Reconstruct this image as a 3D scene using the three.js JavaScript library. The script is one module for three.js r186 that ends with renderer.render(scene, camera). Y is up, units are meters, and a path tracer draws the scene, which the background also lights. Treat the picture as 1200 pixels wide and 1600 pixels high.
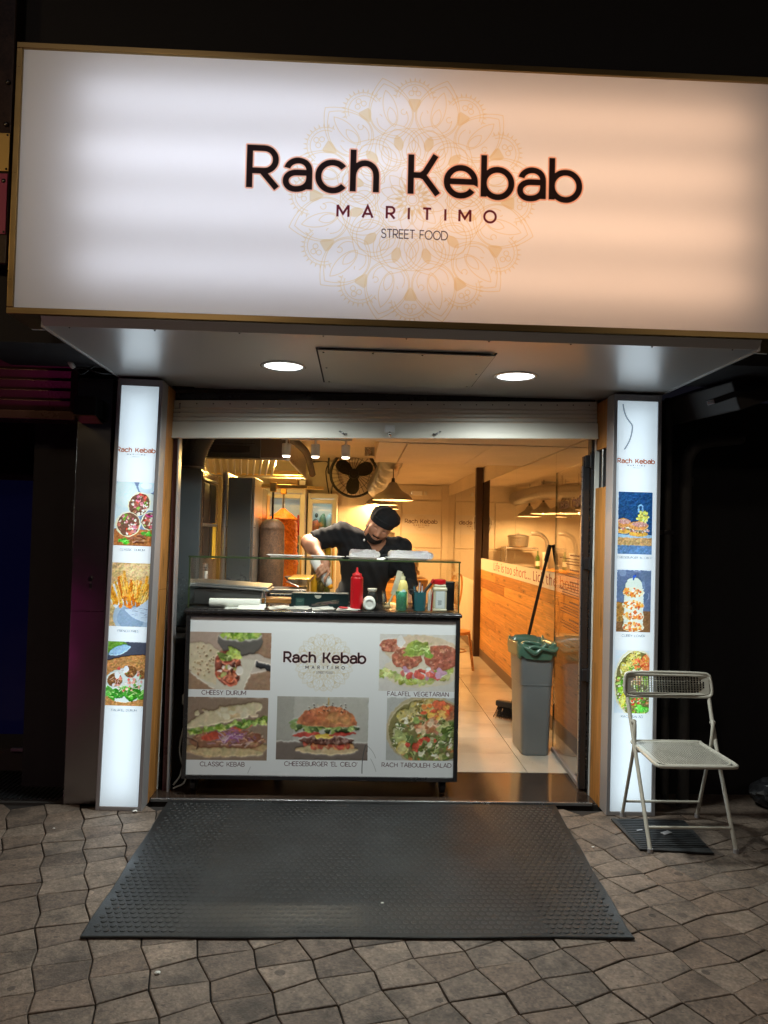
import * as THREE from 'three';
import { mergeGeometries, mergeVertices } from 'three/addons/utils/BufferGeometryUtils.js';
import { RoundedBoxGeometry } from 'three/addons/geometries/RoundedBoxGeometry.js';
import { MarchingCubes } from 'three/addons/objects/MarchingCubes.js';
import { RectAreaLightUniformsLib } from 'three/addons/lights/RectAreaLightUniformsLib.js';

// ---------- camera, sky, moon, exposure ----------
const scene = new THREE.Scene();
const camera = new THREE.PerspectiveCamera(71.08, 0.75, 0.05, 400);
const rad = (d) => d * Math.PI / 180;
camera.position.set(0, 1.55, 4.033);
camera.rotation.set(rad(1.78), rad(-2.05), rad(1.35), 'YXZ');
scene.add(camera);
const renderer = new THREE.WebGLRenderer({ antialias: true });
renderer.setSize(768, 1024);
renderer.toneMapping = THREE.LinearToneMapping;
renderer.toneMappingExposure = 1;
renderer.shadowMap.enabled = true;
RectAreaLightUniformsLib.init();
{
  const W = 64, H = 32, data = new Float32Array(W * H * 4);
  for (let y = 0; y < H; y++) for (let x = 0; x < W; x++) {
    const up = Math.max(0, (y + 0.5) / H * 2 - 1), o = (y * W + x) * 4;
    data[o] = 0.0042 - 0.0022 * up; data[o + 1] = 0.0040 - 0.002 * up; data[o + 2] = 0.0062 - 0.002 * up; data[o + 3] = 1;
  }
  const t = new THREE.DataTexture(data, W, H, THREE.RGBAFormat, THREE.FloatType);
  t.mapping = THREE.EquirectangularReflectionMapping; t.magFilter = THREE.LinearFilter; t.needsUpdate = true;
  scene.background = t; scene.environment = t;
}
const moon = new THREE.DirectionalLight(0xcfd8ff, 0.02);
moon.name = 'moon'; moon.position.set(-6, 14, 16); moon.castShadow = true; moon.shadow.radius = 20;
moon.shadow.camera.left = moon.shadow.camera.bottom = -10; moon.shadow.camera.right = moon.shadow.camera.top = 10; moon.shadow.camera.far = 60;
moon.shadow.mapSize.set(2048, 2048);
scene.add(moon, moon.target);

// ---------- helpers ----------
const C = (r, g, b) => new THREE.Color().setRGB(r, g, b);
const V = (x, y, z) => new THREE.Vector3(x, y, z);
function rng(seed) { let s = seed >>> 0; return () => { s = (s + 0x6d2b79f5) >>> 0; let t = Math.imul(s ^ (s >>> 15), 1 | s); t = (t + Math.imul(t ^ (t >>> 7), 61 | t)) ^ t; return ((t ^ (t >>> 14)) >>> 0) / 4294967296; }; }
const rnd = rng(1234), rr = (a, b) => a + (b - a) * rnd();
const taken = {};
function numbered(name) { const n = (taken[name] = (taken[name] ?? -1) + 1); return n ? name + '_' + String(n).padStart(3, '0') : name; }
function tag(o, label, category, group) { o.userData.label = label; if (category) o.userData.category = category; if (group) o.userData.group = group; return o; }
function uvm(g) {                                    // uv in metres, by the way each face points
  const p = g.attributes.position, n = g.attributes.normal, uv = new Float32Array(p.count * 2);
  for (let i = 0; i < p.count; i++) {
    const ax = Math.abs(n.getX(i)), ay = Math.abs(n.getY(i)), az = Math.abs(n.getZ(i));
    if (ay >= ax && ay >= az) { uv[2 * i] = p.getX(i); uv[2 * i + 1] = -p.getZ(i); } else if (ax >= az) { uv[2 * i] = -p.getZ(i); uv[2 * i + 1] = p.getY(i); } else { uv[2 * i] = p.getX(i); uv[2 * i + 1] = p.getY(i); }
  }
  g.setAttribute('uv', new THREE.BufferAttribute(uv, 2)); return g;
}
function shiftUV(g, u, v, swap) { const a = g.attributes.uv; for (let i = 0; i < a.count; i++) { const x = a.getX(i), y = a.getY(i); a.setXY(i, (swap ? y : x) + u, (swap ? x : y) + v); } return g; }
function box(w, h, d, x = 0, y = 0, z = 0, r = 0.003, rot) {
  r = Math.min(r, w * 0.45, h * 0.45, d * 0.45);
  const g = r > 0.0004 ? new RoundedBoxGeometry(w, h, d, 1, r) : new THREE.BoxGeometry(w, h, d);
  if (rot) g.applyMatrix4(new THREE.Matrix4().makeRotationFromEuler(new THREE.Euler(...rot)));
  g.translate(x, y, z); return uvm(g);
}
const bx = (x0, x1, y0, y1, z0, z1, r) => box(x1 - x0, y1 - y0, z1 - z0, (x0 + x1) / 2, (y0 + y1) / 2, (z0 + z1) / 2, r);
function cyl(r1, r2, h, x = 0, y = 0, z = 0, seg = 20, rot) { const g = new THREE.CylinderGeometry(r1, r2, h, seg); if (rot) g.applyMatrix4(new THREE.Matrix4().makeRotationFromEuler(new THREE.Euler(...rot))); g.translate(x, y, z); return g; }
function ball(rx, ry, rz, x, y, z, s = 16) { const g = new THREE.SphereGeometry(1, s, Math.ceil(s * 0.7)); g.scale(rx, ry, rz); g.translate(x, y, z); return g; }
function tube(pts, r, seg = 24, rs = 8, closed = false, tension = 0.5) { return new THREE.TubeGeometry(new THREE.CatmullRomCurve3(pts.map((p) => p.isVector3 ? p : V(...p)), closed, 'catmullrom', tension), seg, r, rs, closed); }
function bar(a, b, r, rs = 10) { a = V(...a); b = V(...b); const d = b.clone().sub(a), g = new THREE.CylinderGeometry(r, r, d.length(), rs); g.applyQuaternion(new THREE.Quaternion().setFromUnitVectors(V(0, 1, 0), d.clone().normalize())); g.translate((a.x + b.x) / 2, (a.y + b.y) / 2, (a.z + b.z) / 2); return g; }
function lathe(prof, x = 0, y = 0, z = 0, seg = 28) { const g = new THREE.LatheGeometry(prof.map(([a, b]) => new THREE.Vector2(a, b)), seg); g.translate(x, y, z); return g; }
function merge(list) {
  if (list.length === 1) return list[0];
  return mergeGeometries(list.map((g) => { g = g.index ? g.toNonIndexed() : g; for (const k of Object.keys(g.attributes)) if (!['position', 'normal', 'uv'].includes(k)) g.deleteAttribute(k); if (!g.attributes.uv) uvm(g); return g; }));
}
const bases = new Map();
function thing(name, label, category, at = [0, 0, 0], group) {
  const o = new THREE.Group(); o.name = numbered(name); o.position.set(...at); scene.add(o); bases.set(o, V(...at)); tag(o, label, category, group); return o;
}
// geometries in world metres become a part of a thing; LOCAL ones are already measured from the thing's base
function part(name, geos, m, parent, local) {
  const g = merge([].concat(geos));
  let p = parent, off = V(0, 0, 0); while (p && !local) { if (bases.has(p)) { off = bases.get(p); break; } p = p.parent; }
  if (!local) g.translate(-off.x, -off.y, -off.z);
  const o = new THREE.Mesh(g, m); o.name = name; o.castShadow = o.receiveShadow = true; (parent ?? scene).add(o); return o;
}
function solo(name, geos, m, label, category, group) { const o = part(numbered(name), geos, m, null, true); tag(o, label, category, group); return o; }
function struct(name, geos, m, label) { const o = part(name, geos, m, null, true); o.userData.kind = 'structure'; if (label) o.userData.label = label; return o; }
function copyOf(src, at, turn, label, group) { const o = src.clone(); o.name = numbered(src.name.replace(/_\d{3}$/, '')); o.userData = { ...src.userData }; o.position.set(...at); if (turn !== undefined) o.rotation.y = turn; if (label) o.userData.label = label; if (group) o.userData.group = group; scene.add(o); return o; }
function rectLight(color, intensity, w, h, at, rot, parent) {
  const l = new THREE.RectAreaLight(color, intensity, w, h); l.position.set(...at); l.rotation.set(...rot); l.name = 'area_light'; (parent ?? scene).add(l); return l;
}

// ---------- textures ----------
function canvas(w, h) { const c = document.createElement('canvas'); c.width = w; c.height = h; return c; }
function tex(c, srgb = true, repeat) { const t = new THREE.CanvasTexture(c); if (srgb) t.colorSpace = THREE.SRGBColorSpace; if (repeat) { t.wrapS = t.wrapT = THREE.RepeatWrapping; t.repeat.set(...repeat); } return t; }
function noiseField(n, cells, oct, seed) {           // tileable value noise, 0..1
  const out = new Float32Array(n * n); let amp = 1, tot = 0, c = cells;
  for (let o = 0; o < oct; o++, amp *= 0.5, c *= 2) {
    const R = rng(seed + o * 77), g = new Float32Array(c * c); for (let i = 0; i < c * c; i++) g[i] = R();
    for (let y = 0; y < n; y++) for (let x = 0; x < n; x++) {
      const fx = x / n * c, fy = y / n * c, ix = Math.floor(fx), iy = Math.floor(fy); let u = fx - ix, v = fy - iy; u = u * u * (3 - 2 * u); v = v * v * (3 - 2 * v);
      const a = g[iy % c * c + ix % c], b = g[iy % c * c + (ix + 1) % c], d = g[(iy + 1) % c * c + ix % c], e = g[(iy + 1) % c * c + (ix + 1) % c];
      out[y * n + x] += amp * (a + (b - a) * u + (d - a) * v + (a - b - d + e) * u * v);
    }
    tot += amp;
  }
  for (let i = 0; i < out.length; i++) out[i] /= tot; return out;
}
function paint(n, f, srgb, repeat, h = n) {          // f(x, y) -> [r, g, b] 0..255
  const c = canvas(n, h), x = c.getContext('2d'), im = x.createImageData(n, h);
  for (let j = 0; j < h; j++) for (let i = 0; i < n; i++) { const p = f(i, j), o = (j * n + i) * 4; im.data[o] = p[0]; im.data[o + 1] = p[1]; im.data[o + 2] = p[2]; im.data[o + 3] = 255; }
  x.putImageData(im, 0, 0); return tex(c, srgb, repeat);
}
const nA = noiseField(512, 6, 6, 11), nB = noiseField(512, 40, 3, 23), nC = noiseField(512, 3, 4, 37), nD = noiseField(512, 128, 2, 51);
const at = (f, x, y) => f[((y % 512 + 512) % 512) * 512 + ((x % 512 + 512) % 512)];
const gum = Array.from({ length: 11 }, (_, i) => [rr(0, 512), rr(0, 512), rr(3, 9), i % 4 ? rr(0.62, 0.82) : 1.2]);
const stoneMap = paint(512, (x, y) => {
  let k = 0.78 + 0.34 * (at(nA, x, y) - 0.5) + 0.30 * (at(nD, x, y) - 0.5) + 0.22 * (at(nB, x, y) - 0.5);
  const st = at(nC, x * 2, y * 2), sp = at(nB, x + 99, y * 3); if (st > 0.60) k *= 1 - 1.2 * (st - 0.60); if (sp > 0.80) k *= 0.72; if (at(nD, x + 40, y + 7) > 0.86) k *= 1.22; for (const [gx, gy, gr, gk] of gum) { const d = Math.hypot((x - gx + 768) % 512 - 256, (y - gy + 768) % 512 - 256) + 3 * (at(nB, x, y) - 0.5); if (d < gr) k *= gk; }
  return [205 * k, 183 * k, 165 * k];
}, true, [0.9, 0.9]);
const stoneBump = paint(512, (x, y) => { const k = 255 * (0.4 * at(nD, x, y) + 0.4 * at(nB, x, y) + 0.2 * at(nA, x, y)); return [k, k, k]; }, false, [1.6, 1.6]);
const grainBump = paint(512, (x, y) => { const k = 255 * (0.6 * at(nD, x, y) + 0.4 * at(nB, x, y)); return [k, k, k]; }, false, [4, 4]);
const smudge = paint(512, (x, y) => { const k = 95 + 150 * (0.6 * at(nA, x, y) + 0.4 * at(nC, x, y)) + 20 * (at(nD, x, y) - 0.5); return [k, k, k]; }, false, [0.8, 0.8]);
const satin = paint(512, (x, y) => { const k = 175 + 50 * (at(nC, x, y) - 0.5) + 26 * (at(nA, x, y) - 0.5) + 12 * (at(nD, x, y) - 0.5); return [k, k, k]; }, false, [0.6, 0.6]);
const dentBump = paint(256, (x, y) => { const k = 255 * at(nC, x * 2, y * 2); return [k, k, k]; }, false, [0.35, 0.35]);
const brushed = paint(512, (x, y) => { const k = 120 + 110 * at(nB, Math.floor(x / 16), y * 3) * 0.7 + 70 * at(nA, x, y); return [k, k, k]; }, false, [0.9, 2.2]);
const woodMap = paint(512, (x, y) => {               // grain runs along u
  const w = 18 * (at(nA, x, y) - 0.5), r = at(nB, Math.floor(x / 9), Math.floor(y + w)) * 0.6 + at(nA, Math.floor(x / 5), y * 3) * 0.4; let k = 0.66 + 0.5 * r;
  for (const [kx, ky, s] of [[120, 90, 11], [390, 300, 9], [250, 440, 7], [60, 330, 6]]) { const d = Math.hypot((x - kx) / 2.0, y - ky) / s; if (d < 1) k *= 0.42 + 0.3 * d; else if (d < 2.2) k *= 0.86 + 0.1 * (d - 1) * Math.sin(d * 9); }
  return [232 * k, 168 * k + 4, 96 * k];
}, true, [0.9, 2.4]);
const rubberMap = paint(512, (x, y) => { let k = 35 + 46 * (at(nA, x, y) - 0.5) + 30 * (at(nD, x, y) - 0.5) + 34 * (at(nC, x, y) - 0.5); if (at(nA, x * 2, y + 128) > 0.63) k += 18 * at(nB, x, y); const s = at(nC, x + 200, y); if (s > 0.55) k += 60 * (s - 0.55) * (0.5 + at(nB, x, y)); k *= 0.74; return [k * 0.95, k, k * 1.04]; }, true, [1, 1]);
const wallMap = paint(512, (x, y) => { const k = 0.93 + 0.1 * (at(nA, x, y) - 0.5) + 0.04 * (at(nD, x, y) - 0.5); return [240 * k, 228 * k, 208 * k]; }, true, [0.5, 0.5]);
const tileMap = paint(512, (x, y) => { let k = 0.92 + 0.10 * (at(nA, x, y) - 0.5); const s = at(nC, x, y + 300); if (s > 0.62) k *= 1 - 0.5 * (s - 0.62); if (at(nD, x + 5, y) > 0.9 && at(nC, x, y) > 0.5) k *= 0.72; return [232 * k, 226 * k, 214 * k]; }, true, [0.7, 0.7]);
const meatMap = (r, g, b, lift = 0.45) => paint(512, (x, y) => { const k = lift + 0.55 * at(nB, x, y * 2) + 0.5 * (at(nA, x, y) - 0.5) + 0.25 * (at(nD, x, y) - 0.5); return [Math.min(255, r * k), g * k, b * k]; }, true, [3, 1.4]);
const foilBump = paint(512, (x, y) => { const k = 255 * Math.abs(at(nB, x, y) - 0.5) * 2.2; return [k, k, k]; }, false, [4, 4]);

// ---------- materials ----------
const std = (o) => new THREE.MeshStandardMaterial(o), phys = (o) => new THREE.MeshPhysicalMaterial(o);
const M = {
  white: std({ color: C(0.72, 0.72, 0.70), roughness: 0.5 }), offwhite: std({ color: C(0.60, 0.60, 0.56), roughness: 0.55, roughnessMap: satin }),
  cream: std({ color: C(0.70, 0.68, 0.60), roughness: 0.6, roughnessMap: satin }),
  black: std({ color: C(0.012, 0.012, 0.013), roughness: 0.45 }), blackMatte: std({ color: C(0.010, 0.010, 0.012), roughness: 0.9 }), plasticBlack: std({ color: C(0.015, 0.015, 0.017), roughness: 0.35 }),
  cloth: std({ color: C(0.0062, 0.0064, 0.0078), roughness: 0.95, bumpMap: grainBump, bumpScale: 0.0006 }),
  darkmetal: std({ color: C(0.06, 0.058, 0.06), roughness: 0.38, metalness: 0.7, roughnessMap: smudge }), alu: std({ color: C(0.42, 0.42, 0.43), roughness: 0.42, metalness: 0.85, roughnessMap: smudge }),
  greyframe: std({ color: C(0.36, 0.35, 0.36), roughness: 0.55, metalness: 0.35, roughnessMap: satin }),
  steel: std({ color: C(0.55, 0.54, 0.52), roughness: 0.42, metalness: 0.95, roughnessMap: brushed }), steelDark: std({ color: C(0.20, 0.20, 0.205), roughness: 0.46, metalness: 0.85, roughnessMap: brushed }),
  canopy: std({ color: C(0.46, 0.455, 0.445), roughness: 0.30, metalness: 0.28 }),
  hatch: std({ color: C(0.40, 0.415, 0.38), roughness: 0.4, metalness: 0.25 }),
  brass: std({ color: C(0.34, 0.235, 0.10), roughness: 0.45, metalness: 0.95, roughnessMap: brushed }),
  chrome: std({ color: C(0.8, 0.8, 0.8), roughness: 0.12, metalness: 1 }), gold: std({ color: C(0.85, 0.60, 0.20), roughness: 0.3, metalness: 1 }),
  mirror: std({ color: C(0.80, 0.79, 0.76), roughness: 0.025, metalness: 1 }),
  glass: phys({ color: C(0.985, 1, 0.99), roughness: 0, transmission: 1, thickness: 0, ior: 1.5 }), glassEdge: std({ color: C(0.035, 0.055, 0.022), roughness: 0.2 }),
  smoked: phys({ color: C(0.90, 0.90, 0.90), roughness: 0, transmission: 1, thickness: 0, ior: 1.5 }),
  drink: phys({ color: C(0.96, 0.98, 0.97), roughness: 0.02, transmission: 1, thickness: 0, ior: 1.45 }), teal: phys({ color: C(0.25, 0.62, 0.56), roughness: 0.08, transmission: 0.85, thickness: 0 }), greenGlass: phys({ color: C(0.35, 0.72, 0.55), roughness: 0.06, transmission: 0.85, thickness: 0 }),
  red: std({ color: C(0.50, 0.006, 0.012), roughness: 0.35 }), yellow: std({ color: C(0.75, 0.62, 0.22), roughness: 0.4 }), orangePlastic: std({ color: C(0.85, 0.32, 0.01), roughness: 0.4 }),
  paper: std({ color: C(0.74, 0.74, 0.70), roughness: 0.8 }), card: std({ color: C(0.42, 0.28, 0.15), roughness: 0.85 }),
  trayPaper: std({ color: C(0.52, 0.50, 0.47), roughness: 0.85 }), foil: std({ color: C(0.92, 0.92, 0.94), roughness: 0.33, metalness: 1, bumpMap: foilBump, bumpScale: 0.004 }),
  skin: phys({ color: C(0.42, 0.195, 0.11), roughness: 0.55, bumpMap: grainBump, bumpScale: 0.0002 }), hair: std({ color: C(0.014, 0.009, 0.007), roughness: 0.8, bumpMap: grainBump, bumpScale: 0.001 }),
  wall: std({ color: C(0.82, 0.82, 0.80), map: wallMap, roughness: 0.85, bumpMap: grainBump, bumpScale: 0.0006 }), ceiling: std({ color: C(0.80, 0.80, 0.79), map: wallMap, roughness: 0.8 }),
  ducting: std({ color: C(0.55, 0.54, 0.52), roughness: 0.35, metalness: 0.9 }), bin: std({ color: C(0.18, 0.198, 0.205), roughness: 0.55, roughnessMap: smudge, bumpMap: grainBump, bumpScale: 0.0006 }),
  bag: phys({ color: C(0.075, 0.165, 0.115), roughness: 0.28, clearcoat: 0.5, clearcoatRoughness: 0.25 }),
  chairPaint: std({ color: C(0.47, 0.45, 0.385), roughness: 0.42, roughnessMap: smudge, bumpMap: grainBump, bumpScale: 0.0003 }),
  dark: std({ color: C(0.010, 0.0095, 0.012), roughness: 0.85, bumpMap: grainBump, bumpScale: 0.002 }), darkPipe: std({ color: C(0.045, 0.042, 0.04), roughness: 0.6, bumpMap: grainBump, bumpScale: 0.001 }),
  rubberGrey: std({ map: rubberMap, color: C(1, 1, 1), roughness: 0.7 }),
  maroon: std({ color: C(0.075, 0.03, 0.035), roughness: 0.45, metalness: 0.3, roughnessMap: smudge }), brownWood: std({ color: C(0.05, 0.022, 0.012), roughness: 0.5 }),
  groundDark: std({ color: C(0.03, 0.027, 0.025), roughness: 0.95 }), joint: std({ color: C(0.022, 0.018, 0.016), roughness: 1 }),
  threshold: std({ color: C(0.10, 0.082, 0.075), roughness: 0.22, roughnessMap: smudge, map: stoneMap }), rubber: std({ map: rubberMap, roughness: 0.62, roughnessMap: smudge, bumpMap: grainBump, bumpScale: 0.0008 }),
  lampShade: std({ color: C(0.30, 0.27, 0.22), roughness: 0.4, metalness: 0.3 }), bristle: std({ color: C(0.012, 0.011, 0.012), roughness: 0.9 }),
};
M.stone = [[0.44, 0.97, 0.94], [0.36, 0.94, 0.90], [0.50, 0.97, 0.93], [0.40, 0.92, 0.86]].map(([k, g, b]) => std({ map: stoneMap, color: C(k, k * g, k * b), roughness: 0.72, bumpMap: stoneBump, bumpScale: 0.0035 }));
M.wood = [[0.95, 0.9, 0.85], [0.74, 0.66, 0.58], [1.0, 0.97, 0.92], [0.84, 0.78, 0.72], [0.62, 0.5, 0.42]].map((c) => std({ map: woodMap, color: C(...c), roughness: 0.62, roughnessMap: satin }));
M.jamb = std({ map: woodMap, color: C(0.60, 0.50, 0.42), roughness: 0.6, roughnessMap: satin });
M.tile = [1, 0.95, 0.9].map((k) => std({ map: tileMap, color: C(0.9 * k, 0.9 * k, 0.88 * k), roughness: 0.22, roughnessMap: smudge }));
const glow = (r, g, b, k) => std({ color: C(0.9, 0.9, 0.9), emissive: C(r, g, b), emissiveIntensity: k, roughness: 0.5 });
// ---------- lettering drawn as strokes (cap height 1, y down, baseline 0) ----------
const PI = Math.PI;
const GL = {
  A: [.86, (c) => { c.moveTo(0, 0); c.lineTo(.43, -1); c.lineTo(.86, 0); c.moveTo(.15, -.33); c.lineTo(.71, -.33); }],
  B: [.66, (c) => { c.moveTo(0, 0); c.lineTo(0, -1); c.lineTo(.36, -1); c.arc(.36, -.755, .245, -PI / 2, PI / 2); c.lineTo(0, -.51); c.moveTo(.36, -.51); c.lineTo(.40, -.51); c.arc(.40, -.255, .255, -PI / 2, PI / 2); c.lineTo(0, 0); }],
  C: [.92, (c) => { c.arc(.5, -.5, .5, -PI * .25, PI * .25, true); }],
  D: [.82, (c) => { c.moveTo(0, 0); c.lineTo(0, -1); c.lineTo(.34, -1); c.arc(.34, -.5, .5, -PI / 2, PI / 2); c.lineTo(0, 0); }],
  E: [.58, (c) => { c.moveTo(.58, -1); c.lineTo(0, -1); c.lineTo(0, 0); c.lineTo(.58, 0); c.moveTo(0, -.52); c.lineTo(.53, -.52); }],
  F: [.56, (c) => { c.moveTo(.56, -1); c.lineTo(0, -1); c.lineTo(0, 0); c.moveTo(0, -.5); c.lineTo(.5, -.5); }],
  G: [.98, (c) => { c.arc(.5, -.5, .5, -PI * .25, 0.02, true); c.lineTo(.55, -.48); }],
  H: [.74, (c) => { c.moveTo(0, 0); c.lineTo(0, -1); c.moveTo(.74, 0); c.lineTo(.74, -1); c.moveTo(0, -.52); c.lineTo(.74, -.52); }],
  I: [.02, (c) => { c.moveTo(.01, 0); c.lineTo(.01, -1); }],
  K: [.68, (c) => { c.moveTo(0, 0); c.lineTo(0, -1); c.moveTo(0, -.48); c.lineTo(.26, -.48); c.lineTo(.36, -.56); c.lineTo(.62, -1); c.moveTo(.24, -.48); c.lineTo(.34, -.44); c.lineTo(.68, 0); }],
  L: [.54, (c) => { c.moveTo(0, -1); c.lineTo(0, 0); c.lineTo(.54, 0); }],
  M: [.94, (c) => { c.moveTo(0, 0); c.lineTo(0, -1); c.lineTo(.47, -.25); c.lineTo(.94, -1); c.lineTo(.94, 0); }],
  N: [.76, (c) => { c.moveTo(0, 0); c.lineTo(0, -1); c.lineTo(.76, 0); c.lineTo(.76, -1); }],
  O: [1.0, (c) => { c.moveTo(1, -.5); c.arc(.5, -.5, .5, 0, PI * 2); c.closePath(); }],
  P: [.62, (c) => { c.moveTo(0, 0); c.lineTo(0, -1); c.lineTo(.34, -1); c.arc(.34, -.72, .28, -PI / 2, PI / 2); c.lineTo(0, -.44); }],
  R: [.68, (c) => { c.moveTo(0, 0); c.lineTo(0, -1); c.lineTo(.36, -1); c.arc(.36, -.715, .285, -PI / 2, PI / 2); c.lineTo(0, -.43); c.moveTo(.30, -.43); c.lineTo(.68, 0); }],
  S: [.62, (c) => { c.moveTo(.58, -.83); c.bezierCurveTo(.48, -1.06, .04, -1.06, .04, -.75); c.bezierCurveTo(.04, -.42, .62, -.6, .62, -.26); c.bezierCurveTo(.62, .08, .08, .08, 0, -.2); }],
  T: [.70, (c) => { c.moveTo(0, -1); c.lineTo(.7, -1); c.moveTo(.35, -1); c.lineTo(.35, 0); }],
  U: [.72, (c) => { c.moveTo(0, -1); c.lineTo(0, -.36); c.arc(.36, -.36, .36, PI, 0, true); c.lineTo(.72, -1); }],
  V: [.82, (c) => { c.moveTo(0, -1); c.lineTo(.41, 0); c.lineTo(.82, -1); }],
  Y: [.78, (c) => { c.moveTo(0, -1); c.lineTo(.39, -.45); c.lineTo(.78, -1); c.moveTo(.39, -.45); c.lineTo(.39, 0); }],
  "'": [.06, (c) => { c.moveTo(.03, -1); c.lineTo(.03, -.76); }],
  a: [.58, (c) => { c.moveTo(.03, -.53); c.bezierCurveTo(.10, -.80, .58, -.80, .58, -.46); c.lineTo(.58, 0); c.moveTo(.58, -.42); c.lineTo(.28, -.42); c.bezierCurveTo(-.10, -.42, -.08, 0, .24, 0); c.bezierCurveTo(.46, 0, .58, -.12, .58, -.30); }],
  b: [.70, (c) => { c.moveTo(0, 0); c.lineTo(0, -1.06); c.moveTo(.70, -.35); c.arc(.35, -.35, .35, 0, PI * 2); c.closePath(); }],
  c: [.64, (c) => { c.arc(.355, -.355, .355, -PI * .22, PI * .22, true); }],
  e: [.71, (c) => { c.moveTo(.01, -.36); c.lineTo(.70, -.36); c.arc(.355, -.355, .355, 0, PI * .20, true); }],
  h: [.58, (c) => { c.moveTo(0, 0); c.lineTo(0, -1.06); c.moveTo(0, -.36); c.bezierCurveTo(0, -.84, .58, -.84, .58, -.40); c.lineTo(.58, 0); }],
};
const lay = (s, gap) => { let w = 0; for (const ch of s) w += (ch === ' ' ? .42 : GL[ch][0]) + gap; return w - gap; };
function write(x, s, cx, by, cap, { gap = .28, weight = .1, color = '#222', halo, haloW = .1, sx = 1 } = {}) {
  x.save(); x.translate(cx - lay(s, gap) * cap * sx / 2, by); x.scale(cap * sx, cap); x.lineCap = 'butt'; x.lineJoin = 'miter'; x.miterLimit = 3;
  for (let pass = halo ? 16 : 0; pass >= 0; pass--) {
    x.save(); x.lineWidth = weight; x.strokeStyle = pass ? halo : color; if (pass) x.translate(Math.cos(pass / 16 * PI * 2) * haloW / 2, Math.sin(pass / 16 * PI * 2) * haloW / 2);
    for (const ch of s) { if (ch !== ' ') { x.beginPath(); GL[ch][1](x); x.stroke(); } x.translate((ch === ' ' ? .42 : GL[ch][0]) + gap, 0); }
    x.restore();
  }
  x.restore();
}
function logo(x, cx, by, cap, o = {}) {              // the three lines of the shop's name; BY is the baseline of the first
  write(x, 'Rach Kebab', cx, by, cap, { gap: .225, weight: o.w ?? .145, color: o.c ?? '#241a1a', halo: o.halo, haloW: .07 });
  write(x, 'MARITIMO', cx + cap * .05, by + cap * .65, cap * .29, { gap: 1.22, weight: .18, color: o.c2 ?? '#5a1420' });
  write(x, 'STREET FOOD', cx, by + cap * 1.14, cap * .215, { gap: .17, sx: .82, weight: .11, color: o.c3 ?? '#403033' });
}
function mandala(x, cx, cy, R, col, lw) {
  x.save(); x.translate(cx, cy); x.strokeStyle = x.fillStyle = col; x.lineWidth = lw; x.lineJoin = 'round';
  const petal = (r0, r1, w, bend) => { x.beginPath(); x.moveTo(0, -r0); x.bezierCurveTo(w, -(r0 + (r1 - r0) * .18), w * bend, -(r0 + (r1 - r0) * .72), 0, -r1); x.bezierCurveTo(-w * bend, -(r0 + (r1 - r0) * .72), -w, -(r0 + (r1 - r0) * .18), 0, -r0); };
  for (let k = 0; k < 12; k++) {
    x.save(); x.rotate(k * PI / 6);                  // scallop with teeth
    x.beginPath(); x.arc(0, -R * .80, R * .15, PI * 1.02, PI * 1.98); x.stroke(); x.beginPath(); x.arc(0, -R * .80, R * .125, PI * 1.05, PI * 1.95); x.stroke();
    for (let j = 0; j <= 12; j++) { const a = PI * (1.06 + .88 * j / 12), c = Math.cos(a), s = Math.sin(a), q = R * .155, d = .045; x.beginPath(); x.moveTo(Math.cos(a - d) * q, -R * .80 + Math.sin(a - d) * q); x.lineTo(c * R * .185, -R * .80 + s * R * .185); x.lineTo(Math.cos(a + d) * q, -R * .80 + Math.sin(a + d) * q); x.fill(); x.beginPath(); x.arc(c * R * .138, -R * .80 + s * R * .138, lw * .5, 0, 7); x.fill(); }
    for (const [px, py] of [[-.028, -.855], [.028, -.855], [0, -.89]]) { x.beginPath(); x.arc(px * R, py * R, R * .02, 0, 7); x.stroke(); }
    x.beginPath(); x.moveTo(0, -R * .70); x.quadraticCurveTo(R * .07, -R * .78, R * .04, -R * .81); x.lineTo(-R * .04, -R * .81); x.quadraticCurveTo(-R * .07, -R * .78, 0, -R * .70); x.fill();
    x.restore();
    x.save(); x.rotate((k + .5) * PI / 6);           // pointed petal
    for (const q of [1, .955]) { petal(R * .50 / q, R * q, R * .265 * q, .75); x.fillStyle = 'rgba(255,255,255,0)'; x.stroke(); }
    x.fillStyle = col; petal(R * .60, R * .90, R * .07, 1); x.stroke(); petal(R * .62, R * .76, R * .045, 1); x.stroke();
    for (const s of [-1, 1]) { x.beginPath(); x.arc(s * R * .10, -R * .70, R * .022, 0, PI * 1.6, s < 0); x.stroke(); x.beginPath(); x.moveTo(s * R * .12, -R * .70); x.quadraticCurveTo(s * R * .14, -R * .62, s * R * .07, -R * .58); x.stroke(); }
    petal(R * .30, R * .62, R * .20, 1.1); x.stroke(); petal(R * .32, R * .58, R * .17, 1.05); x.stroke(); petal(R * .40, R * .53, R * .05, 1); x.fill();
    x.restore();
    x.save(); x.rotate(k * PI / 6); petal(R * .26, R * .56, R * .13, .9); x.stroke(); petal(R * .30, R * .48, R * .08, .9); x.stroke(); petal(R * .05, R * .20, R * .05, 1); x.stroke(); petal(R * .08, R * .14, R * .02, 1); x.fill(); x.rotate(PI / 12); petal(R * .08, R * .26, R * .06, 1); x.stroke(); x.restore();
  }
  for (const q of [.035, .05, .28, .295, .57]) { x.beginPath(); x.arc(0, 0, R * q, 0, 7); x.stroke(); }
  x.restore();
}
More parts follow.
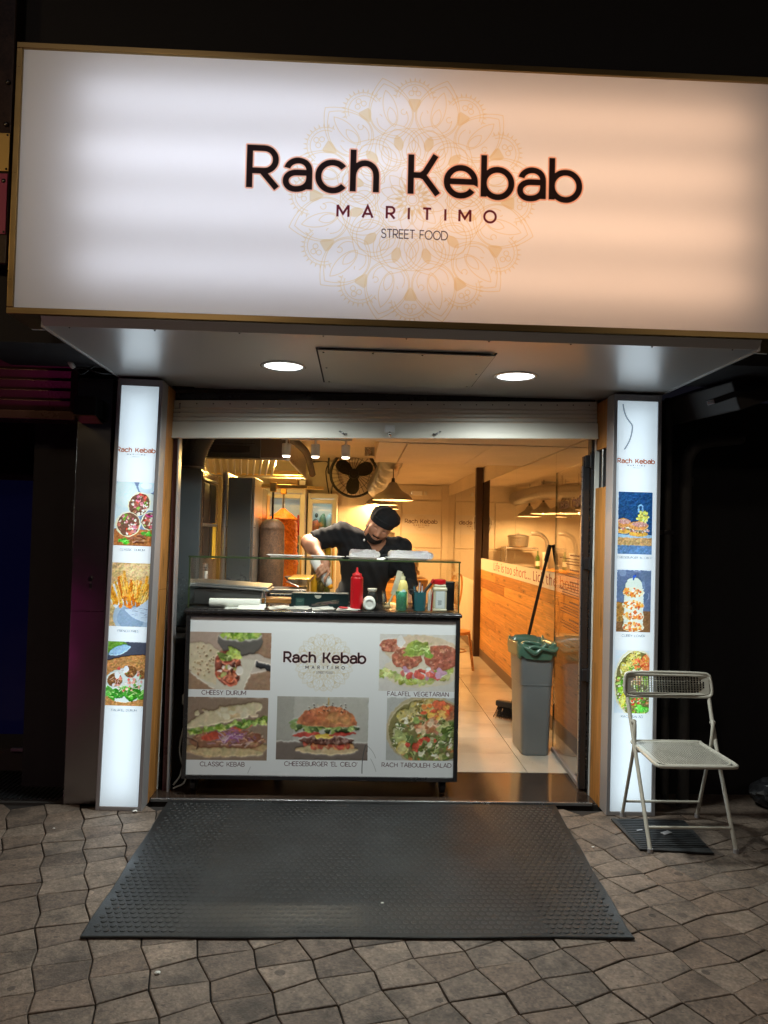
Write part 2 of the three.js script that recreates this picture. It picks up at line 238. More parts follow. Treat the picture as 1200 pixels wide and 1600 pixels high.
// ---------- food photographs printed on the panels ----------
let F = rng(5);
const fr = (a, b) => a + (b - a) * F();
const jit = (c, k) => { const d = fr(-k, k); return `rgb(${c.map((v) => Math.max(0, Math.min(255, v + d + fr(-k * .3, k * .3))) | 0)})`; };
function blob(x, cx, cy, rx, ry, col, rough = .12, rot = 0, n = 14) {
  x.save(); x.translate(cx, cy); x.rotate(rot); x.fillStyle = col; x.beginPath(); const p = [];
  for (let i = 0; i < n; i++) { const a = i / n * PI * 2, k = 1 + fr(-rough, rough); p.push([Math.cos(a) * rx * k, Math.sin(a) * ry * k]); }
  for (let i = 0; i < n; i++) { const a = p[i], b = p[(i + 1) % n], m = [(a[0] + b[0]) / 2, (a[1] + b[1]) / 2]; i ? x.quadraticCurveTo(a[0], a[1], m[0], m[1]) : x.moveTo((p[n - 1][0] + a[0]) / 2, (p[n - 1][1] + a[1]) / 2); if (!i) x.quadraticCurveTo(a[0], a[1], m[0], m[1]); }
  x.closePath(); x.fill(); x.restore();
}
function scatter(x, n, cx, cy, rx, ry, s0, s1, cols, k = 22, flat = .6) { for (let i = 0; i < n; i++) { const a = fr(0, 7), q = Math.sqrt(F()), s = fr(s0, s1); blob(x, cx + Math.cos(a) * q * rx, cy + Math.sin(a) * q * ry, s, s * fr(flat, 1), jit(cols[(F() * cols.length) | 0], k), .28, fr(0, 3), 9); } }
function leaf(x, cx, cy, r, cols, n = 5) { for (let i = 0; i < n; i++) { const c = cols[(F() * cols.length) | 0]; blob(x, cx + fr(-r, r) * .7, cy + fr(-r, r) * .35, r * fr(.4, .8), r * fr(.25, .5), jit(c, 22), .35, fr(-.8, .8), 12); } for (let i = 0; i < n; i++) { x.strokeStyle = jit([215, 232, 150], 20); x.lineWidth = r * .06; x.beginPath(); const px = cx + fr(-r, r) * .7, py = cy + fr(-r, r) * .3; x.moveTo(px, py); x.quadraticCurveTo(px + fr(-r, r) * .4, py + fr(-r, r) * .3, px + fr(-r, r) * .6, py + fr(-r, r) * .4); x.stroke(); } }
function strips(x, n, cx, cy, rx, ry, len, w, cols, spread = 3.1) { for (let i = 0; i < n; i++) { const a = fr(0, 7), q = Math.sqrt(F()), t = fr(-spread / 2, spread / 2), px = cx + Math.cos(a) * q * rx, py = cy + Math.sin(a) * q * ry, l = len * fr(.5, 1); x.strokeStyle = jit(cols[(F() * cols.length) | 0], 20); x.lineWidth = w * fr(.6, 1.3); x.lineCap = 'round'; x.beginPath(); x.moveTo(px - Math.cos(t) * l / 2, py - Math.sin(t) * l / 2); x.quadraticCurveTo(px + fr(-l, l) * .2, py + fr(-l, l) * .2, px + Math.cos(t) * l / 2, py + Math.sin(t) * l / 2); x.stroke(); } }
function planks(x, w, h, c, vertical) { x.fillStyle = jit(c, 0); x.fillRect(0, 0, w, h); for (let i = 0; i < 260; i++) { x.strokeStyle = jit(c, 30); x.globalAlpha = .4; x.lineWidth = fr(.6, 2); x.beginPath(); if (vertical) { const p = fr(0, w); x.moveTo(p, fr(0, h)); x.lineTo(p + fr(-6, 6), fr(0, h)); } else { const p = fr(0, h); x.moveTo(fr(0, w), p); x.lineTo(fr(0, w), p + fr(-4, 4)); } x.stroke(); } x.globalAlpha = 1; }
const GREENS = [[150, 182, 70], [110, 150, 50], [178, 200, 96], [92, 128, 44]], MEAT = [[150, 92, 66], [176, 116, 84], [112, 66, 48], [190, 140, 104]], RED = [[214, 78, 52], [226, 104, 70], [198, 58, 44]];
const FOOD = {
  durum(x, w, h) {                                   // three cut rolls on a board
    x.fillStyle = '#7f93b4'; x.fillRect(0, 0, w, h); blob(x, w * .8, h * .06, w * .24, h * .12, '#cfe0ea', .03); blob(x, w * .78, h * .05, w * .15, h * .05, '#eef6f8', .03); x.fillStyle = '#b5713c'; x.fillRect(0, h * .74, w, h * .26);
    blob(x, w * .12, h * .34, w * .40, h * .42, '#d4e2e6', .04, .3); blob(x, w * .25, h * .2, w * .36, h * .2, '#dcebea', .04, .5); blob(x, w * .9, h * .3, w * .25, h * .13, '#e4ece4', .05, .5);
    const cut = (cx, cy, rx, ry, rot) => { blob(x, cx, cy, rx * 1.14, ry * 1.12, '#ede9c4', .03, rot); blob(x, cx, cy, rx, ry, '#7a5240', .05, rot); scatter(x, 60, cx, cy, rx * .86, ry * .86, w * .018, w * .06, [[232, 222, 206], [206, 120, 104], [150, 92, 70], [228, 86, 60], [124, 176, 60], [222, 132, 150], [245, 238, 228]], 20); };
    cut(w * .62, h * .34, w * .26, h * .18, .5); cut(w * .92, h * .60, w * .20, h * .13, .2); cut(w * .36, h * .66, w * .30, h * .18, .25);
    x.lineWidth = w * .05; x.strokeStyle = '#e2574a'; x.beginPath(); x.moveTo(w * .62, h * .18); x.quadraticCurveTo(w * .76, h * .2, w * .78, h * .3); x.stroke(); x.strokeStyle = '#d6478a'; x.beginPath(); x.moveTo(w * .8, h * .5); x.quadraticCurveTo(w * .9, h * .55, w, h * .52); x.stroke();
    leaf(x, w * .3, h * .93, w * .14, [[90, 200, 50], [70, 170, 40]], 5); leaf(x, w * .86, h * .8, w * .12, [[110, 210, 70], [80, 170, 50]], 4); strips(x, 14, w * .62, h * .9, w * .2, h * .06, w * .2, w * .05, MEAT, .9);
  },
  fries(x, w, h) {
    x.fillStyle = '#d3b078'; x.fillRect(0, 0, w, h); blob(x, w * .7, h * .1, w * .5, h * .12, '#e0c18c', .1); blob(x, w * .22, h * .52, w * .24, h * .24, '#dfe3e6', .1); blob(x, w * .62, h * .84, w * .55, h * .26, '#a9bccd', .04); blob(x, w * .55, h * .86, w * .36, h * .2, '#8fa6bd', .05);
    for (let i = 0; i < 46; i++) { const u = F(), px = w * (.08 + u * .92), by = h * (.50 + fr(0, .2)), l = h * fr(.2, .42) * (1 - .35 * Math.abs(u - .5)), a = -PI / 2 + (u - .5) * .9 + fr(-.25, .25); x.lineCap = 'butt'; x.lineWidth = w * fr(.06, .085); x.strokeStyle = jit([[236, 160, 44], [246, 190, 84], [214, 118, 30], [250, 206, 110]][(F() * 4) | 0], 12); x.beginPath(); x.moveTo(px, by); x.lineTo(px + Math.cos(a) * l, by + Math.sin(a) * l); x.stroke(); x.lineWidth = w * .012; x.strokeStyle = '#c47820'; x.stroke(); }
    scatter(x, 12, w * .42, h * .67, w * .16, h * .05, w * .03, w * .06, [[226, 110, 30], [240, 150, 50]], 14); x.fillStyle = '#c8d6e4'; x.beginPath(); x.moveTo(w * .36, h * .72); x.quadraticCurveTo(w * .7, h * .74, w, h * .55); x.lineTo(w, h * .92); x.quadraticCurveTo(w * .6, h * .9, w * .36, h * .72); x.fill();
    for (let i = 0; i < 22; i++) { x.fillStyle = 'rgba(90,110,140,.35)'; x.fillRect(w * fr(.55, .95), h * fr(.7, .86), w * .08, h * .008); }
  },
  falafelDurum(x, w, h) {
    x.fillStyle = '#4a4d5c'; x.fillRect(0, 0, w, h); blob(x, w * .14, h * .08, w * .4, h * .12, '#6fa038', .1); blob(x, w * .3, h * .13, w * .3, h * .07, '#9dc4de', .1, -.4); x.fillStyle = '#c88d52'; x.beginPath(); x.moveTo(0, h * .3); x.quadraticCurveTo(w * .6, h * .18, w, h * .2); x.lineTo(w, h); x.lineTo(0, h); x.fill(); blob(x, w * .5, h * .68, w * .6, h * .28, '#dbe3dc', .03);
    leaf(x, w * .2, h * .82, w * .26, [[90, 190, 60], [66, 150, 44], [120, 210, 90]], 7); leaf(x, w * .75, h * .8, w * .28, [[90, 190, 60], [66, 150, 44], [130, 215, 100]], 7);
    for (const [a, b, r] of [[.22, .60, .2], [.62, .46, .17], [.95, .5, .14]]) { blob(x, w * a, h * b, w * r, h * r * .55, '#8a5a30', .08); scatter(x, 40, w * a, h * b, w * r * .85, h * r * .46, w * .01, w * .035, [[168, 112, 60], [120, 76, 40], [196, 140, 84]], 16); }
    scatter(x, 40, w * .55, h * .58, w * .42, h * .2, w * .02, w * .055, [[238, 130, 110], [244, 170, 150], [120, 180, 80], [246, 240, 236], [228, 96, 80]], 16); strips(x, 26, w * .55, h * .6, w * .42, h * .18, w * .22, w * .014, [[236, 190, 190], [244, 214, 208]], 3); blob(x, w * .27, h * .52, w * .06, h * .06, '#f4f6f6', .1); blob(x, w * .5, h * .42, w * .08, h * .05, '#f2f4f4', .1);
  },
  twoBurgers(x, w, h) {
    x.fillStyle = '#1c4c80'; x.fillRect(0, 0, w, h); x.fillStyle = '#5f86b4'; x.fillRect(0, h * .86, w, h * .14); x.fillStyle = '#c9a06a'; x.fillRect(0, h * .73, w, h * .13); for (let i = 0; i < 30; i++) { x.fillStyle = jit([190, 144, 88], 18); x.fillRect(fr(0, w), h * fr(.75, .85), w * .2, 1.5); } x.fillStyle = '#9fc3dc'; x.fillRect(0, h * .68, w, h * .055);
    x.strokeStyle = '#7fb0d8'; x.lineWidth = w * .05; x.beginPath(); x.arc(w * .65, h * .24, w * .06, PI, 0); x.lineTo(w * .72, h * .32); x.moveTo(w * .59, h * .24); x.lineTo(w * .6, h * .32); x.stroke(); scatter(x, 46, w * .72, h * .40, w * .16, h * .10, w * .03, w * .06, [[232, 226, 110], [214, 210, 90], [240, 240, 160]], 14);
    for (const [cx, cy, s] of [[.14, .53, .24], [.60, .57, .30]]) { blob(x, w * cx, h * (cy + .10), w * s, h * .045, '#e8ae4c', .05); scatter(x, 70, w * cx, h * (cy + .035), w * s * 1.05, h * .04, w * .02, w * .05, [[196, 130, 120], [156, 96, 84], [214, 170, 160], [230, 224, 210], [120, 110, 80]], 18); blob(x, w * cx, h * (cy - .03), w * s, h * .075, '#e09c54', .04); blob(x, w * (cx + .05), h * (cy - .05), w * s * .8, h * .04, '#c98f86', .08); scatter(x, 30, w * cx, h * (cy - .05), w * s * .8, h * .04, w * .006, w * .014, [[240, 226, 206]], 8); }
  },
  curry(x, w, h) {
    x.fillStyle = '#66789a'; x.fillRect(0, 0, w, h); scatter(x, 30, w * .5, h * .25, w * .6, h * .3, w * .06, w * .2, [[106, 124, 156], [92, 108, 142], [130, 146, 176]], 8); x.fillStyle = '#8c6440'; x.fillRect(0, h * .66, w, h * .34); blob(x, w * .1, h * .68, w * .35, h * .16, '#a97a3c', .1);
    blob(x, w * .5, h * .28, w * .26, h * .17, '#dbe4d6', .05); x.fillStyle = '#dfe6da'; x.fillRect(w * .22, h * .3, w * .56, h * .66);
    for (const k of [.36, .56, .74, .91]) { blob(x, w * .49, h * k, w * .32, h * .085, '#e6e4c8', .05); scatter(x, 55, w * .48, h * k, w * .28, h * .065, w * .025, w * .06, [[244, 158, 60], [250, 182, 92], [232, 128, 40], [250, 226, 190], [246, 240, 228], [220, 110, 60]], 16); }
    x.strokeStyle = '#2554c8'; x.lineWidth = w * .035; x.beginPath(); x.moveTo(w * .48, h * .16); x.lineTo(w * .5, h * .09); x.moveTo(w * .5, h * .13); x.lineTo(w * .55, h * .08); x.stroke();
  },
  salad(x, w, h, bright) {
    const g = bright ? [[150, 200, 60], [96, 170, 50], [196, 220, 110]] : [[128, 146, 70], [92, 112, 54], [172, 180, 110]];
    x.fillStyle = bright ? '#dde6f0' : '#b6bab8'; x.fillRect(0, 0, w, h); blob(x, w * .62, h * .52, w * .64, h * .56, bright ? '#e6dfc2' : '#b8ac8a', .02, 0, 30); blob(x, w * .63, h * .53, w * .60, h * .52, '#7c7444', .02, 0, 30);
    x.save(); x.beginPath(); x.ellipse(w * .63, h * .53, w * .60, h * .52, 0, 0, 7); x.clip();
    scatter(x, 260, w * .6, h * .62, w * .55, h * .42, w * .015, w * .06, [...g, ...g, [232, 230, 208], [214, 206, 170], [206, 130, 70]], 22, .4); strips(x, 90, w * .55, h * .6, w * .5, h * .36, w * .12, w * .014, [[236, 236, 220], ...g, [90, 84, 40]]);
    for (const [a, b] of [[.28, .30], [.46, .16], [.60, .1]]) { blob(x, w * a, h * b, w * .14, h * .11, bright ? '#d8cc6a' : '#c8b878', .1); scatter(x, 24, w * a, h * b, w * .12, h * .09, w * .012, w * .03, [[240, 236, 214], [120, 110, 50], [206, 180, 90]], 16); }
    blob(x, w * .92, h * .2, w * .17, h * .15, bright ? '#f08e52' : '#c87850', .08); scatter(x, 30, w * .74, h * .2, w * .22, h * .10, w * .03, w * .07, [[240, 140, 70], [226, 100, 60], [246, 190, 90]], 16); scatter(x, 40, w * .62, h * .45, w * .2, h * .12, w * .02, w * .06, [[214, 150, 110], [190, 120, 80], [232, 200, 160]], 16);
    leaf(x, w * .9, h * .5, w * .14, g, 6); leaf(x, w * .25, h * .66, w * .16, g, 6); blob(x, w * .24, h * .80, w * .09, h * .12, bright ? '#f2e23c' : '#d8cc74', .04, .3); blob(x, w * .24, h * .80, w * .06, h * .09, bright ? '#f6ee80' : '#e4dc96', .05, .3); scatter(x, 10, w * .55, h * .75, w * .3, h * .12, w * .03, w * .05, RED, 14); x.restore();
    if (bright) leaf(x, w * .8, h * .93, w * .2, [[90, 200, 60], [110, 220, 80]], 6);
  },
  cheesyDurum(x, w, h) {
    planks(x, w, h, [150, 118, 92]); blob(x, w * .2, h * .15, w * .3, h * .25, '#b09a8a', .12); blob(x, w * .75, h * .55, w * .3, h * .18, '#c8bcae', .12); x.fillStyle = '#26282c'; x.beginPath(); x.moveTo(w * .82, h * .5); x.lineTo(w, h * .56); x.lineTo(w, h * .66); x.lineTo(w * .82, h * .59); x.fill();
    blob(x, w * .62, h * .16, w * .28, h * .24, '#595651', .03, 0, 26); blob(x, w * .62, h * .06, w * .27, h * .09, '#a8a69c', .03, 0, 26); scatter(x, 60, w * .62, h * .045, w * .24, h * .06, w * .015, w * .045, GREENS, 18);
    x.fillStyle = '#d3cdbb'; x.beginPath(); x.moveTo(0, h * .7); x.lineTo(w * .45, h * .4); x.lineTo(w * .82, h * .48); x.lineTo(w * .68, h); x.lineTo(w * .32, h); x.closePath(); x.fill();
    x.fillStyle = '#d8caa8'; x.beginPath(); x.moveTo(0, h * .2); x.quadraticCurveTo(w * .26, h * .14, w * .36, h * .34); x.lineTo(w * .33, h * .92); x.quadraticCurveTo(w * .12, h * .8, 0, h * .66); x.closePath(); x.fill(); scatter(x, 46, w * .16, h * .5, w * .15, h * .28, w * .006, w * .018, [[150, 116, 76], [120, 90, 60], [190, 164, 120]], 12);
    blob(x, w * .47, h * .62, w * .17, h * .32, '#8c4230', .06, -.2); scatter(x, 50, w * .47, h * .62, w * .15, h * .28, w * .02, w * .05, [[206, 96, 66], [224, 132, 96], [236, 226, 216], [150, 74, 52], [90, 46, 40], [176, 180, 104]], 18); for (const [a, b] of [[.46, .46], [.5, .84]]) { x.strokeStyle = '#d8795a'; x.lineWidth = w * .025; x.beginPath(); x.ellipse(w * a, h * b, w * .08, h * .08, .3, 0, 7); x.stroke(); } leaf(x, w * .52, h * .38, w * .13, GREENS, 6); blob(x, w * .62, h * .66, w * .05, h * .09, '#e8e2d8', .1);
  },
  classicKebab(x, w, h) {
    planks(x, w, h, [138, 116, 96], true); blob(x, w * .5, h * .82, w * .52, h * .13, '#b8996c', .05, -.04, 24); blob(x, w * .5, h * .68, w * .48, h * .16, '#8a5c42', .08);
    strips(x, 90, w * .55, h * .65, w * .42, h * .12, w * .13, w * .022, [...MEAT, [128, 84, 110], [164, 120, 140], [206, 176, 160]], 1.8); for (const [a, b, r] of [[.3, .63, .13], [.72, .46, .09], [.62, .5, .08]]) blob(x, w * a, h * b, w * r, h * r * .5, jit([204, 86, 56], 12), .08, -.2); strips(x, 26, w * .52, h * .6, w * .14, h * .1, w * .14, w * .012, [[150, 84, 140], [190, 150, 180]], 2);
    for (let i = 0; i < 9; i++) leaf(x, w * (.06 + i * .11), h * (.54 - i * .022), w * .08, GREENS, 4);
    x.fillStyle = '#d6c9a2'; x.beginPath(); x.moveTo(0, h * .44); x.bezierCurveTo(w * .2, h * .16, w * .6, h * .12, w * .84, h * .07); x.bezierCurveTo(w * .98, h * .08, w * .92, h * .26, w * .74, h * .3); x.bezierCurveTo(w * .4, h * .44, w * .2, h * .48, 0, h * .5); x.fill(); scatter(x, 26, w * .5, h * .24, w * .4, h * .08, w * .02, w * .06, [[226, 216, 186], [206, 186, 140], [220, 206, 170]], 10);
    blob(x, w * .5, h * .87, w * .46, h * .07, '#cdb888', .05, .02, 24); x.strokeStyle = '#4a3026'; x.lineWidth = w * .012; x.beginPath(); x.moveTo(0, h * .64); x.quadraticCurveTo(w * .2, h * .7, w * .12, h * .82); x.stroke();
  },
  burger(x, w, h) {
    x.fillStyle = '#b7b7ae'; x.fillRect(0, 0, w, h); x.fillStyle = '#a3a39a'; x.fillRect(0, 0, w * .18, h * .7); x.fillStyle = '#6c6058'; x.fillRect(0, h * .72, w, h * .28); blob(x, w * .2, h * .38, w * .07, h * .025, '#7c9a5a', .1, -.4);
    blob(x, w * .55, h * .84, w * .34, h * .08, '#cbb488', .03, 0, 24); scatter(x, 60, w * .55, h * .76, w * .33, h * .05, w * .015, w * .04, [[206, 140, 90], [176, 96, 66], [222, 176, 120], [190, 80, 60]], 16); blob(x, w * .55, h * .69, w * .30, h * .065, '#5c3428', .06, 0, 22); scatter(x, 46, w * .58, h * .69, w * .28, h * .05, w * .01, w * .03, [[104, 66, 54], [70, 40, 34], [150, 112, 100]], 14); blob(x, w * .52, h * .62, w * .1, h * .05, '#e6c24a', .15); for (const [a, b] of [[.32, .60], [.72, .58]]) blob(x, w * a, h * b, w * .15, h * .035, '#c4463a', .06, -.1);
    for (let i = 0; i < 11; i++) leaf(x, w * (.24 + i * .06), h * .5, w * .07, [[140, 160, 80], [92, 116, 54], [60, 80, 40]], 3);
    x.fillStyle = '#c06f42'; x.beginPath(); x.moveTo(w * .22, h * .44); x.bezierCurveTo(w * .24, h * .05, w * .84, h * .05, w * .88, h * .44); x.quadraticCurveTo(w * .55, h * .52, w * .22, h * .44); x.fill(); blob(x, w * .68, h * .34, w * .15, h * .10, '#cf8a52', .12); blob(x, w * .36, h * .32, w * .08, h * .1, '#b05f3c', .12);
    for (let i = 0; i < 46; i++) { x.fillStyle = F() < .6 ? '#e6d4b0' : '#2c2220'; x.beginPath(); x.ellipse(w * fr(.34, .76), h * (.10 + fr(0, .16)), w * .008, h * .007, fr(0, 3), 0, 7); x.fill(); } x.fillStyle = '#c49a4a'; x.fillRect(w * .55, 0, w * .014, h * .12);
  },
  falafel(x, w, h) {
    x.fillStyle = '#d3d2cc'; x.fillRect(0, 0, w, h); blob(x, w * .55, h * .3, w * .5, h * .3, '#d6c3a6', .06); blob(x, w * .55, h * .66, w * .5, h * .28, '#dbd2bc', .04, 0, 24);
    for (let i = 0; i < 12; i++) leaf(x, w * (.08 + .075 * i), h * (.62 + .2 * Math.sin((i + 1) / 12 * PI)), w * .10, [[186, 200, 106], [156, 178, 74], [206, 216, 140]], 5);
    for (const [a, b, r] of [[.14, .2, .13], [.36, .42, .2], [.82, .40, .24]]) { blob(x, w * a, h * b, w * r, h * r * .95, '#a95c44', .05, 0, 22); scatter(x, 70, w * a, h * b, w * r * .86, h * r * .82, w * .008, w * .03, [[190, 112, 86], [160, 82, 60], [206, 140, 110]], 10); }
    leaf(x, w * .55, h * .25, w * .18, [[180, 196, 96], [140, 166, 66]], 9); scatter(x, 30, w * .55, h * .68, w * .3, h * .1, w * .03, w * .06, [[240, 240, 236], [214, 92, 80], [206, 160, 190], [226, 130, 110]], 14); blob(x, w * .27, h * .12, w * .06, h * .1, '#e6e6e2', .1);
  },
};
function photo(x, px, py, w, h, seed) {              // softens the drawn shapes and gives them the fine relief of photographed food
  const m = x.getTransform(), X = Math.round(px * m.a), Y = Math.round(py * m.d), W = Math.round(w * m.a), H = Math.round(h * m.d), im = x.getImageData(X, Y, W, H), src = im.data, s = W / 200, f = 110 / W * 4, n = W * H;
  const bil = (F2, u, v) => { const iu = Math.floor(u), iv = Math.floor(v), a = u - iu, b = v - iv; return at(F2, iu, iv) * (1 - a) * (1 - b) + at(F2, iu + 1, iv) * a * (1 - b) + at(F2, iu, iv + 1) * (1 - a) * b + at(F2, iu + 1, iv + 1) * a * b; };
  const ch = [0, 1, 2].map(() => new Float32Array(n)), hgt = new Float32Array(n);
  for (let j = 0; j < H; j++) for (let i = 0; i < W; i++) {
    const u = i * f * .6 + seed * 31, v = j * f * .6 + seed * 17, dx = (bil(nB, u, v) - .5) * 7 * s, dy = (bil(nB, v + 91, u + 40) - .5) * 7 * s, si = Math.min(W - 1, Math.max(0, Math.round(i + dx))), sj = Math.min(H - 1, Math.max(0, Math.round(j + dy))), p = (sj * W + si) * 4, sat = Math.max(src[p], src[p + 1], src[p + 2]) - Math.min(src[p], src[p + 1], src[p + 2]), e = Math.min(1, Math.max(0.12, (sat - 28) / 70));
const fine = bil(nB, u * 1.7 + 5, v * 1.7), crev = Math.max(0, .40 - bil(nB, u * 1.15 + 77, v * 1.15)) * 2.2, g = 1 + e * (.38 * (fine - .5) + .30 * (bil(nB, u * .7 + 9, v * .7) - .5) - .36 * crev) + .20 * (bil(nA, u * .5, v * .5) - .5); for (let c = 0; c < 3; c++) ch[c][j * W + i] = src[p + c] * g * (1 + e * .15 * (bil(nB, u * .85 + 130 * c + 20, v * .85 + 60 * c) - .5)) + e * 60 * Math.max(0, fine - .68); hgt[j * W + i] = (src[p] + src[p + 1] + src[p + 2]) / 3 + e * 90 * bil(nB, u * 1.1, v * 1.1 + 60);
  }
  const blur = (A, r) => { for (const [st, len, lines, ls] of [[1, W, H, W], [W, H, W, 1]]) { const t = new Float32Array(len); for (let l = 0; l < lines; l++) { const o = l * ls; let sum = 0; for (let k = -r; k <= r; k++) sum += A[o + Math.min(len - 1, Math.max(0, k)) * st]; for (let k = 0; k < len; k++) { t[k] = sum / (2 * r + 1); sum += A[o + Math.min(len - 1, k + r + 1) * st] - A[o + Math.max(0, k - r) * st]; } for (let k = 0; k < len; k++) A[o + k * st] = t[k]; } } };
  const r1 = Math.max(1, Math.round(1.1 * s)), r2 = Math.max(1, Math.round(1.6 * s)); ch.forEach((A) => blur(A, r1)); blur(hgt, r2); blur(hgt, r2); const d = Math.max(1, Math.round(2 * s));
  for (let j = 0; j < H; j++) for (let i = 0; i < W; i++) { const q = j * W + i, e = hgt[Math.min(H - 1, j + d) * W + Math.min(W - 1, i + (d >> 1))] - hgt[Math.max(0, j - d) * W + Math.max(0, i - (d >> 1))], gr = (at(nD, i * 2 + seed, j * 2) - .5) * 12; for (let c = 0; c < 3; c++) src[q * 4 + c] = Math.max(0, Math.min(255, ch[c][q] - e * .62 + gr)); }
  x.putImageData(im, X, Y);
}
function food(x, kind, px, py, w, h, seed, fade = 0, arg) { F = rng(seed); x.save(); x.translate(px, py); x.beginPath(); x.rect(0, 0, w, h); x.clip(); FOOD[kind](x, w, h, arg); x.restore(); photo(x, px, py, w, h, seed); x.save(); x.translate(px, py); if (fade) { x.fillStyle = `rgba(190,190,188,${fade})`; x.fillRect(0, 0, w, h); } x.restore(); }
// ---------- street lamps behind the viewer ----------
function streetLamp(x, z, h, cd, label, aim) {
  const t = thing('street_lamp', label, 'street lamp', [x, 0, z]);
  part('post', lathe([[0, 0], [0.11, 0], [0.11, 0.5], [0.075, 0.6], [0.05, h]], x, 0, z, 16), M.darkPipe, t);
  const d = Math.sign(-x); part('arm', tube([[x, h - 0.05, z], [x + d * 0.2, h + 0.15, z - 0.3], [x + d * 0.35, h + 0.18, z - 0.8]], 0.03, 12), M.darkPipe, t);
  part('lamp_head', box(0.3, 0.1, 0.6, x + d * 0.4, h + 0.2, z - 0.95, 0.03), M.darkPipe, t); part('lamp_lens', box(0.22, 0.03, 0.46, x + d * 0.4, h + 0.135, z - 0.95, 0.01), glow(1, 0.86, 0.68, 6), t);
  const l = new THREE.SpotLight(C(1, 0.80, 0.60), cd, 0, rad(62), 0.6, 2); l.name = 'street_light'; l.position.set(x + d * 0.4, h + 0.08, z - 0.95); l.target.position.set(...aim); l.castShadow = true; l.shadow.radius = 10; scene.add(l, l.target);
}
streetLamp(-2.6, 7.6, 5.2, 15, 'tall street lamp on the pavement left of the entrance, behind the viewer', [-0.6, 0, 0.8]);
streetLamp(5.6, 8.6, 5.6, 9.5, 'tall street lamp on the pavement right of the entrance, behind the viewer', [0.8, 0, 0.8]);

// ---------- pavement of interlocking four-sided stones ----------
struct('ground', bx(-60, 60, -0.4, -0.055, -60, 60, 0), M.groundDark);
const pavement = struct('pavement', bx(-14, 14, -0.05, -0.016, -0.10, 16, 0), M.joint);
function stoneGeo(pts, y0, y1, bev, tilt) {          // a four-sided block with a worn edge
  const c = pts.reduce((a, p) => [a[0] + p[0] / pts.length, a[1] + p[1] / pts.length], [0, 0]), n = pts.length, pos = [], up = (p) => y1 + (p[0] - c[0]) * tilt[0] + (p[1] - c[1]) * tilt[1];
  const inn = pts.map((p) => { const dx = c[0] - p[0], dz = c[1] - p[1], l = Math.hypot(dx, dz); return [p[0] + dx / l * bev * 1.5, p[1] + dz / l * bev * 1.5]; });
  const tri = (a, b, d) => pos.push(...a, ...b, ...d), T = inn.map((p) => [p[0], up(p), p[1]]), B = pts.map((p) => [p[0], up(p) - bev * 0.7, p[1]]), L = pts.map((p) => [p[0], y0, p[1]]);
  for (let i = 1; i < n - 1; i++) tri(T[0], T[i + 1], T[i]);
  for (let i = 0; i < n; i++) { const j = (i + 1) % n; tri(T[i], T[j], B[j]); tri(T[i], B[j], B[i]); tri(B[i], B[j], L[j]); tri(B[i], L[j], L[i]); }
  const g = new THREE.BufferGeometry(); g.setAttribute('position', new THREE.BufferAttribute(new Float32Array(pos), 3)); g.computeVertexNormals();
  if (g.attributes.normal.getY(0) < 0) { for (let i = 0; i < pos.length; i += 9) for (let k = 0; k < 3; k++) { const s = pos[i + 3 + k]; pos[i + 3 + k] = pos[i + 6 + k]; pos[i + 6 + k] = s; } g.setAttribute('position', new THREE.BufferAttribute(new Float32Array(pos), 3)); g.computeVertexNormals(); }
  return uvm(g);
}
{
  const P = (i, j) => { const odd = (i + j) & 1; return [-1.111 + i * 0.172 + j * 0.050 + (odd ? 0.0245 : 0), 1.418 - i * 0.062 + j * 0.125 + (odd ? 0.015 : 0)]; };   // two rows of corners shift against each other: four-sided stones, each second one turned half round
  const shrink = (pts, g) => { const c = pts.reduce((a, p) => [a[0] + p[0] / 4, a[1] + p[1] / 4], [0, 0]); return pts.map((p) => { const l = Math.hypot(c[0] - p[0], c[1] - p[1]); return [p[0] + (c[0] - p[0]) / l * g, p[1] + (c[1] - p[1]) / l * g]; }); };
  const far = [[], [], [], []], cells = [];
  for (let i = -45; i < 50; i++) for (let j = -50; j < 70; j++) {
    const q = [P(i, j), P(i + 1, j), P(i + 1, j + 1), P(i, j + 1)], cx = (q[0][0] + q[2][0]) / 2, cz = (q[0][1] + q[2][1]) / 2;
    if (cx < -5.2 || cx > 5.2 || cz > 6.5) continue;
    if (q.some((p) => p[1] < -0.085)) { if (cz < -0.06) continue; for (const p of q) p[1] = Math.max(p[1], -0.085); }
    const g = stoneGeo(shrink(q, 0.0026 + rr(0, 0.0018)), -0.016, rr(-0.003, 0.0015), 0.0028, [rr(-0.014, 0.014), rr(-0.014, 0.014)]);
    shiftUV(g, rr(0, 9), rr(0, 9));
    const inFrame = cz < 2.2 && Math.abs(cx - 0.08) < (4.03 - cz) * 0.57 && !(cx > -0.93 && cx < 1.0 && cz < 1.16);
    cells.push([inFrame ? cz : -9, g, M.stone[(rnd() * 4) | 0]]);
  }
  cells.sort((a, b) => b[0] - a[0]).forEach(([, g, m], i) => { if (i < 300) part('paving_stone', g, m, pavement); else far[M.stone.indexOf(m)].push(g); });
  { const n = [0, 0, 0, 0], gs = far.flat(), g = mergeGeometries(far.map((l) => merge(l)), true), rest = new THREE.Mesh(g, M.stone); rest.name = 'paving_stone'; rest.castShadow = rest.receiveShadow = true; rest.userData.kind = 'stuff'; pavement.add(rest); }
}
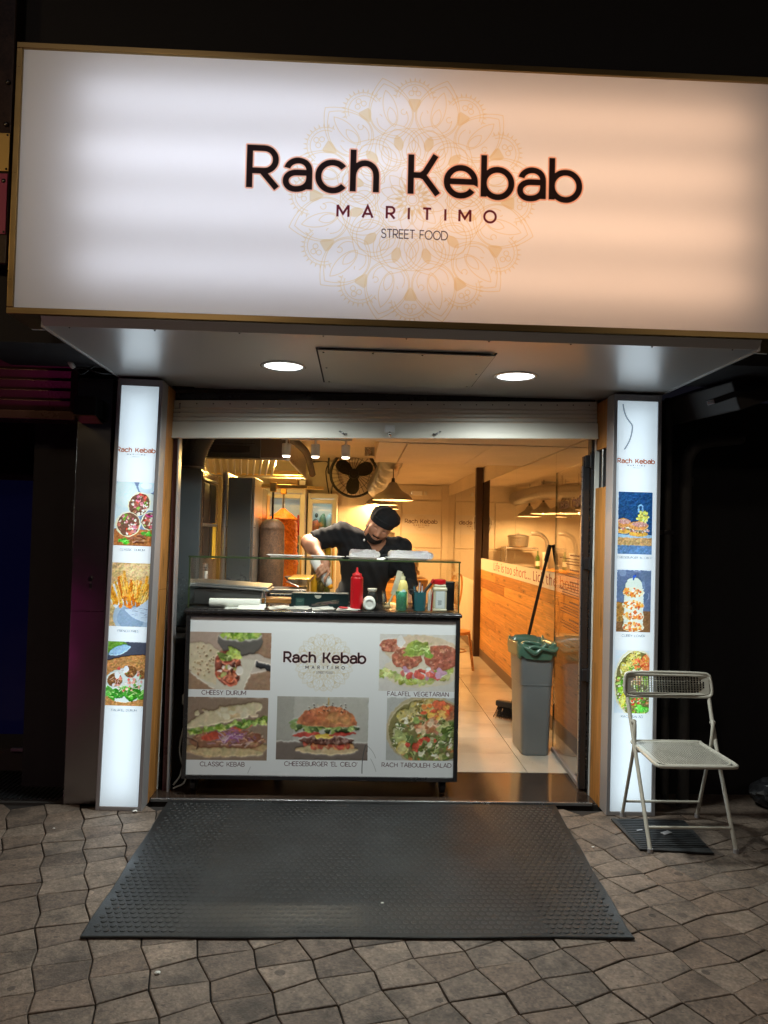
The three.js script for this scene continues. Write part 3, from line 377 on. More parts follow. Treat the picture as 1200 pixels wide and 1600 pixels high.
// ---------- dark building round the shop ----------
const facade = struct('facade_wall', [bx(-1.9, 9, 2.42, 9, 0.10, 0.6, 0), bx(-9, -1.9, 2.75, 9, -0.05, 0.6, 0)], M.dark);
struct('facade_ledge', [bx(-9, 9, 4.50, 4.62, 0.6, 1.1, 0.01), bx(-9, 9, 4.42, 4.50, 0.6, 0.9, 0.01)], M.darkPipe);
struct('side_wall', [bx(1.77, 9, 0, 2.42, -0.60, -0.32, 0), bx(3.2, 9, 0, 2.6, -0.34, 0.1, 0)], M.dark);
struct('kerb_stone', bx(1.72, 3.2, -0.016, 0.012, -0.32, -0.02, 0.006), M.stone[1]);
{
  const t = thing('drain_pipe', 'thick dark drain pipe bending at its top, right of the glowing column', 'drain pipe', [1.925, 0, -0.12]);
  part('pipe', [tube([[1.925, 0, -0.12], [1.925, 1, -0.12], [1.925, 1.98, -0.12], [1.955, 2.08, -0.12], [2.03, 2.14, -0.14], [2.3, 2.18, -0.2]], 0.036, 40, 14, false, 0.2)], M.darkPipe, t);
  for (const y of [0.35, 1.15, 1.9]) part('pipe_collar', cyl(0.042, 0.042, 0.05, 1.925, y, -0.12, 16), M.darkPipe, t);
  const u = thing('drain_pipe', 'thin straight pipe in the shadow beside the right glowing column', 'drain pipe', [1.835, 0, -0.16]);
  part('pipe', cyl(0.024, 0.024, 2.4, 1.835, 1.2, -0.16, 12), M.darkPipe, u); for (const y of [0.7, 1.6]) part('pipe_clip', box(0.07, 0.025, 0.05, 1.835, y, -0.16), M.darkmetal, u);
  const d = thing('ventilation_duct', 'dark boxy duct running under the canopy end at upper right', 'duct', [2.1, 2.3, -0.1]);
  part('duct_body', box(0.3, 0.16, 0.7, 2.03, 2.37, 0.0, 0.01, [0, 0.2, 0.35]), M.darkPipe, d); part('duct_flange', box(0.34, 0.03, 0.06, 1.96, 2.33, 0.38, 0.005, [0, 0.2, 0.35]), M.darkmetal, d);
  const b = thing('rubbish_bag', 'black rubbish bag slumped in the dark at lower right edge', 'rubbish bag', [2.5, 0, -0.12]);
  const g = new THREE.IcosahedronGeometry(1, 4), p = g.attributes.position; for (let i = 0; i < p.count; i++) { const v = V(p.getX(i), p.getY(i), p.getZ(i)), k = 1 + 0.10 * Math.sin(v.x * 9 + v.y * 5) * Math.sin(v.z * 8 + v.y * 11); p.setXYZ(i, v.x * 0.26 * k, Math.max(-0.07, v.y * 0.10 * k), v.z * 0.16 * k); } g.translate(2.60, 0.085, -0.12); g.computeVertexNormals();
  part('bag_body', g, M.plasticBlack, b); part('knot', lathe([[0.02, 0], [0.012, 0.03], [0.05, 0.07]], 2.58, 0.155, -0.12, 10), M.plasticBlack, b);
}
// neighbour on the left: recess with louvres above
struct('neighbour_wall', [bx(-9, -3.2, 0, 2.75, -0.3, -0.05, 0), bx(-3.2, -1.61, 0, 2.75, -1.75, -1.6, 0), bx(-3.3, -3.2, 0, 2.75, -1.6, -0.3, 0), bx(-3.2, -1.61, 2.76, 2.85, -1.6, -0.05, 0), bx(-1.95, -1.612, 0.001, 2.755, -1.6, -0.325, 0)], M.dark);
struct('neighbour_floor', bx(-3.2, -1.61, -0.03, 0.0, -1.6, -0.101, 0), M.groundDark);
{
  const t = thing('louvre_panel', 'dark maroon louvred panel with slats above the left doorway', 'louvre', [-2.4, 2.18, -0.12]);
  for (let i = 0; i < 9; i++) part('slat', box(1.52, 0.062, 0.02, -2.40, 2.245 + i * 0.058, -0.12, 0.004, [0.5, 0, 0]), M.maroon, t);
  part('frame', [bx(-3.2, -1.615, 2.155, 2.205, -0.16, -0.07, 0.004), bx(-1.655, -1.615, 2.205, 2.76, -0.16, -0.085, 0.004), bx(-3.2, -1.615, 2.15, 2.76, -0.2, -0.18, 0)], M.maroon, t);
  const d = thing('glass_door', 'dark glass door with blue tint at the left edge of the photo', 'door', [-2.3, 0, -0.95]);
  part('lit_window_pane', bx(-2.62, -2.14, 0.08, 1.86, -0.96, -0.95, 0), std({ color: C(0.004, 0.006, 0.05), roughness: 0.08, emissive: C(0.0006, 0.0006, 0.005), emissiveIntensity: 1 }), d);
  part('frame', [bx(-2.14, -2.10, 0, 1.9, -0.98, -0.93), bx(-2.66, -2.62, 0, 1.9, -0.98, -0.93), bx(-2.62, -2.14, 1.86, 1.9, -0.98, -0.93), bx(-2.62, -2.14, 0, 0.08, -0.98, -0.93)], M.black, d); part('handle', bar([-2.18, 0.9, -0.9], [-2.18, 1.25, -0.9], 0.012), M.steelDark, d);
  const s = thing('door_step', 'dark step with a dull metal edge inside the left doorway', 'step', [-2.2, 0, -0.9]);
  part('tread', bx(-3.2, -1.62, 0.0, 0.14, -1.6, -0.62, 0.004), M.groundDark, s); part('metal_edge', bx(-2.15, -1.62, 0.128, 0.148, -0.63, -0.60, 0.003), M.steelDark, s);
  const m = thing('ribbed_doormat', 'ribbed grey doormat on the ground in the dark left doorway', 'doormat', [-2.05, 0, -0.36]);
  part('mat_base', bx(-2.55, -1.66, 0.001, 0.006, -0.60, -0.13, 0.001), M.rubber, m); for (let i = 0; i < 30; i++) part('rib', box(0.016, 0.008, 0.46, -2.54 + i * 0.03, 0.009, -0.365, 0.002), M.rubber, m);
  const w = thing('wall_lamp', 'square black unlit wall lamp on the stainless column', 'wall lamp', [-1.52, 2.15, -0.07]);
  part('housing', bx(-1.585, -1.465, 2.165, 2.275, -0.079, 0.03, 0.003), M.blackMatte, w); part('lower_lip', [box(0.12, 0.006, 0.11, -1.525, 2.155, -0.02, 0.001, [-0.25, 0, 0])], M.brass, w);
  const col = thing('steel_column', 'tall brushed stainless steel column left of the glowing light column', 'column', [-1.51, 0, -0.2]);
  part('cladding', bx(-1.61, -1.412, 0.0, 2.40, -0.32, -0.08, 0.006), std({ color: C(0.30, 0.295, 0.29), roughness: 0.36, metalness: 1, roughnessMap: satin, bumpMap: dentBump, bumpScale: 0.016 }), col); part('seam', bx(-1.605, -1.42, 1.075, 1.079, -0.0802, -0.0792, 0), M.darkmetal, col); part('lock', [cyl(0.014, 0.014, 0.012, -1.50, 1.26, -0.076, 14, [PI / 2, 0, 0]), box(0.012, 0.035, 0.008, -1.50, 1.22, -0.077)], M.chrome, col);
  const e = thing('conduit_pipe', 'short pale conduit elbow hanging at the left canopy edge', 'conduit', [-1.55, 2.44, 0.25]);
  part('elbow', tube([[-1.60, 2.56, 0.22], [-1.575, 2.50, 0.22], [-1.545, 2.42, 0.20], [-1.535, 2.40, 0.18]], 0.014, 14), M.offwhite, e);
  part('cable', [tube([[-1.535, 2.40, 0.18], [-1.50, 2.37, 0.16], [-1.44, 2.42, 0.14], [-1.38, 2.43, 0.10]], 0.005, 16, 6), tube([[-1.54, 2.39, 0.18], [-1.49, 2.40, 0.17], [-1.41, 2.385, 0.13], [-1.37, 2.40, 0.05]], 0.004, 16, 6)], M.black, e);
  const n = thing('metal_post', 'rusty brown metal post at the far left edge beside the sign', 'post', [-2.1, 2.76, 0.7]);
  part('post_face', bx(-2.06, -1.66, 2.76, 6, 0.6, 0.68, 0.01), std({ color: C(0.08, 0.055, 0.045), roughness: 0.55, metalness: 0.5, roughnessMap: smudge, map: stoneMap }), n); for (const y of [3.15, 3.42, 3.62]) part('bolt', ball(0.012, 0.012, 0.008, -1.685, y, 0.685, 10), M.darkmetal, n);
  const q = thing('brass_plate', 'small blank yellow plate on the post at the far left edge', 'plate', [-1.97, 3.25, 0.70]);
  part('plate', bx(-1.88, -1.664, 3.195, 3.375, 0.6815, 0.69, 0.002), std({ color: C(0.62, 0.40, 0.12), roughness: 0.35, metalness: 0.8 }), q); for (const y of [3.365, 3.205]) part('screw', ball(0.005, 0.005, 0.004, -1.674, y, 0.691, 8), M.darkmetal, q);
  const pk = thing('pink_plate', 'dull pink plate under the blank yellow plate at the far left edge', 'plate', [-1.77, 2.9, 0.69]); part('plate', bx(-1.88, -1.668, 2.90, 3.185, 0.6815, 0.688, 0.002), std({ color: C(0.28, 0.015, 0.09), roughness: 0.5 }), pk); part('screw', ball(0.005, 0.005, 0.004, -1.676, 2.91, 0.689, 8), M.darkmetal, pk);
  const wl2 = thing('wall_lantern', 'small warm lantern on a bracket left of the sign, outside the photo', 'lantern', [-2.9, 3.3, 1.9]); part('bracket', [bar([-2.9, 3.42, 0.68], [-2.9, 3.42, 1.9], 0.015), bar([-2.9, 3.42, 1.9], [-2.9, 3.34, 1.9], 0.01)], M.darkPipe, wl2); part('shade', lathe([[0.02, 3.36], [0.09, 3.30], [0.095, 3.29], [0.02, 3.345]], -2.9, 0, 1.9), M.darkPipe, wl2); part('bulb', ball(0.04, 0.05, 0.04, -2.9, 3.25, 1.9), glow(1, 0.7, 0.3, 4), wl2); part('wall_plate', bx(-2.98, -2.82, 3.3, 3.55, 0.6, 0.68), M.darkPipe, wl2);
  { const l = new THREE.PointLight(C(1, 0.66, 0.26), 1.6); l.name = 'lantern_light'; l.position.set(-2.9, 3.25, 1.9); l.shadow.radius = 2; l.castShadow = true; scene.add(l); }
  const p = thing('pink_neon_sign', 'low pink neon sign board on the pavement, left of the viewer', 'neon sign', [-3.1, 0, 2.2]);
  part('board', box(0.62, 0.9, 0.05, -3.1, 0.5, 2.2, 0.01, [0, PI * 0.75, 0]), M.black, p); part('feet', [bx(-3.3, -2.9, 0, 0.05, 2.05, 2.35)], M.black, p);
  part('neon_tube', tube([[-3.24, 0.2, 2.03], [-3.24, 0.8, 2.03], [-2.96, 0.8, 2.31], [-2.96, 0.2, 2.31]].map(([x, y, z]) => [x + 0.035, y, z - 0.035]), 0.012, 40, 8, true, 0.1), glow(1, 0.02, 0.35, 3), p);
  const L = new THREE.RectAreaLight(C(1, 0.02, 0.50), 1.0, 0.5, 0.8); L.name = 'neon_light'; L.position.set(-3.04, 0.5, 2.14); L.lookAt(-1.6, 1.3, 0); scene.add(L);
}
// ---------- shop shell ----------
struct('shop_floor', bx(-1.72, 1.75, -0.05, 0.004, -8.75, -0.14, 0), M.joint).name = 'floor';
const floor = scene.children[scene.children.length - 1];
part('threshold_stone', bx(-1.2, 1.42, 0.004, 0.014, -0.665, -0.15, 0.003), M.threshold, floor);
part('threshold_strip', bx(-1.14, 1.40, 0.0, 0.018, -0.15, -0.132, 0.002), M.alu, floor);
for (let i = 0, x = 1.147 - 0.486 * 5; i < 6; i++, x += 0.486) for (let j = 0; j < 20; j++) { const z1 = -0.672 - j * 0.40, x1 = Math.min(x + 0.484, 1.598); const g = bx(x + 0.0025, x1, 0.004, 0.0145 + rr(-0.0006, 0.0006), z1 - 0.3975, z1, 0.0012); shiftUV(g, rr(0, 5), rr(0, 5)); part('floor_tile', g, M.tile[(rnd() * 3) | 0], floor); }
const wr = struct('wall_right', [bx(1.61, 1.75, 0, 2.6, -8.9, -0.33, 0)], M.wall), wl = struct('wall_left', [bx(-1.87, -1.72, 0, 2.6, -8.9, -0.42, 0)], M.wall), wb = struct('wall_back', [bx(-1.72, 1.61, 0, 2.6, -8.85, -8.7, 0)], M.wall);
const wp = struct('partition_wall', [bx(-1.72, 0.26, 0, 2.45, -5.12, -5.0, 0)], M.wall);
const ce = struct('ceiling', [bx(-1.72, 1.61, 2.45, 2.6, -8.7, -0.33, 0)], M.ceiling);
part('dropped_ceiling', [bx(-1.72, 1.608, 2.262, 2.449, -1.45, -0.33, 0.002), bx(0.145, 0.363, 2.255, 2.449, -2.96, -1.452, 0.002), bx(0.369, 1.02, 2.252, 2.449, -2.96, -1.452, 0.002), bx(1.026, 1.608, 2.254, 2.449, -2.96, -1.452, 0.002)], M.ceiling, ce);
struct('front_return_wall', [bx(-1.72, -1.14, 0, 2.44, -0.40, -0.33, 0), bx(1.43, 1.61, 0, 2.44, -0.40, -0.33, 0)], M.steelDark);
part('ceiling_hatch', bx(0.95, 1.45, 2.448, 2.452, -2.0, -1.6), M.ceiling, ce);
// right wall: skirting, planks, white band with lettering, mirrors, dark post
part('skirting', bx(1.590, 1.612, 0.01, 0.125, -8.69, -0.42, 0.002), std({ color: C(0.14, 0.09, 0.06), roughness: 0.5 }), wr);
for (let r = 0; r < 9; r++) for (let z = -5.14 - (r % 3) * 0.27 - rr(0, 0.2), end = -0.42; z < end;) {
  const l = rr(1.0, 1.9), z0 = Math.max(z, -5.13), z1 = Math.min(z + l, end); z += l; if (z1 - z0 < 0.05) continue;
  const t = rr(0, 0.004), g = bx(1.592 - t, 1.613, 0.127 + r * 0.1115, 0.127 + r * 0.1115 + 0.1085, z0 + 0.0016, z1 - 0.0016, 0.0024); shiftUV(g, rr(0, 8), rr(0, 8)); part('plank', g, M.wood[[0, 0, 1, 2, 3, 3, 0, 2, 3, 4][(rnd() * 10) | 0]], wr);
}
{
  const W = 2048, H = 76, c = canvas(W, H), x = c.getContext('2d'); x.fillStyle = '#e6e0d6'; x.fillRect(0, 0, W, H);   // 4.5 m by 0.14 m
  const px = W / 4.62, u0 = (5.13 - 4.28) * px, u1 = (5.13 - 0.98) * px; x.fillStyle = '#8a1420'; x.font = '66px sans-serif'; const s = 'Life is too short... Lick the bowl!', w = x.measureText(s).width; x.save(); x.translate(u0, 58); x.scale((u1 - u0) / w, 1); x.fillText(s, 0, 0); x.restore();
  const g = new THREE.PlaneGeometry(4.62, 0.14); g.rotateY(-PI / 2); g.translate(1.5875, 1.201, -5.13 + 2.31);
  part('lettering_band', g, std({ map: tex(c), roughness: 0.6 }), wr); part('band_board', bx(1.589, 1.612, 1.131, 1.271, -5.13, -0.51, 0.001), M.paper, wr);
  for (const [a, b] of [[-8.69, -7.1], [-7.095, -5.25], [-5.245, -3.22], [-3.215, -1.75], [-1.745, -0.45]]) part('mirror_pane', bx(1.603, 1.6125, a < -5.3 ? 0.95 : 1.274, 2.247, a, b, 0.001), M.mirror, wr);
  part('dado_panel', bx(1.598, 1.613, 0.126, 0.948, -8.69, -5.26, 0.002), M.wall, wr);
  const p = thing('dark_post', 'dark brown post standing from floor to ceiling against the mirror wall', 'post', [1.56, 0, -5.2]);
  part('shaft', bx(1.515, 1.598, 0.012, 2.44, -5.25, -5.15, 0.004), M.brownWood, p); part('pull_handle', tube([[1.513, 1.62, -5.2], [1.495, 1.66, -5.2], [1.495, 1.78, -5.2], [1.513, 1.82, -5.2]], 0.008, 12), M.offwhite, p);
}
// back wall panels with the shop's name
function panel(x0, x1, y0, y1) { part('wall_panel', bx(x0, x1, y0, y1, -8.702, -8.675, 0.006), M.wall, wb); }
panel(0.78, 1.48, 1.33, 2.16); panel(0.02, 0.76, 1.33, 2.16); panel(0.78, 1.48, 0.15, 1.31); panel(0.02, 0.76, 0.15, 1.31); panel(0.78, 1.48, 2.18, 2.43);
{
  const c = canvas(512, 256), x = c.getContext('2d'); x.fillStyle = '#e9e2d4'; x.fillRect(0, 0, 512, 256); mandala(x, 256, 118, 112, 'rgba(214,196,164,.55)', 1.5); logo(x, 256, 120, 52, { c: '#4a1a12', c2: '#5a2a1c', c3: '#7a5a44', w: .15 });
  const g = new THREE.PlaneGeometry(0.68, 0.34); g.translate(1.12, 1.75, -8.672); part('wall_print', g, std({ map: tex(c), color: C(0.72, 0.73, 0.76), roughness: 0.8 }), wb);
}
// ---------- canopy ----------
const hole = (pts) => new THREE.Path(pts.map(([a, b]) => new THREE.Vector2(a, b)));
{
  const t = thing('canopy', 'grey metal canopy over the entrance with a loose hatch and two lamps', 'canopy', [0.19, 2.4, 0.4]);
  const s = new THREE.Shape([[-1.356, -0.28], [1.74, -0.28], [1.74, 0.965], [-1.356, 0.965]].map(([a, b]) => new THREE.Vector2(a, -b)));
  for (const [x, z] of [[-0.402, 0.364], [0.812, 0.30]]) { const p = new THREE.Path(); p.absarc(x, -z, 0.108, 0, PI * 2, true); s.holes.push(p); }
  const g = new THREE.ExtrudeGeometry(s, { depth: 0.012, bevelEnabled: false, curveSegments: 40 }); g.rotateX(-PI / 2); g.translate(0, 2.40, 0); part('soffit_sheet', uvm(g), M.canopy, t);
  part('fascia_strip', box(3.096, 0.045, 0.008, 0.192, 2.420, 0.978, 0.001, [0.75, 0, 0]), M.canopy, t);
  for (let i = 0; i < 9; i++) part('rivet', ball(0.004, 0.003, 0.004, -1.25 + i * 0.36, 2.399, 0.955, 8), M.darkmetal, t);
  part('side_plate', bx(-1.366, -1.356, 2.394, 2.44, -0.28, 0.965, 0.001), M.canopy, t); part('side_plate', bx(1.74, 1.75, 2.394, 2.44, -0.28, 0.965, 0.001), M.canopy, t);
  const h = box(0.82, 0.006, 0.74, 0.205, 2.3915, 0.385, 0.001, [0.003, 0, -0.005]); part('access_hatch', h, M.hatch, t);
  for (const [x, z] of [[-0.18, 0.06], [-0.18, 0.40], [-0.18, 0.72], [0.05, 0.73], [0.28, 0.73], [0.59, 0.06], [0.59, 0.38]]) part('screw', ball(0.006, 0.004, 0.006, x, 2.3885 - (x - 0.205) * 0.005 - (z - 0.385) * 0.003, z, 8), M.darkmetal, t);
  for (const [a, b, c, d] of [[-0.215, -0.2055, 0.01, 0.76], [0.6155, 0.625, 0.01, 0.76], [-0.2055, 0.6155, 0.004, 0.0145]]) part('hatch_seam', bx(a, b, 2.3975, 2.3995, c, d, 0), M.blackMatte, t);
  part('backing', bx(-1.35, 1.735, 2.50, 2.52, -0.28, 0.75, 0), M.blackMatte, t);
}
[[-0.402, 0.364, 'left recessed ceiling lamp glowing in the canopy above the counter'], [0.812, 0.30, 'right recessed ceiling lamp glowing in the canopy, right of the hatch']].forEach(([x, z, label]) => {
  const t = thing('recessed_lamp', label, 'ceiling lamp', [x, 2.4, z], 'recessed lamps in the canopy');
  part('trim_ring', lathe([[0.098, 0.012], [0.098, -0.004], [0.106, -0.007], [0.118, -0.003], [0.118, -0.001]], x, 2.4, z, 40), M.alu, t);
  const g = new THREE.CylinderGeometry(0.0975, 0.0975, 0.006, 40); g.translate(x, 2.402, z); part('diffuser', g, glow(0.92, 1, 0.98, 3.2), t);
  const l = new THREE.SpotLight(C(0.93, 1, 0.96), 14, 0, rad(82), 0.9, 2); l.name = 'lamp_light'; l.position.set(x, 2.385, z); l.target.position.set(x, 0, z); l.castShadow = true; l.shadow.radius = 4.5; scene.add(l, l.target);
});
// ---------- big backlit shop sign: tubes in a white box behind a printed translucent sheet ----------
{
  const x0 = -1.494, x1 = 1.894, y0 = 2.437, y1 = 3.60, t = thing('shop_sign', 'large backlit sign reading Rach Kebab over the entrance, white turning peach', 'sign', [0.2, 2.437, 1.0]);
  const W = 2048, H = 686, c = canvas(W, H), x = c.getContext('2d'), px = W / 3.344; x.fillStyle = '#f1efec'; x.fillRect(0, 0, W, H);
  mandala(x, (0.2 + 1.472) * px, (3.578 - 2.995) * px, 0.545 * px, 'rgba(222,188,120,.42)', 2.0);
  logo(x, (0.212 + 1.472) * px, (3.578 - 3.02) * px, 0.172 * px, { halo: '#eeb496', w: .148, c: '#1d1414', c2: '#541019', c3: '#33262a' });
  const print = tex(c), sheet = phys({ map: print, transmission: 0.62, thickness: 0, roughness: 1, emissive: C(0.96, 0.95, 1.0), emissiveMap: print, emissiveIntensity: 0.16, specularIntensity: 0.4 });
  const g = new THREE.PlaneGeometry(3.344, 1.12); g.translate(0.2, 3.018, 0.992); part('printed_panel', g, sheet, t);
  const f = (a, b, c2, d, z0, z1) => bx(a, b, c2, d, z0, z1, 0.003);
  part('frame_top', f(x0, x1, y1 - 0.026, y1, 0.77, 1.004), M.brass, t); part('frame_bottom', f(x0, x1, y0, y0 + 0.028, 0.77, 1.004), M.brass, t);
  part('frame_left', f(x0, x0 + 0.026, y0 + 0.028, y1 - 0.026, 0.77, 1.004), M.brass, t); part('frame_right', f(x1 - 0.026, x1, y0 + 0.028, y1 - 0.026, 0.77, 1.004), M.brass, t);
  part('back_sheet', bx(x0, x1, y0, y1, 0.758, 0.769, 0), M.white, t);
  const tube1 = (xa, xb, y, col, k) => { part('light_tube', bar([xa, y, 0.834], [xb, y, 0.834], 0.012, 10), glow(...col, 1), t); const l = rectLight(C(...col), k, xb - xa, 0.035, [(xa + xb) / 2, y, 0.849], [0, PI, 0]); l.name = 'tube_light'; };
  for (const y of [3.40, 3.155, 2.91, 2.665]) { tube1(-1.22, 0.20, y + rr(-0.01, 0.01), [0.90, 0.96, 1.15], 6.2 + rr(-1.0, 1.0)); tube1(0.20, 1.68, y - 0.01, [1.12, 0.69, 0.45], 6.1 + rr(-1.0, 1.0)); }
  for (let i = 0; i < 3; i++) part('support_strut', bx(-1.0 + i * 1.2, -0.96 + i * 1.2, 2.55, 3.5, 0.60, 0.757, 0), M.darkmetal, t);
  const a = rectLight(C(0.90, 0.94, 1.05), 1.1, 1.6, 1.05, [-0.62, 3.018, 1.012], [0, PI, 0]), b = rectLight(C(1.15, 0.72, 0.44), 1.1, 1.6, 1.05, [1.02, 3.018, 1.012], [0, PI, 0]); a.name = b.name = 'sign_light';
}
// ---------- glowing menu columns ----------
function lightColumn(x0, x1, lean, label, drawPrint, side) {
  const t = thing('light_column', label, 'light column', [(x0 + x1) / 2, 0, 0]), y1 = 2.385, w = x1 - x0, cx = (x0 + x1) / 2, h = 2.325, y0 = 0.022;
  const pw = w - 0.044, W = 256, H = Math.round(W * h / pw), k = 2040 / H, c = canvas(Math.round(W * k), 2040), x = c.getContext('2d'); x.scale(k, k); x.fillStyle = '#f4f7f8'; x.fillRect(0, 0, W + 2, H + 2); drawPrint(x, W, H);
  const print = tex(c), g = new THREE.PlaneGeometry(pw, h); g.translate(cx, y0 + h / 2, -0.004);
  part('printed_panel', g, phys({ map: print, transmission: 0.55, thickness: 0, roughness: 1, emissive: C(0.80, 0.95, 1.05), emissiveMap: print, emissiveIntensity: 0.72, specularIntensity: 0.4 }), t);
  part('frame', [bx(x0, x0 + 0.022, 0, y1, -0.11, 0.004), bx(x1 - 0.022, x1, 0, y1, -0.11, 0.004), bx(x0 + 0.022, x1 - 0.022, y1 - 0.038, y1, -0.11, 0.004), bx(x0 + 0.022, x1 - 0.022, 0, 0.022, -0.11, 0.004)], M.greyframe, t);
  part('back_sheet', bx(x0 + 0.022, x1 - 0.022, 0.022, y1 - 0.038, -0.108, -0.10, 0), M.white, t); part('light_tube', bar([cx, 0.12, -0.075], [cx, 2.25, -0.075], 0.010, 10), glow(0.8, 0.95, 1.05, 1), t);
  const l = new THREE.RectAreaLight(C(0.80, 0.95, 1.06), 0.95, 0.16, 2.24); l.name = 'tube_light'; l.rotation.y = PI; l.position.set(0, 1.18, -0.06); t.add(l);
  const f = new THREE.RectAreaLight(C(0.80, 0.95, 1.06), 0.9, pw, h - 0.1); f.name = 'column_light'; f.rotation.y = PI; f.position.set(0, 1.18, 0.012); t.add(f);
  const xa = side > 0 ? x1 - 0.035 : x0, b = (ya, yb, za, zb, k) => shiftUV(bx(xa, xa + 0.035, ya, yb, za, zb, 0.002), 0.3 * k, 0.2 * k, true);
  if (side > 0) part('wooden_side', [b(0.0, 1.2, -0.29, -0.112, 1), b(1.202, 2.38, -0.29, -0.112, 2)], M.jamb, t);
  else { part('wooden_side', [b(0.0, 1.86, -0.29, -0.112, 1), b(2.09, 2.38, -0.29, -0.112, 2)], M.jamb, t); const r = part('lock_recess', bx(xa + 0.02, xa + 0.035, 1.86, 2.09, -0.29, -0.112, 0), M.blackMatte, t); part('lock_rod', bar([xa + 0.012, 1.86, -0.2], [xa + 0.012, 2.09, -0.2], 0.008), M.steel, r); }
  part('corner_strip', bx(side > 0 ? x1 - 0.030 : x0 - 0.004, side > 0 ? x1 + 0.004 : x0 + 0.030, 0, 2.38, -0.308, -0.292, 0.001), M.offwhite, t);
  part('core', bx(x0 + 0.04, x1 - 0.04, 0, 2.385, -0.40, -0.115, 0), M.steelDark, t);
  t.rotation.z = lean; return t;
}
const capt = (x, W, s, y, cap = 15) => write(x, s, W / 2, y, cap, { gap: .2, weight: .12, color: '#66707a' });
lightColumn(-1.401, -1.149, -0.017, 'glowing menu column left of the entrance, with durum and french fries pictures', (x, W, H) => {
  const Y = (y) => (2.347 - y) / 2.325 * H, p = H / 2.325; logo(x, W * .47, Y(1.975), 31, { c: '#a8502c', c2: '#40363a', c3: '#6a6468', w: .20 });
  food(x, 'durum', 0, Y(1.808), W, 0.355 * p, 3); capt(x, W, 'CLASSIC DURUM', Y(1.425)); food(x, 'fries', 0, Y(1.358), W, 0.352 * p, 8); capt(x, W, 'FRENCH FRIES', Y(0.975)); food(x, 'falafelDurum', 0, Y(0.922), W, 0.352 * p, 12); capt(x, W, 'FALAFEL DURUM', Y(0.540));
}, 1);
lightColumn(1.433, 1.712, -0.006, 'glowing menu column right of the entrance behind the folding chair, with burger picture', (x, W, H) => {
  const Y = (y) => (2.347 - y) / 2.325 * H, p = H / 2.325; logo(x, W * .49, Y(1.99), 28, { c: '#a8502c', c2: '#40363a', c3: '#6a6468', w: .20 });
  food(x, 'twoBurgers', W * .07, Y(1.825), W * .84, 0.355 * p, 5); capt(x, W, "CHEESEBURGER 'EL CIELO'", Y(1.445), 12.5); food(x, 'curry', W * .07, Y(1.380), W * .84, 0.352 * p, 6); capt(x, W, 'CURRY LOVER', Y(1.0)); food(x, 'salad', W * .05, Y(0.925), W * .86, 0.355 * p, 7, 0, true); capt(x, W, 'RACH SALAD', Y(0.545));
  x.strokeStyle = 'rgba(110,118,128,.75)'; x.lineWidth = 9; x.lineCap = x.lineJoin = 'round'; x.beginPath(); x.moveTo(W * .14, Y(2.325)); x.bezierCurveTo(W * .20, Y(2.22), W * .40, Y(2.23), W * .38, Y(2.19)); x.bezierCurveTo(W * .36, Y(2.13), W * .28, Y(2.10), W * .20, Y(2.07)); x.stroke();
}, -1);
// ---------- roller shutter, rolled up ----------
{
  const t = thing('roller_shutter', 'rolled up off-white roller shutter hanging slightly crooked over the opening', 'shutter', [0.16, 2.1, -0.25]), z = -0.25, xs = [-1.118, 1.440];
  part('bottom_bar', [bx(xs[0], xs[1], 2.132, 2.222, z - 0.02, z + 0.015, 0.004), bx(xs[0], xs[1], 2.124, 2.132, z - 0.02, z + 0.022, 0.002)], M.cream, t);
  for (let i = 0; i < 3; i++) part('slat', [bx(xs[0], xs[1], 2.226 + i * 0.026, 2.2495 + i * 0.026, z - 0.012 - i * 0.004, z + 0.010 - i * 0.004, 0.008)], M.cream, t);
  part('slat', bx(xs[0], xs[1], 2.306, 2.352, z - 0.03, z - 0.002, 0.004), M.cream, t); part('shutter_roll', [bx(xs[0], xs[1], 2.356, 2.40, z - 0.10, z - 0.022, 0.006), bx(xs[0], xs[1], 2.43, 2.48, z - 0.10, z + 0.01, 0.006)], M.darkmetal, t);
  for (let i = 0; i < 26; i++) part('rivet', ball(0.004, 0.004, 0.003, -1.07 + i * 0.0985, 2.331, z - 0.001, 8), M.darkmetal, t);
  for (const [x, s] of [[-0.10, 1], [0.46, -1]]) part('pull_hook', tube([[x - 0.022 * s, 2.165, z + 0.016], [x - 0.01 * s, 2.158, z + 0.028], [x + 0.006 * s, 2.146, z + 0.03], [x + 0.02 * s, 2.149, z + 0.02]], 0.006, 14), M.alu, t);
  t.rotation.z = 0.026; t.position.y = 2.1;
  const r = thing('guide_rail', 'brown metal guide rail at the left side of the opening', 'rail', [-1.09, 0, -0.27]);
  part('rail', [bx(-1.112, -1.072, 0, 2.30, -0.32, -0.31, 0.002), bx(-1.082, -1.072, 0, 2.30, -0.31, -0.25, 0.002)], M.greyframe, r); part('inner_strip', bx(-1.112, -1.084, 0, 2.30, -0.309, -0.27, 0.002), M.maroon, r);
  const s = thing('motion_sensor', 'small white sensor box with a round lens under the shutter', 'sensor', [0.175, 2.17, -0.22]);
  part('sensor_box', box(0.06, 0.045, 0.03, 0.175, 2.178, -0.22, 0.006), M.white, s); part('lens', [ball(0.013, 0.013, 0.013, 0.175, 2.145, -0.212, 14), cyl(0.009, 0.013, 0.012, 0.175, 2.156, -0.214, 14)], M.chrome, s);
}
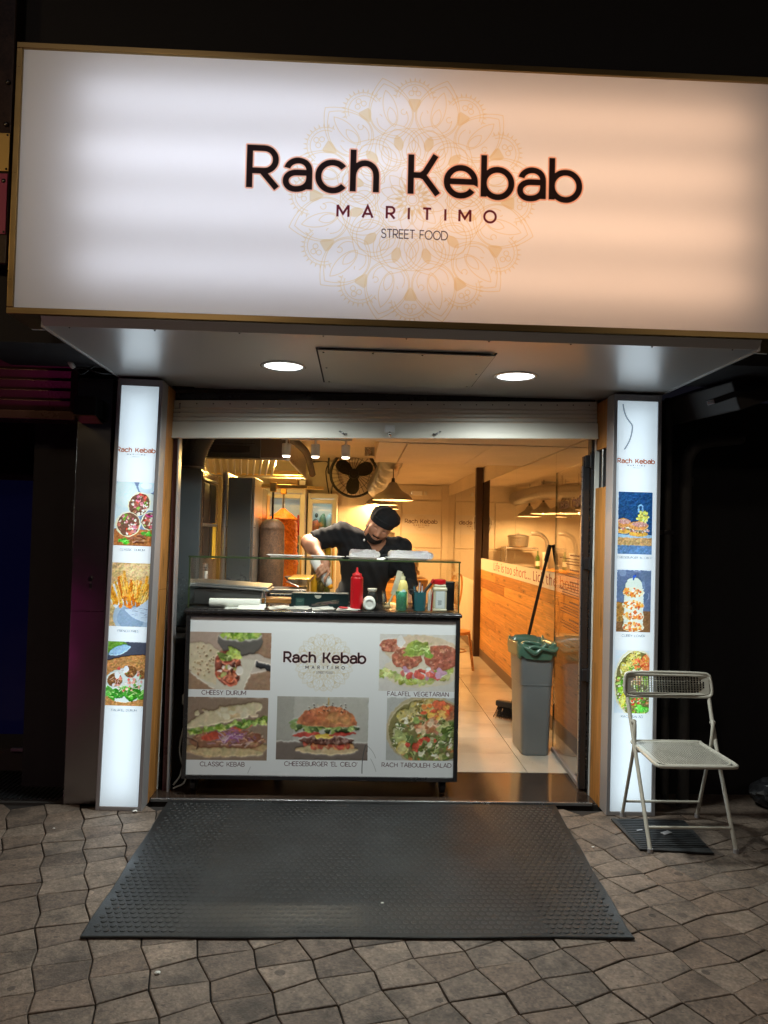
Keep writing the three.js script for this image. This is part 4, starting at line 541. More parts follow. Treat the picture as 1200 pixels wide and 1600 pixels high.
// ---------- folded glass door on the right ----------
{
  const t = thing('folding_glass_door', 'folded open glass door with grey frame, right edge of the opening', 'door', [1.405, 0, -0.35]); t.rotation.y = 0;
  const A = [1.405, -0.37], B = [1.447, -1.15], len = Math.hypot(B[0] - A[0], B[1] - A[1]), ang = Math.atan2(B[0] - A[0], -(B[1] - A[1]));
  const place = (g) => { g.rotateY(-ang + PI / 2); g.translate((A[0] + B[0]) / 2, 0, (A[1] + B[1]) / 2); return g; };   // built along x, then turned along the door
  part('glass_pane', place(box(len, 2.0, 0.008, 0, 1.03, 0, 0.001)), M.smoked, t);
  part('far_edge', place(box(0.008, 2.0, 0.010, len / 2 + 0.004, 1.03, 0, 0.001)), M.glassEdge, t);
  part('bottom_rail', place(box(len, 0.03, 0.03, 0, 0.0305, 0, 0.003)), M.greyframe, t);
  part('profile', [bx(1.380, 1.420, 0.03, 2.06, -0.36, -0.325, 0.003), bx(1.424, 1.444, 0.03, 2.09, -0.345, -0.315, 0.003)], M.darkmetal, t); part('seal', bx(1.374, 1.380, 0.03, 2.0, -0.352, -0.335, 0.001), M.alu, t);
  for (const y of [0.72, 1.40, 2.03]) part('hinge', [box(0.05, 0.07, 0.014, 1.412, y, -0.318, 0.003), cyl(0.007, 0.007, 0.08, 1.4215, y, -0.312, 10)], M.plasticBlack, t);
  const c = canvas(512, 1024), x = c.getContext('2d'); x.fillStyle = '#000'; x.fillRect(0, 0, 512, 1024); x.fillStyle = x.strokeStyle = '#fff';
  logo(x, 256, 125, 56, { c: '#fff', c2: '#ddd', c3: '#bbb', w: .20 }); x.globalAlpha = .8; F = rng(4); let y = 420; for (const n of [3, 2, 5, 4, 3]) { x.fillRect(40, y, 190, 9); y += 24; for (let i = 0; i < n; i++) { x.fillRect(40, y, fr(240, 430), 5); y += 17; } y += 16; }
  const g = place(new THREE.PlaneGeometry(0.66, 1.1)); g.translate(-0.0068, 1.345, 0.02); part('window_lettering', g, std({ color: C(0.16, 0.07, 0.04), alphaMap: tex(c, false), transparent: true, roughness: 0.7 }), t);
}
// ---------- rubber mats ----------
{
  const q = [[-1.033, -0.115], [1.172, -0.115], [1.105, 1.238], [-1.005, 1.246]], t = thing('rubber_mat', 'large black studded rubber mat lying before the entrance', 'mat', [0.06, 0, 0.56]);
  const edge = []; q.forEach((a, i) => { const b = q[(i + 1) % 4]; for (let k = 0; k < 24; k++) { const u = k / 24, w = 0.0045 * (at(nA, i * 97 + k * 9, 40) - 0.5) + 0.003 * Math.sin(k * 0.7 + i); edge.push([a[0] + (b[0] - a[0]) * u + w, a[1] + (b[1] - a[1]) * u + w * (i === 0 ? 0 : 1)]); } });
  const s = new THREE.Shape(edge.map(([a, b]) => new THREE.Vector2(a, -b))), g = new THREE.ExtrudeGeometry(s, { depth: 0.006, bevelEnabled: true, bevelSize: 0.003, bevelThickness: 0.002, bevelSegments: 1 }); g.rotateX(-PI / 2); g.translate(0, 0.0035, 0); part('mat_sheet', uvm(g), M.rubber, t);
  const G = new THREE.CylinderGeometry(0.0105, 0.013, 0.0028, 12), list = []; for (let i = 0; i < 66; i++) for (let j = 0; j < 40; j++) { const u = (i + 0.5 + (j & 1) * 0.5) / 66.5, v = (j + 0.5) / 40, xa = q[0][0] + (q[3][0] - q[0][0]) * v, xb = q[1][0] + (q[2][0] - q[1][0]) * v; list.push([xa + 0.02 + (xb - xa - 0.04) * u, -0.10 + 1.325 * v, 1]); }
  const im = new THREE.InstancedMesh(G, M.rubber, list.length), m4 = new THREE.Matrix4(); list.forEach(([x, z], i) => { const e = Math.min(1, Math.max(0.25, Math.abs(x - 0.06) > 0.72 ? 1 : 0.35 + 0.3 * at(nA, (x * 90) | 0, (z * 90) | 0))); im.setMatrixAt(i, m4.makeScale(1, e, 1).setPosition(x - 0.06, 0.0113 + 0.0014 * e, z - 0.56)); });
  im.name = 'studs'; im.userData.kind = 'stuff'; im.castShadow = im.receiveShadow = true; t.add(im);
  const u = thing('small_rubber_mat', 'small grey rubber mat with worn letters under the folding chair', 'mat', [1.62, 0, 0.28]), q2 = [[1.437, 0.075], [1.838, 0.09], [1.80, 0.492], [1.446, 0.456]];
  const g2 = new THREE.ExtrudeGeometry(new THREE.Shape(q2.map(([a, b]) => new THREE.Vector2(a, -b))), { depth: 0.007, bevelEnabled: true, bevelSize: 0.002, bevelThickness: 0.002, bevelSegments: 1 }); g2.rotateX(-PI / 2); g2.translate(0, 0.0035, 0); part('mat_sheet', uvm(g2), M.rubberGrey, u);
  for (let k = 0; k < 16; k++) part('rib', box(0.34, 0.003, 0.006, 1.63, 0.0135, 0.10 + k * 0.0225, 0.001), M.rubber, u);
  part('worn_mark', [box(0.06, 0.003, 0.03, 1.66, 0.0165, 0.27, 0.001, [0, 0.5, 0]), box(0.035, 0.003, 0.012, 1.53, 0.0165, 0.24, 0.001, [0, 0.3, 0])], M.greyframe, u);
}
// litter on the pavement
const litter = [[-0.66, 1.46, .012, 'white paper scrap on the stones left of centre, below the mat'], [0.45, 1.9, .010, 'white crumb lying in a joint at the bottom centre right'], [-1.18, 0.02, .016, 'crumpled white scrap beside the foot of the left glowing column'], [1.22, 0.42, .008, 'tiny white scrap right of the mat near the chair'], [-1.52, 0.25, .007, 'tiny white scrap left of the mat near the steel column'], [0.14, 1.0, .008, 'white scrap lying on the black mat near its front edge']];
for (const [x, z, s, label] of litter) { const g = new THREE.IcosahedronGeometry(1, 1), p = g.attributes.position; for (let i = 0; i < p.count; i++) { const k = 0.8 + 0.4 * Math.abs(Math.sin(i * 7.3)); p.setXYZ(i, p.getX(i) * s * 0.8 * k, p.getY(i) * s * 0.35, p.getZ(i) * s * 0.6 * k); } g.computeVertexNormals(); g.translate(x, s * 0.35 + (z > 0.9 && z < 1.2 ? 0.0125 : 0.001), z); solo('paper_scrap', g, M.paper, label, 'litter', 'scraps on the ground'); }
// ---------- folding chair ----------
{
  const t = thing('folding_chair', 'beige metal folding chair with perforated seat, by the right glowing column', 'chair', [1.72, 0, 0.26]);
  const leg = (n, p, r = 0.0105) => part(n, p, M.chairPaint, t);
  const FL = [[1.492, 0.012, 0.469], [1.502, 0.42, 0.243], [1.505, 0.70, 0.105], [1.503, 0.785, 0.095]], FR = [[1.927, 0.012, 0.469], [1.945, 0.42, 0.243], [1.962, 0.70, 0.105], [1.962, 0.785, 0.095]];
  leg('front_leg', tube(FL, 0.0105, 30, 10)); leg('front_leg', tube(FR, 0.0105, 30, 10));
  leg('rear_leg', tube([[1.522, 0.012, 0.012], [1.512, 0.42, 0.185], [1.511, 0.545, 0.205], [1.515, 0.575, 0.19]], 0.0095, 26, 10)); leg('rear_leg', tube([[1.946, 0.012, 0.016], [1.932, 0.42, 0.185], [1.936, 0.545, 0.205], [1.945, 0.575, 0.19]], 0.0095, 26, 10));
  leg('front_stretcher', bar([1.497, 0.103, 0.42], [1.929, 0.103, 0.42], 0.0075)); leg('rear_stretcher', bar([1.522, 0.098, 0.05], [1.944, 0.098, 0.05], 0.0075));
  for (const [x, z] of [[1.492, 0.469], [1.927, 0.469], [1.522, 0.012], [1.946, 0.016]]) part('foot_cap', cyl(0.013, 0.0135, 0.02, x, 0.010, z, 12), M.greyframe, t);
  for (const x of [1.513, 1.948]) part('pivot_bracket', [ball(0.014, 0.014, 0.010, x, 0.572, 0.185, 12), cyl(0.006, 0.006, 0.03, x, 0.572, 0.18, 10, [0, 0, PI / 2])], M.chairPaint, t);
  for (const x of [1.520, 1.925]) part('seat_bracket', box(0.02, 0.018, 0.05, x, 0.432, 0.22, 0.004), M.chairPaint, t);
  const roundRect = (s, a, b, c, d, r) => { s.moveTo(a + r, b); s.lineTo(c - r, b); s.absarc(c - r, b + r, r, -PI / 2, 0, false); s.lineTo(c, d - r); s.absarc(c - r, d - r, r, 0, PI / 2, false); s.lineTo(a + r, d); s.absarc(a + r, d - r, r, PI / 2, PI, false); s.lineTo(a, b + r); s.absarc(a + r, b + r, r, PI, PI * 1.5, false); return s; };
  const perf = (w, h, nx, ny, mx, my, hs, cut, bev) => { const s = roundRect(new THREE.Shape(), -w / 2, -h / 2, w / 2, h / 2, Math.min(w, h) * 0.2); for (let i = 0; i < nx; i++) for (let j = 0; j < ny; j++) { if (cut && (i + j < cut || nx - 1 - i + j < cut || i + ny - 1 - j < cut || nx - 1 - i + ny - 1 - j < cut)) continue; const cx = -w / 2 + mx + (w - 2 * mx) * i / (nx - 1), cy = -h / 2 + my + (h - 2 * my) * j / (ny - 1); s.holes.push(hole([[cx - hs, cy - hs], [cx - hs, cy + hs], [cx + hs, cy + hs], [cx + hs, cy - hs]])); } return new THREE.ExtrudeGeometry(s, { depth: 0.002, bevelEnabled: !!bev, bevelSize: bev, bevelThickness: bev, bevelSegments: 2, curveSegments: 8 }); };
  const bk = perf(0.462, 0.115, 27, 7, 0.030, 0.020, 0.0048, 2, 0); { const p = bk.attributes.position; for (let i = 0; i < p.count; i++) p.setZ(i, p.getZ(i) - 0.022 * (1 - (p.getX(i) / 0.231) ** 2)); bk.computeVertexNormals(); bk.rotateX(-0.14); bk.translate(1.733, 0.757, 0.105); }
  part('backrest', uvm(bk), M.chairPaint, t); const rim = [[-0.236, -0.058], [-0.240, 0.03], [-0.215, 0.06], [0, 0.062], [0.215, 0.06], [0.240, 0.03], [0.236, -0.058], [0.1, -0.066], [-0.1, -0.066]].map(([x, y]) => [1.733 + x, 0.757 + y, 0.105 - 0.022 * (1 - (x / 0.236) ** 2) - y * 0.14]); part('backrest_rim', tube(rim, 0.0085, 70, 8, true, 0.35), M.chairPaint, t);
  const st = perf(0.37, 0.38, 27, 27, 0.026, 0.026, 0.0042, 1, 0); st.rotateX(-PI / 2 + 0.03); { const p = st.attributes.position; for (let i = 0; i < p.count; i++) { const z = p.getZ(i); p.setX(i, p.getX(i) * (1 + 0.16 * (z + 0.19))); } } st.translate(1.703, 0.452, 0.335); part('seat', uvm(st), M.chairPaint, t);
  const sr = [[-0.165, -0.19], [-0.182, -0.15], [-0.195, 0.1], [-0.195, 0.165], [-0.165, 0.20], [0.165, 0.20], [0.195, 0.165], [0.195, 0.1], [0.182, -0.15], [0.165, -0.19]].map(([x, z]) => [1.703 + x * 1.03, 0.4495 - z * 0.03, 0.335 + z]); part('seat_rim', tube(sr, 0.010, 80, 8, true, 0.35), M.chairPaint, t);
}
// ---------- serving counter with glass guard ----------
{
  const t = thing('serving_counter', 'serving counter on wheels with menu picture front and glass guard', 'counter', [-0.18, 0, -0.5]), z = -0.2;
  const W = 1536, H = 912, c = canvas(W, H), x = c.getContext('2d'), px = W / 1.552; x.fillStyle = '#dfe4e6'; x.fillRect(0, 0, W, H);
  const X = (v) => (v - 285) / 428 * W * 0.985 + 0, U = (v) => (v - 294) / (713 - 294) * W, Y = (v) => (v - 966) / (1213 - 966) * H, R4 = (a, b, c2, d) => [U(a), Y(c2), U(b) - U(a), Y(d) - Y(c2)];
  mandala(x, U(505), Y(1035), H * 0.19, 'rgba(205,196,170,.8)', 1.6);
  logo(x, U(506), Y(1035), H * 0.062, { halo: '#5a1018', w: .13, c: '#1c1012', c2: '#241a1c', c3: '#3a3032' });
  food(x, 'cheesyDurum', ...R4(294, 421, 990, 1080), 21, .12); food(x, 'classicKebab', ...R4(294, 419, 1092, 1190), 22, .12); food(x, 'burger', ...R4(433, 577, 1089, 1188), 23, .12); food(x, 'falafel', ...R4(592, 713, 988, 1078), 24, .12); food(x, 'salad', ...R4(606, 713, 1088, 1187), 25, .10);
  const cap = (s, xx, y) => write(x, s, U(xx), Y(y), H * 0.026, { gap: .19, weight: .125, color: '#4a2a30' });
  cap('CHEESY DURUM', 349, 1088); cap('CLASSIC KEBAB', 350, 1199.5); cap("CHEESEBURGER 'EL CIELO'", 504, 1197.5); cap('FALAFEL VEGETARIAN', 655, 1085.5); cap('RACH TABOULEH SALAD', 655, 1197.5);
  x.strokeStyle = 'rgba(70,74,76,.8)'; x.lineWidth = 5; x.lineCap = 'round'; x.beginPath(); x.moveTo(U(569), Y(1208)); x.quadraticCurveTo(U(568), Y(1180), U(574), Y(1164)); x.stroke(); x.lineWidth = 2.5; x.globalAlpha = .55; x.beginPath(); x.moveTo(U(575), Y(1164)); x.quadraticCurveTo(U(586), Y(1172), U(590), Y(1184)); x.moveTo(U(582), Y(1185)); x.quadraticCurveTo(U(588), Y(1195), U(591), Y(1205)); x.moveTo(U(390), Y(1210)); x.lineTo(U(394), Y(1200)); x.stroke(); x.globalAlpha = 1;
  const g = new THREE.PlaneGeometry(1.552, 0.912); g.translate(-0.184, 0.590, z + 0.002); part('menu_panel', g, std({ map: tex(c), roughness: 0.42 }), t);
  part('body', bx(-0.985, 0.617, 0.115, 1.055, -0.86, z - 0.004, 0.004), M.steelDark, t);
  part('frame', [bx(-0.985, -0.960, 0.110, 1.066, z - 0.004, z + 0.012), bx(0.592, 0.617, 0.110, 1.066, z - 0.004, z + 0.012), bx(-0.960, 0.592, 1.046, 1.066, z - 0.004, z + 0.012), bx(-0.960, 0.592, 0.110, 0.134, z - 0.004, z + 0.012)], M.darkmetal, t);
  part('worktop', [bx(-0.995, 0.627, 1.067, 1.086, -0.87, z + 0.020, 0.005), bx(-0.99, 0.622, 1.0865, 1.091, z - 0.03, z + 0.004, 0.001)], M.darkmetal, t);
  const y0 = 1.087, y1 = 1.388, glz = z - 0.035;
  part('glass_front', bx(-0.985, 0.612, y0 + 0.004, y1, glz - 0.006, glz, 0), M.glass, t); part('glass_top', bx(-0.99, 0.617, y1 + 0.001, y1 + 0.009, -0.60, glz + 0.004, 0), M.glass, t);
  part('glass_side', bx(-0.985, -0.979, y0 + 0.004, y1, -0.58, glz - 0.008, 0), M.glass, t); part('glass_side', bx(0.606, 0.612, y0 + 0.004, y1, -0.58, glz - 0.008, 0), M.glass, t);
  part('glass_edge', [bx(-0.992, 0.619, y1 - 0.0005, y1 + 0.0095, glz + 0.0045, glz + 0.0065, 0), bx(-0.988, -0.980, y0, y1, glz - 0.002, glz + 0.003, 0), bx(0.607, 0.615, y0, y1, glz - 0.002, glz + 0.003, 0), bx(0.6175, 0.6195, y1, y1 + 0.009, -0.60, glz + 0.004, 0)], M.glassEdge, t);
  for (const [cx, cz] of [[-0.93, -0.28], [0.54, -0.28], [-0.93, -0.80], [0.54, -0.80]]) { const w = part('caster', [cyl(0.034, 0.034, 0.028, cx, 0.051, cz, 18, [0, 0, PI / 2])], M.plasticBlack, t); part('caster_fork', [bx(cx - 0.022, cx + 0.022, 0.085, 0.114, cz - 0.025, cz + 0.025), bx(cx - 0.022, cx - 0.017, 0.05, 0.09, cz - 0.012, cz + 0.012, 0.001), bx(cx + 0.017, cx + 0.022, 0.05, 0.09, cz - 0.012, cz + 0.012, 0.001)], M.darkmetal, w); }
  part('under_shelf', bx(-0.96, 0.59, 0.118, 0.13, -0.85, z - 0.03, 0), M.blackMatte, t);
}
{ const t = thing('black_cabinet', 'black cabinet in the shadow left of the counter, cables beside it', 'cabinet', [-1.36, 0.0145, -0.6]); part('cabinet_body', bx(-1.70, -1.03, 0.0145, 0.88, -0.715, -0.45, 0.006), M.plasticBlack, t); part('door', bx(-1.68, -1.05, 0.08, 0.84, -0.449, -0.435, 0.004), M.black, t); part('handle', bar([-1.10, 0.55, -0.42], [-1.10, 0.75, -0.42], 0.008), M.darkmetal, t); part('cable', [tube([[-1.03, 0.5, -0.40], [-1.0, 0.3, -0.36], [-1.02, 0.1, -0.34], [-1.06, 0.03, -0.32]], 0.006, 20, 6), tube([[-1.02, 0.42, -0.42], [-1.04, 0.22, -0.37], [-0.99, 0.06, -0.33], [-1.05, 0.025, -0.28]], 0.005, 20, 6)], M.offwhite, t); part('plug_box', box(0.05, 0.06, 0.04, -1.015, 0.52, -0.40, 0.006), M.offwhite, t); }
const TOP = 1.0915, SH = 1.3978;    // worktop and glass shelf heights
// ---------- things on the glass shelf ----------
function tray(x, z, l, w, turn, label) {             // a shallow paper boat
  const t = thing('paper_tray', label, 'paper tray', [x, SH, z]); t.rotation.y = turn;
  const s = [[-l / 2, -w / 2], [l / 2, -w / 2], [l / 2, w / 2], [-l / 2, w / 2]], pos = [], h = 0.012, e = 0.018; const tri = (...p) => p.forEach((q) => pos.push(...q));
  const B = s.map(([a, b]) => [a - Math.sign(a) * e, 0.001, b - Math.sign(b) * e]), T = s.map(([a, b], i) => [a * (1 + 0.05 * Math.sin(i * 3)), h + 0.003 * Math.sin(i * 5), b]), T2 = T.map(([a, b, d]) => [a * 1.05, b - 0.002, d * 1.05]);
  tri(B[0], B[2], B[1]); tri(B[0], B[3], B[2]); for (let i = 0; i < 4; i++) { const j = (i + 1) % 4; tri(B[i], B[j], T[j]); tri(B[i], T[j], T[i]); tri(T[i], T[j], T2[j]); tri(T[i], T2[j], T2[i]); }
  const g = new THREE.BufferGeometry(); g.setAttribute('position', new THREE.BufferAttribute(new Float32Array(pos), 3)); g.computeVertexNormals(); part('tray_shell', uvm(g), M.trayPaper, t, true); return t;
}
tray(-0.44, -0.42, 0.22, 0.12, 0.05, 'empty white paper tray on the glass shelf before the kebab meat'); tray(-0.185, -0.42, 0.20, 0.12, -0.04, 'empty white paper tray on the glass shelf under the man\'s forearm');
function foilRoll(x, z, l, r, turn, label, trayLabel) {
  tray(x - 0.01, z, l * 1.02, 0.13, turn, trayLabel);
  const t = thing('foil_roll', label, 'wrapped kebab', [x, SH, z]); t.rotation.y = turn; let g = new THREE.IcosahedronGeometry(1, 14);
  const p = g.attributes.position, R = rng(l * 1000 | 0), ph = [R() * 9, R() * 9, R() * 9]; for (let i = 0; i < p.count; i++) { const X = p.getX(i), Y = p.getY(i), Z = p.getZ(i), q = Math.hypot(Y, Z) || 1e-6, w = Math.min(1, q * 1.9) ** 0.55, n1 = at(nB, Math.floor(X * 230 + ph[0] * 40), Math.floor(Math.atan2(Z, Y) * 50)) - 0.5, n2 = at(nD, Math.floor(X * 160), Math.floor(Math.atan2(Z, Y) * 40 + ph[1] * 9)) - 0.5, n3 = at(nA, Math.floor(X * 120 + ph[2] * 30), Math.floor(Math.atan2(Z, Y) * 60)) - 0.5, k = 1 + 0.26 * n1 + 0.16 * n2 + 0.3 * n3; p.setXYZ(i, Math.sign(X) * Math.abs(X) ** 0.75 * l / 2 * (1 + 0.03 * n2), Y / q * w * r * k * 0.9 + r * 0.9, Z / q * w * r * k); } g.computeVertexNormals(); part('foil', g, M.foil, t, true);
  part('twisted_end', [new THREE.IcosahedronGeometry(r * 0.75, 2).translate(l / 2, r * 0.8, 0.005)], M.foil, t, true);
}
foilRoll(0.035, -0.40, 0.17, 0.030, 0.06, 'foil wrapped kebab on a paper tray, the shorter one left', 'white paper tray under the shorter foil wrapped kebab'); foilRoll(0.32, -0.40, 0.26, 0.030, -0.04, 'foil wrapped kebab on a paper tray, the longer one right', 'white paper tray under the longer foil wrapped kebab');
part('receipt', box(0.05, 0.002, 0.04, 0.148, SH + 0.003, -0.36, 0.0005, [0.2, 0.4, 0.1]), M.paper, null, true); scene.children[scene.children.length - 1].name = 'receipt'; tag(scene.children[scene.children.length - 1], 'crumpled paper slip between the two foil wrapped kebabs', 'paper');
// ---------- things behind the glass ----------
{
  const k = thing('ketchup_bottle', 'red ketchup squeeze bottle standing behind the glass at the middle', 'bottle', [0.002, TOP, -0.32]), x = 0.002, z = -0.32;
  part('bottle_body', lathe([[0, 0], [0.035, 0], [0.038, 0.004], [0.038, 0.185], [0.036, 0.196], [0.020, 0.205], [0, 0.205]], x, TOP, z), M.red, k); part('screw_cap', lathe([[0.028, 0.199], [0.028, 0.217], [0.016, 0.221], [0.009, 0.225], [0.0055, 0.252], [0.0035, 0.254], [0, 0.254]], x, TOP, z), M.red, k);
  const w = thing('white_bottle', 'white squeeze bottle lying on its side, its round base facing out', 'bottle', [0.08, TOP, -0.30]);
  const g = lathe([[0, 0.004], [0.012, 0.003], [0.014, 0.005], [0.024, 0.004], [0.026, 0], [0.034, 0.002], [0.038, 0.008], [0.038, 0.15], [0.012, 0.185], [0, 0.185]]); g.rotateX(-PI / 2); g.translate(0.08, TOP + 0.0385, -0.262); part('bottle_body', g, M.white, w); const gc = lathe([[0.013, 0.183], [0.013, 0.2], [0.004, 0.225], [0, 0.225]]); gc.rotateX(-PI / 2); gc.translate(0.08, TOP + 0.0385, -0.262); part('nozzle', gc, M.white, w);
  const b = thing('white_bottle', 'white bottle standing behind the lying one, only its cap shining', 'bottle', [0.10, TOP, -0.5]);
  part('bottle_body', lathe([[0, 0], [0.032, 0], [0.034, 0.06], [0.026, 0.085], [0.026, 0.092], [0, 0.092]], 0.10, TOP, -0.5), M.black, b); part('cap', lathe([[0.014, 0.09], [0.028, 0.1], [0.031, 0.112], [0.030, 0.116], [0, 0.117]], 0.10, TOP, -0.5), M.white, b);
  const glassProf = (r0, r1, h) => [[0, 0.008], [r0 - 0.003, 0.008], [r1 - 0.002, h], [r1, h], [r0, 0.002], [r0 - 0.004, 0], [0, 0]];
  const d = thing('drinking_glass', 'clear drinking glass holding a pale spatula, left of the yellow bottle', 'glass', [0.19, TOP, -0.32]); part('glass_wall', lathe(glassProf(0.026, 0.036, 0.115), 0.19, TOP, -0.32), M.drink, d); part('sauce_residue', ball(0.022, 0.012, 0.022, 0.19, TOP + 0.02, -0.32, 12), M.card, d);
  const sp = thing('spatula', 'pale plastic spatula leaning in the clear glass', 'spatula', [0.2, TOP + 0.02, -0.32]); part('blade', box(0.032, 0.15, 0.004, 0.243, TOP + 0.165, -0.33, 0.0015, [0, 0, -0.27]), M.yellow, sp); part('handle', bar([0.186, TOP + 0.014, -0.322], [0.226, TOP + 0.10, -0.33], 0.006), M.yellow, sp);
  sp.children[0].material = sp.children[1].material = std({ color: C(0.52, 0.48, 0.36), roughness: 0.5 });
  const y = thing('yellow_bottle', 'yellow mayonnaise squeeze bottle behind the green glass', 'bottle', [0.285, TOP, -0.42]); part('bottle_body', lathe([[0, 0], [0.034, 0], [0.036, 0.01], [0.034, 0.14], [0.026, 0.17], [0.016, 0.178], [0, 0.178]], 0.285, TOP, -0.42), M.yellow, y); part('cap', lathe([[0.017, 0.176], [0.017, 0.198], [0.008, 0.204], [0.006, 0.216], [0, 0.217]], 0.285, TOP, -0.42), std({ color: C(0.62, 0.56, 0.34), roughness: 0.4 }), y);
  const gr = thing('green_glass', 'pale green drinking glass with a cloth in it, right of the spatula', 'glass', [0.272, TOP, -0.30]); part('glass_wall', lathe(glassProf(0.030, 0.036, 0.115), 0.272, TOP, -0.30), M.greenGlass, gr); part('cloth', [ball(0.024, 0.05, 0.022, 0.268, TOP + 0.068, -0.30, 10), ball(0.016, 0.03, 0.012, 0.285, TOP + 0.10, -0.304, 8)], std({ color: C(0.40, 0.55, 0.56), roughness: 0.9 }), gr);
  const pc = thing('pen_cup', 'dark teal glass cup crowded with pens, left of the red lidded jar', 'cup', [0.382, TOP, -0.31]); part('cup_wall', lathe(glassProf(0.036, 0.043, 0.115), 0.382, TOP, -0.31), std({ color: C(0.03, 0.12, 0.14), roughness: 0.15 }), pc);
  const mk = thing('marker_pen', 'thick dark marker with a red cap leaning out of the pen cup', 'marker', [0.42, TOP + 0.1, -0.31]); part('barrel', bar([0.398, TOP + 0.10, -0.305], [0.452, TOP + 0.168, -0.31], 0.0095), M.plasticBlack, mk); part('cap', bar([0.452, TOP + 0.168, -0.31], [0.469, TOP + 0.190, -0.312], 0.011), M.red, mk);
  [[0.358, 0.36, 0.155, [0.05, 0.05, 0.07], 'black pen standing at the left in the teal pen cup'], [0.372, 0.384, 0.17, [0.6, 0.58, 0.54], 'silver pen standing upright in the teal pen cup'], [0.392, 0.40, 0.15, [0.55, 0.62, 0.66], 'white pen standing in the middle of the teal pen cup'], [0.365, 0.35, 0.145, [0.08, 0.22, 0.3], 'blue pen leaning left in the teal pen cup']].forEach(([a, b2, h, col, label]) => { const p = thing('pen', label, 'pen', [a, TOP, -0.31], 'pens in the cup'); part('barrel', bar([a, TOP + 0.012, -0.31], [b2, TOP + h, -0.325], 0.0042), std({ color: C(...col), roughness: 0.4 }), p); part('tip', bar([b2, TOP + h, -0.325], [b2 + (b2 - a) * 0.05, TOP + h + 0.012, -0.326], 0.0028), M.plasticBlack, p); });
  const sc = thing('scissors', 'scissors standing handles up in the pen cup, black loops', 'scissors', [0.335, TOP, -0.29]); part('blades', [box(0.01, 0.09, 0.002, 0.342, TOP + 0.06, -0.285, 0.0005, [0, 0, 0.1]), box(0.01, 0.09, 0.002, 0.346, TOP + 0.06, -0.288, 0.0005, [0, 0, -0.1])], M.chrome, sc); part('loop', [new THREE.TorusGeometry(0.012, 0.0035, 8, 20).translate(0.328, TOP + 0.118, -0.285), new THREE.TorusGeometry(0.012, 0.0035, 8, 20).translate(0.353, TOP + 0.115, -0.287)], M.plasticBlack, sc);
  const wn = thing('straw_bundle', 'white wrapped straws standing between pen cup and red lidded jar', 'straws', [0.445, TOP, -0.30]); for (let i = 0; i < 6; i++) part('straw', bar([0.434 + i * 0.004, TOP + 0.002, -0.305 + (i % 2) * 0.008], [0.436 + i * 0.0055, TOP + 0.115 + (i % 3) * 0.01, -0.302 + (i % 2) * 0.008], 0.003, 8), i === 5 ? M.red : M.paper, wn);
  const j = thing('spice_jar', 'square spice jar with red lid and white label behind the glass', 'jar', [0.503, TOP, -0.30]); const jp = (w, a, b2, r) => bx(0.503 - w, 0.503 + w, TOP + a, TOP + b2, -0.30 - w, -0.30 + w, r);
  part('jar_body', [jp(0.043, 0.002, 0.022, 0.008), jp(0.040, 0.020, 0.14, 0.008), jp(0.044, 0.118, 0.150, 0.014), jp(0.036, 0.145, 0.166, 0.014)], std({ color: C(0.52, 0.47, 0.34), roughness: 0.25 }), j); part('lid', lathe([[0, 0.164], [0.036, 0.164], [0.037, 0.168], [0.037, 0.190], [0.034, 0.194], [0, 0.194]], 0.503, TOP, -0.30, 32), M.red, j);
  { const c = canvas(64, 128), x = c.getContext('2d'); x.fillStyle = '#c8ced0'; x.fillRect(0, 0, 64, 128); x.strokeStyle = '#6a747a'; x.strokeRect(3, 3, 58, 122); F = rng(9); for (let i = 0; i < 9; i++) { x.fillStyle = '#58626a'; x.fillRect(14 + fr(0, 6), 70 + i * 4, fr(12, 30), 2); } const g2 = new THREE.PlaneGeometry(0.056, 0.105); g2.translate(0.503, TOP + 0.075, -0.2588); part('label', g2, std({ map: tex(c), roughness: 0.6 }), j); }
  const db = thing('dark_box', 'black upright holder at the right end of the glass guard', 'holder', [0.567, TOP, -0.36]); part('holder_body', bx(0.542, 0.597, TOP + 0.001, TOP + 0.175, -0.40, -0.33, 0.006), M.plasticBlack, db); part('rim', bx(0.539, 0.600, TOP + 0.170, TOP + 0.178, -0.403, -0.327, 0.003), M.plasticBlack, db);
  const sb = thing('sauce_box', 'dark green box printed with a jar, under the squeezed bottle', 'box', [-0.222, TOP, -0.42]);
  { const c = canvas(512, 128), x = c.getContext('2d'); x.fillStyle = '#0d2426'; x.fillRect(0, 0, 512, 128); x.fillStyle = '#2c4a46'; x.fillRect(40, 40, 76, 74); x.fillStyle = '#7d8c82'; x.font = '13px sans-serif'; x.fillRect(48, 58, 58, 3); x.fillRect(52, 70, 44, 3); x.save(); x.translate(300, 85); x.rotate(-.15); F = rng(31); for (let i = 0; i < 60; i++) { x.fillStyle = jit([92, 78, 70], 26); x.fillRect(fr(-120, 100), fr(-18, 18), fr(14, 60), fr(3, 8)); } x.restore(); x.fillStyle = '#a9a69a'; x.beginPath(); x.arc(240, 12, 32, 0, PI); x.fill(); const g2 = new THREE.PlaneGeometry(0.344, 0.084); g2.translate(-0.222, TOP + 0.044, -0.3588); part('printed_front', g2, std({ map: tex(c), roughness: 0.4 }), sb); }
  part('box_body', bx(-0.396, -0.048, TOP + 0.001, TOP + 0.086, -0.50, -0.36, 0.003), std({ color: C(0.012, 0.03, 0.032), roughness: 0.5 }), sb); part('foil_edge', bx(-0.394, -0.052, TOP + 0.0865, TOP + 0.089, -0.37, -0.361, 0.0005), M.alu, sb);
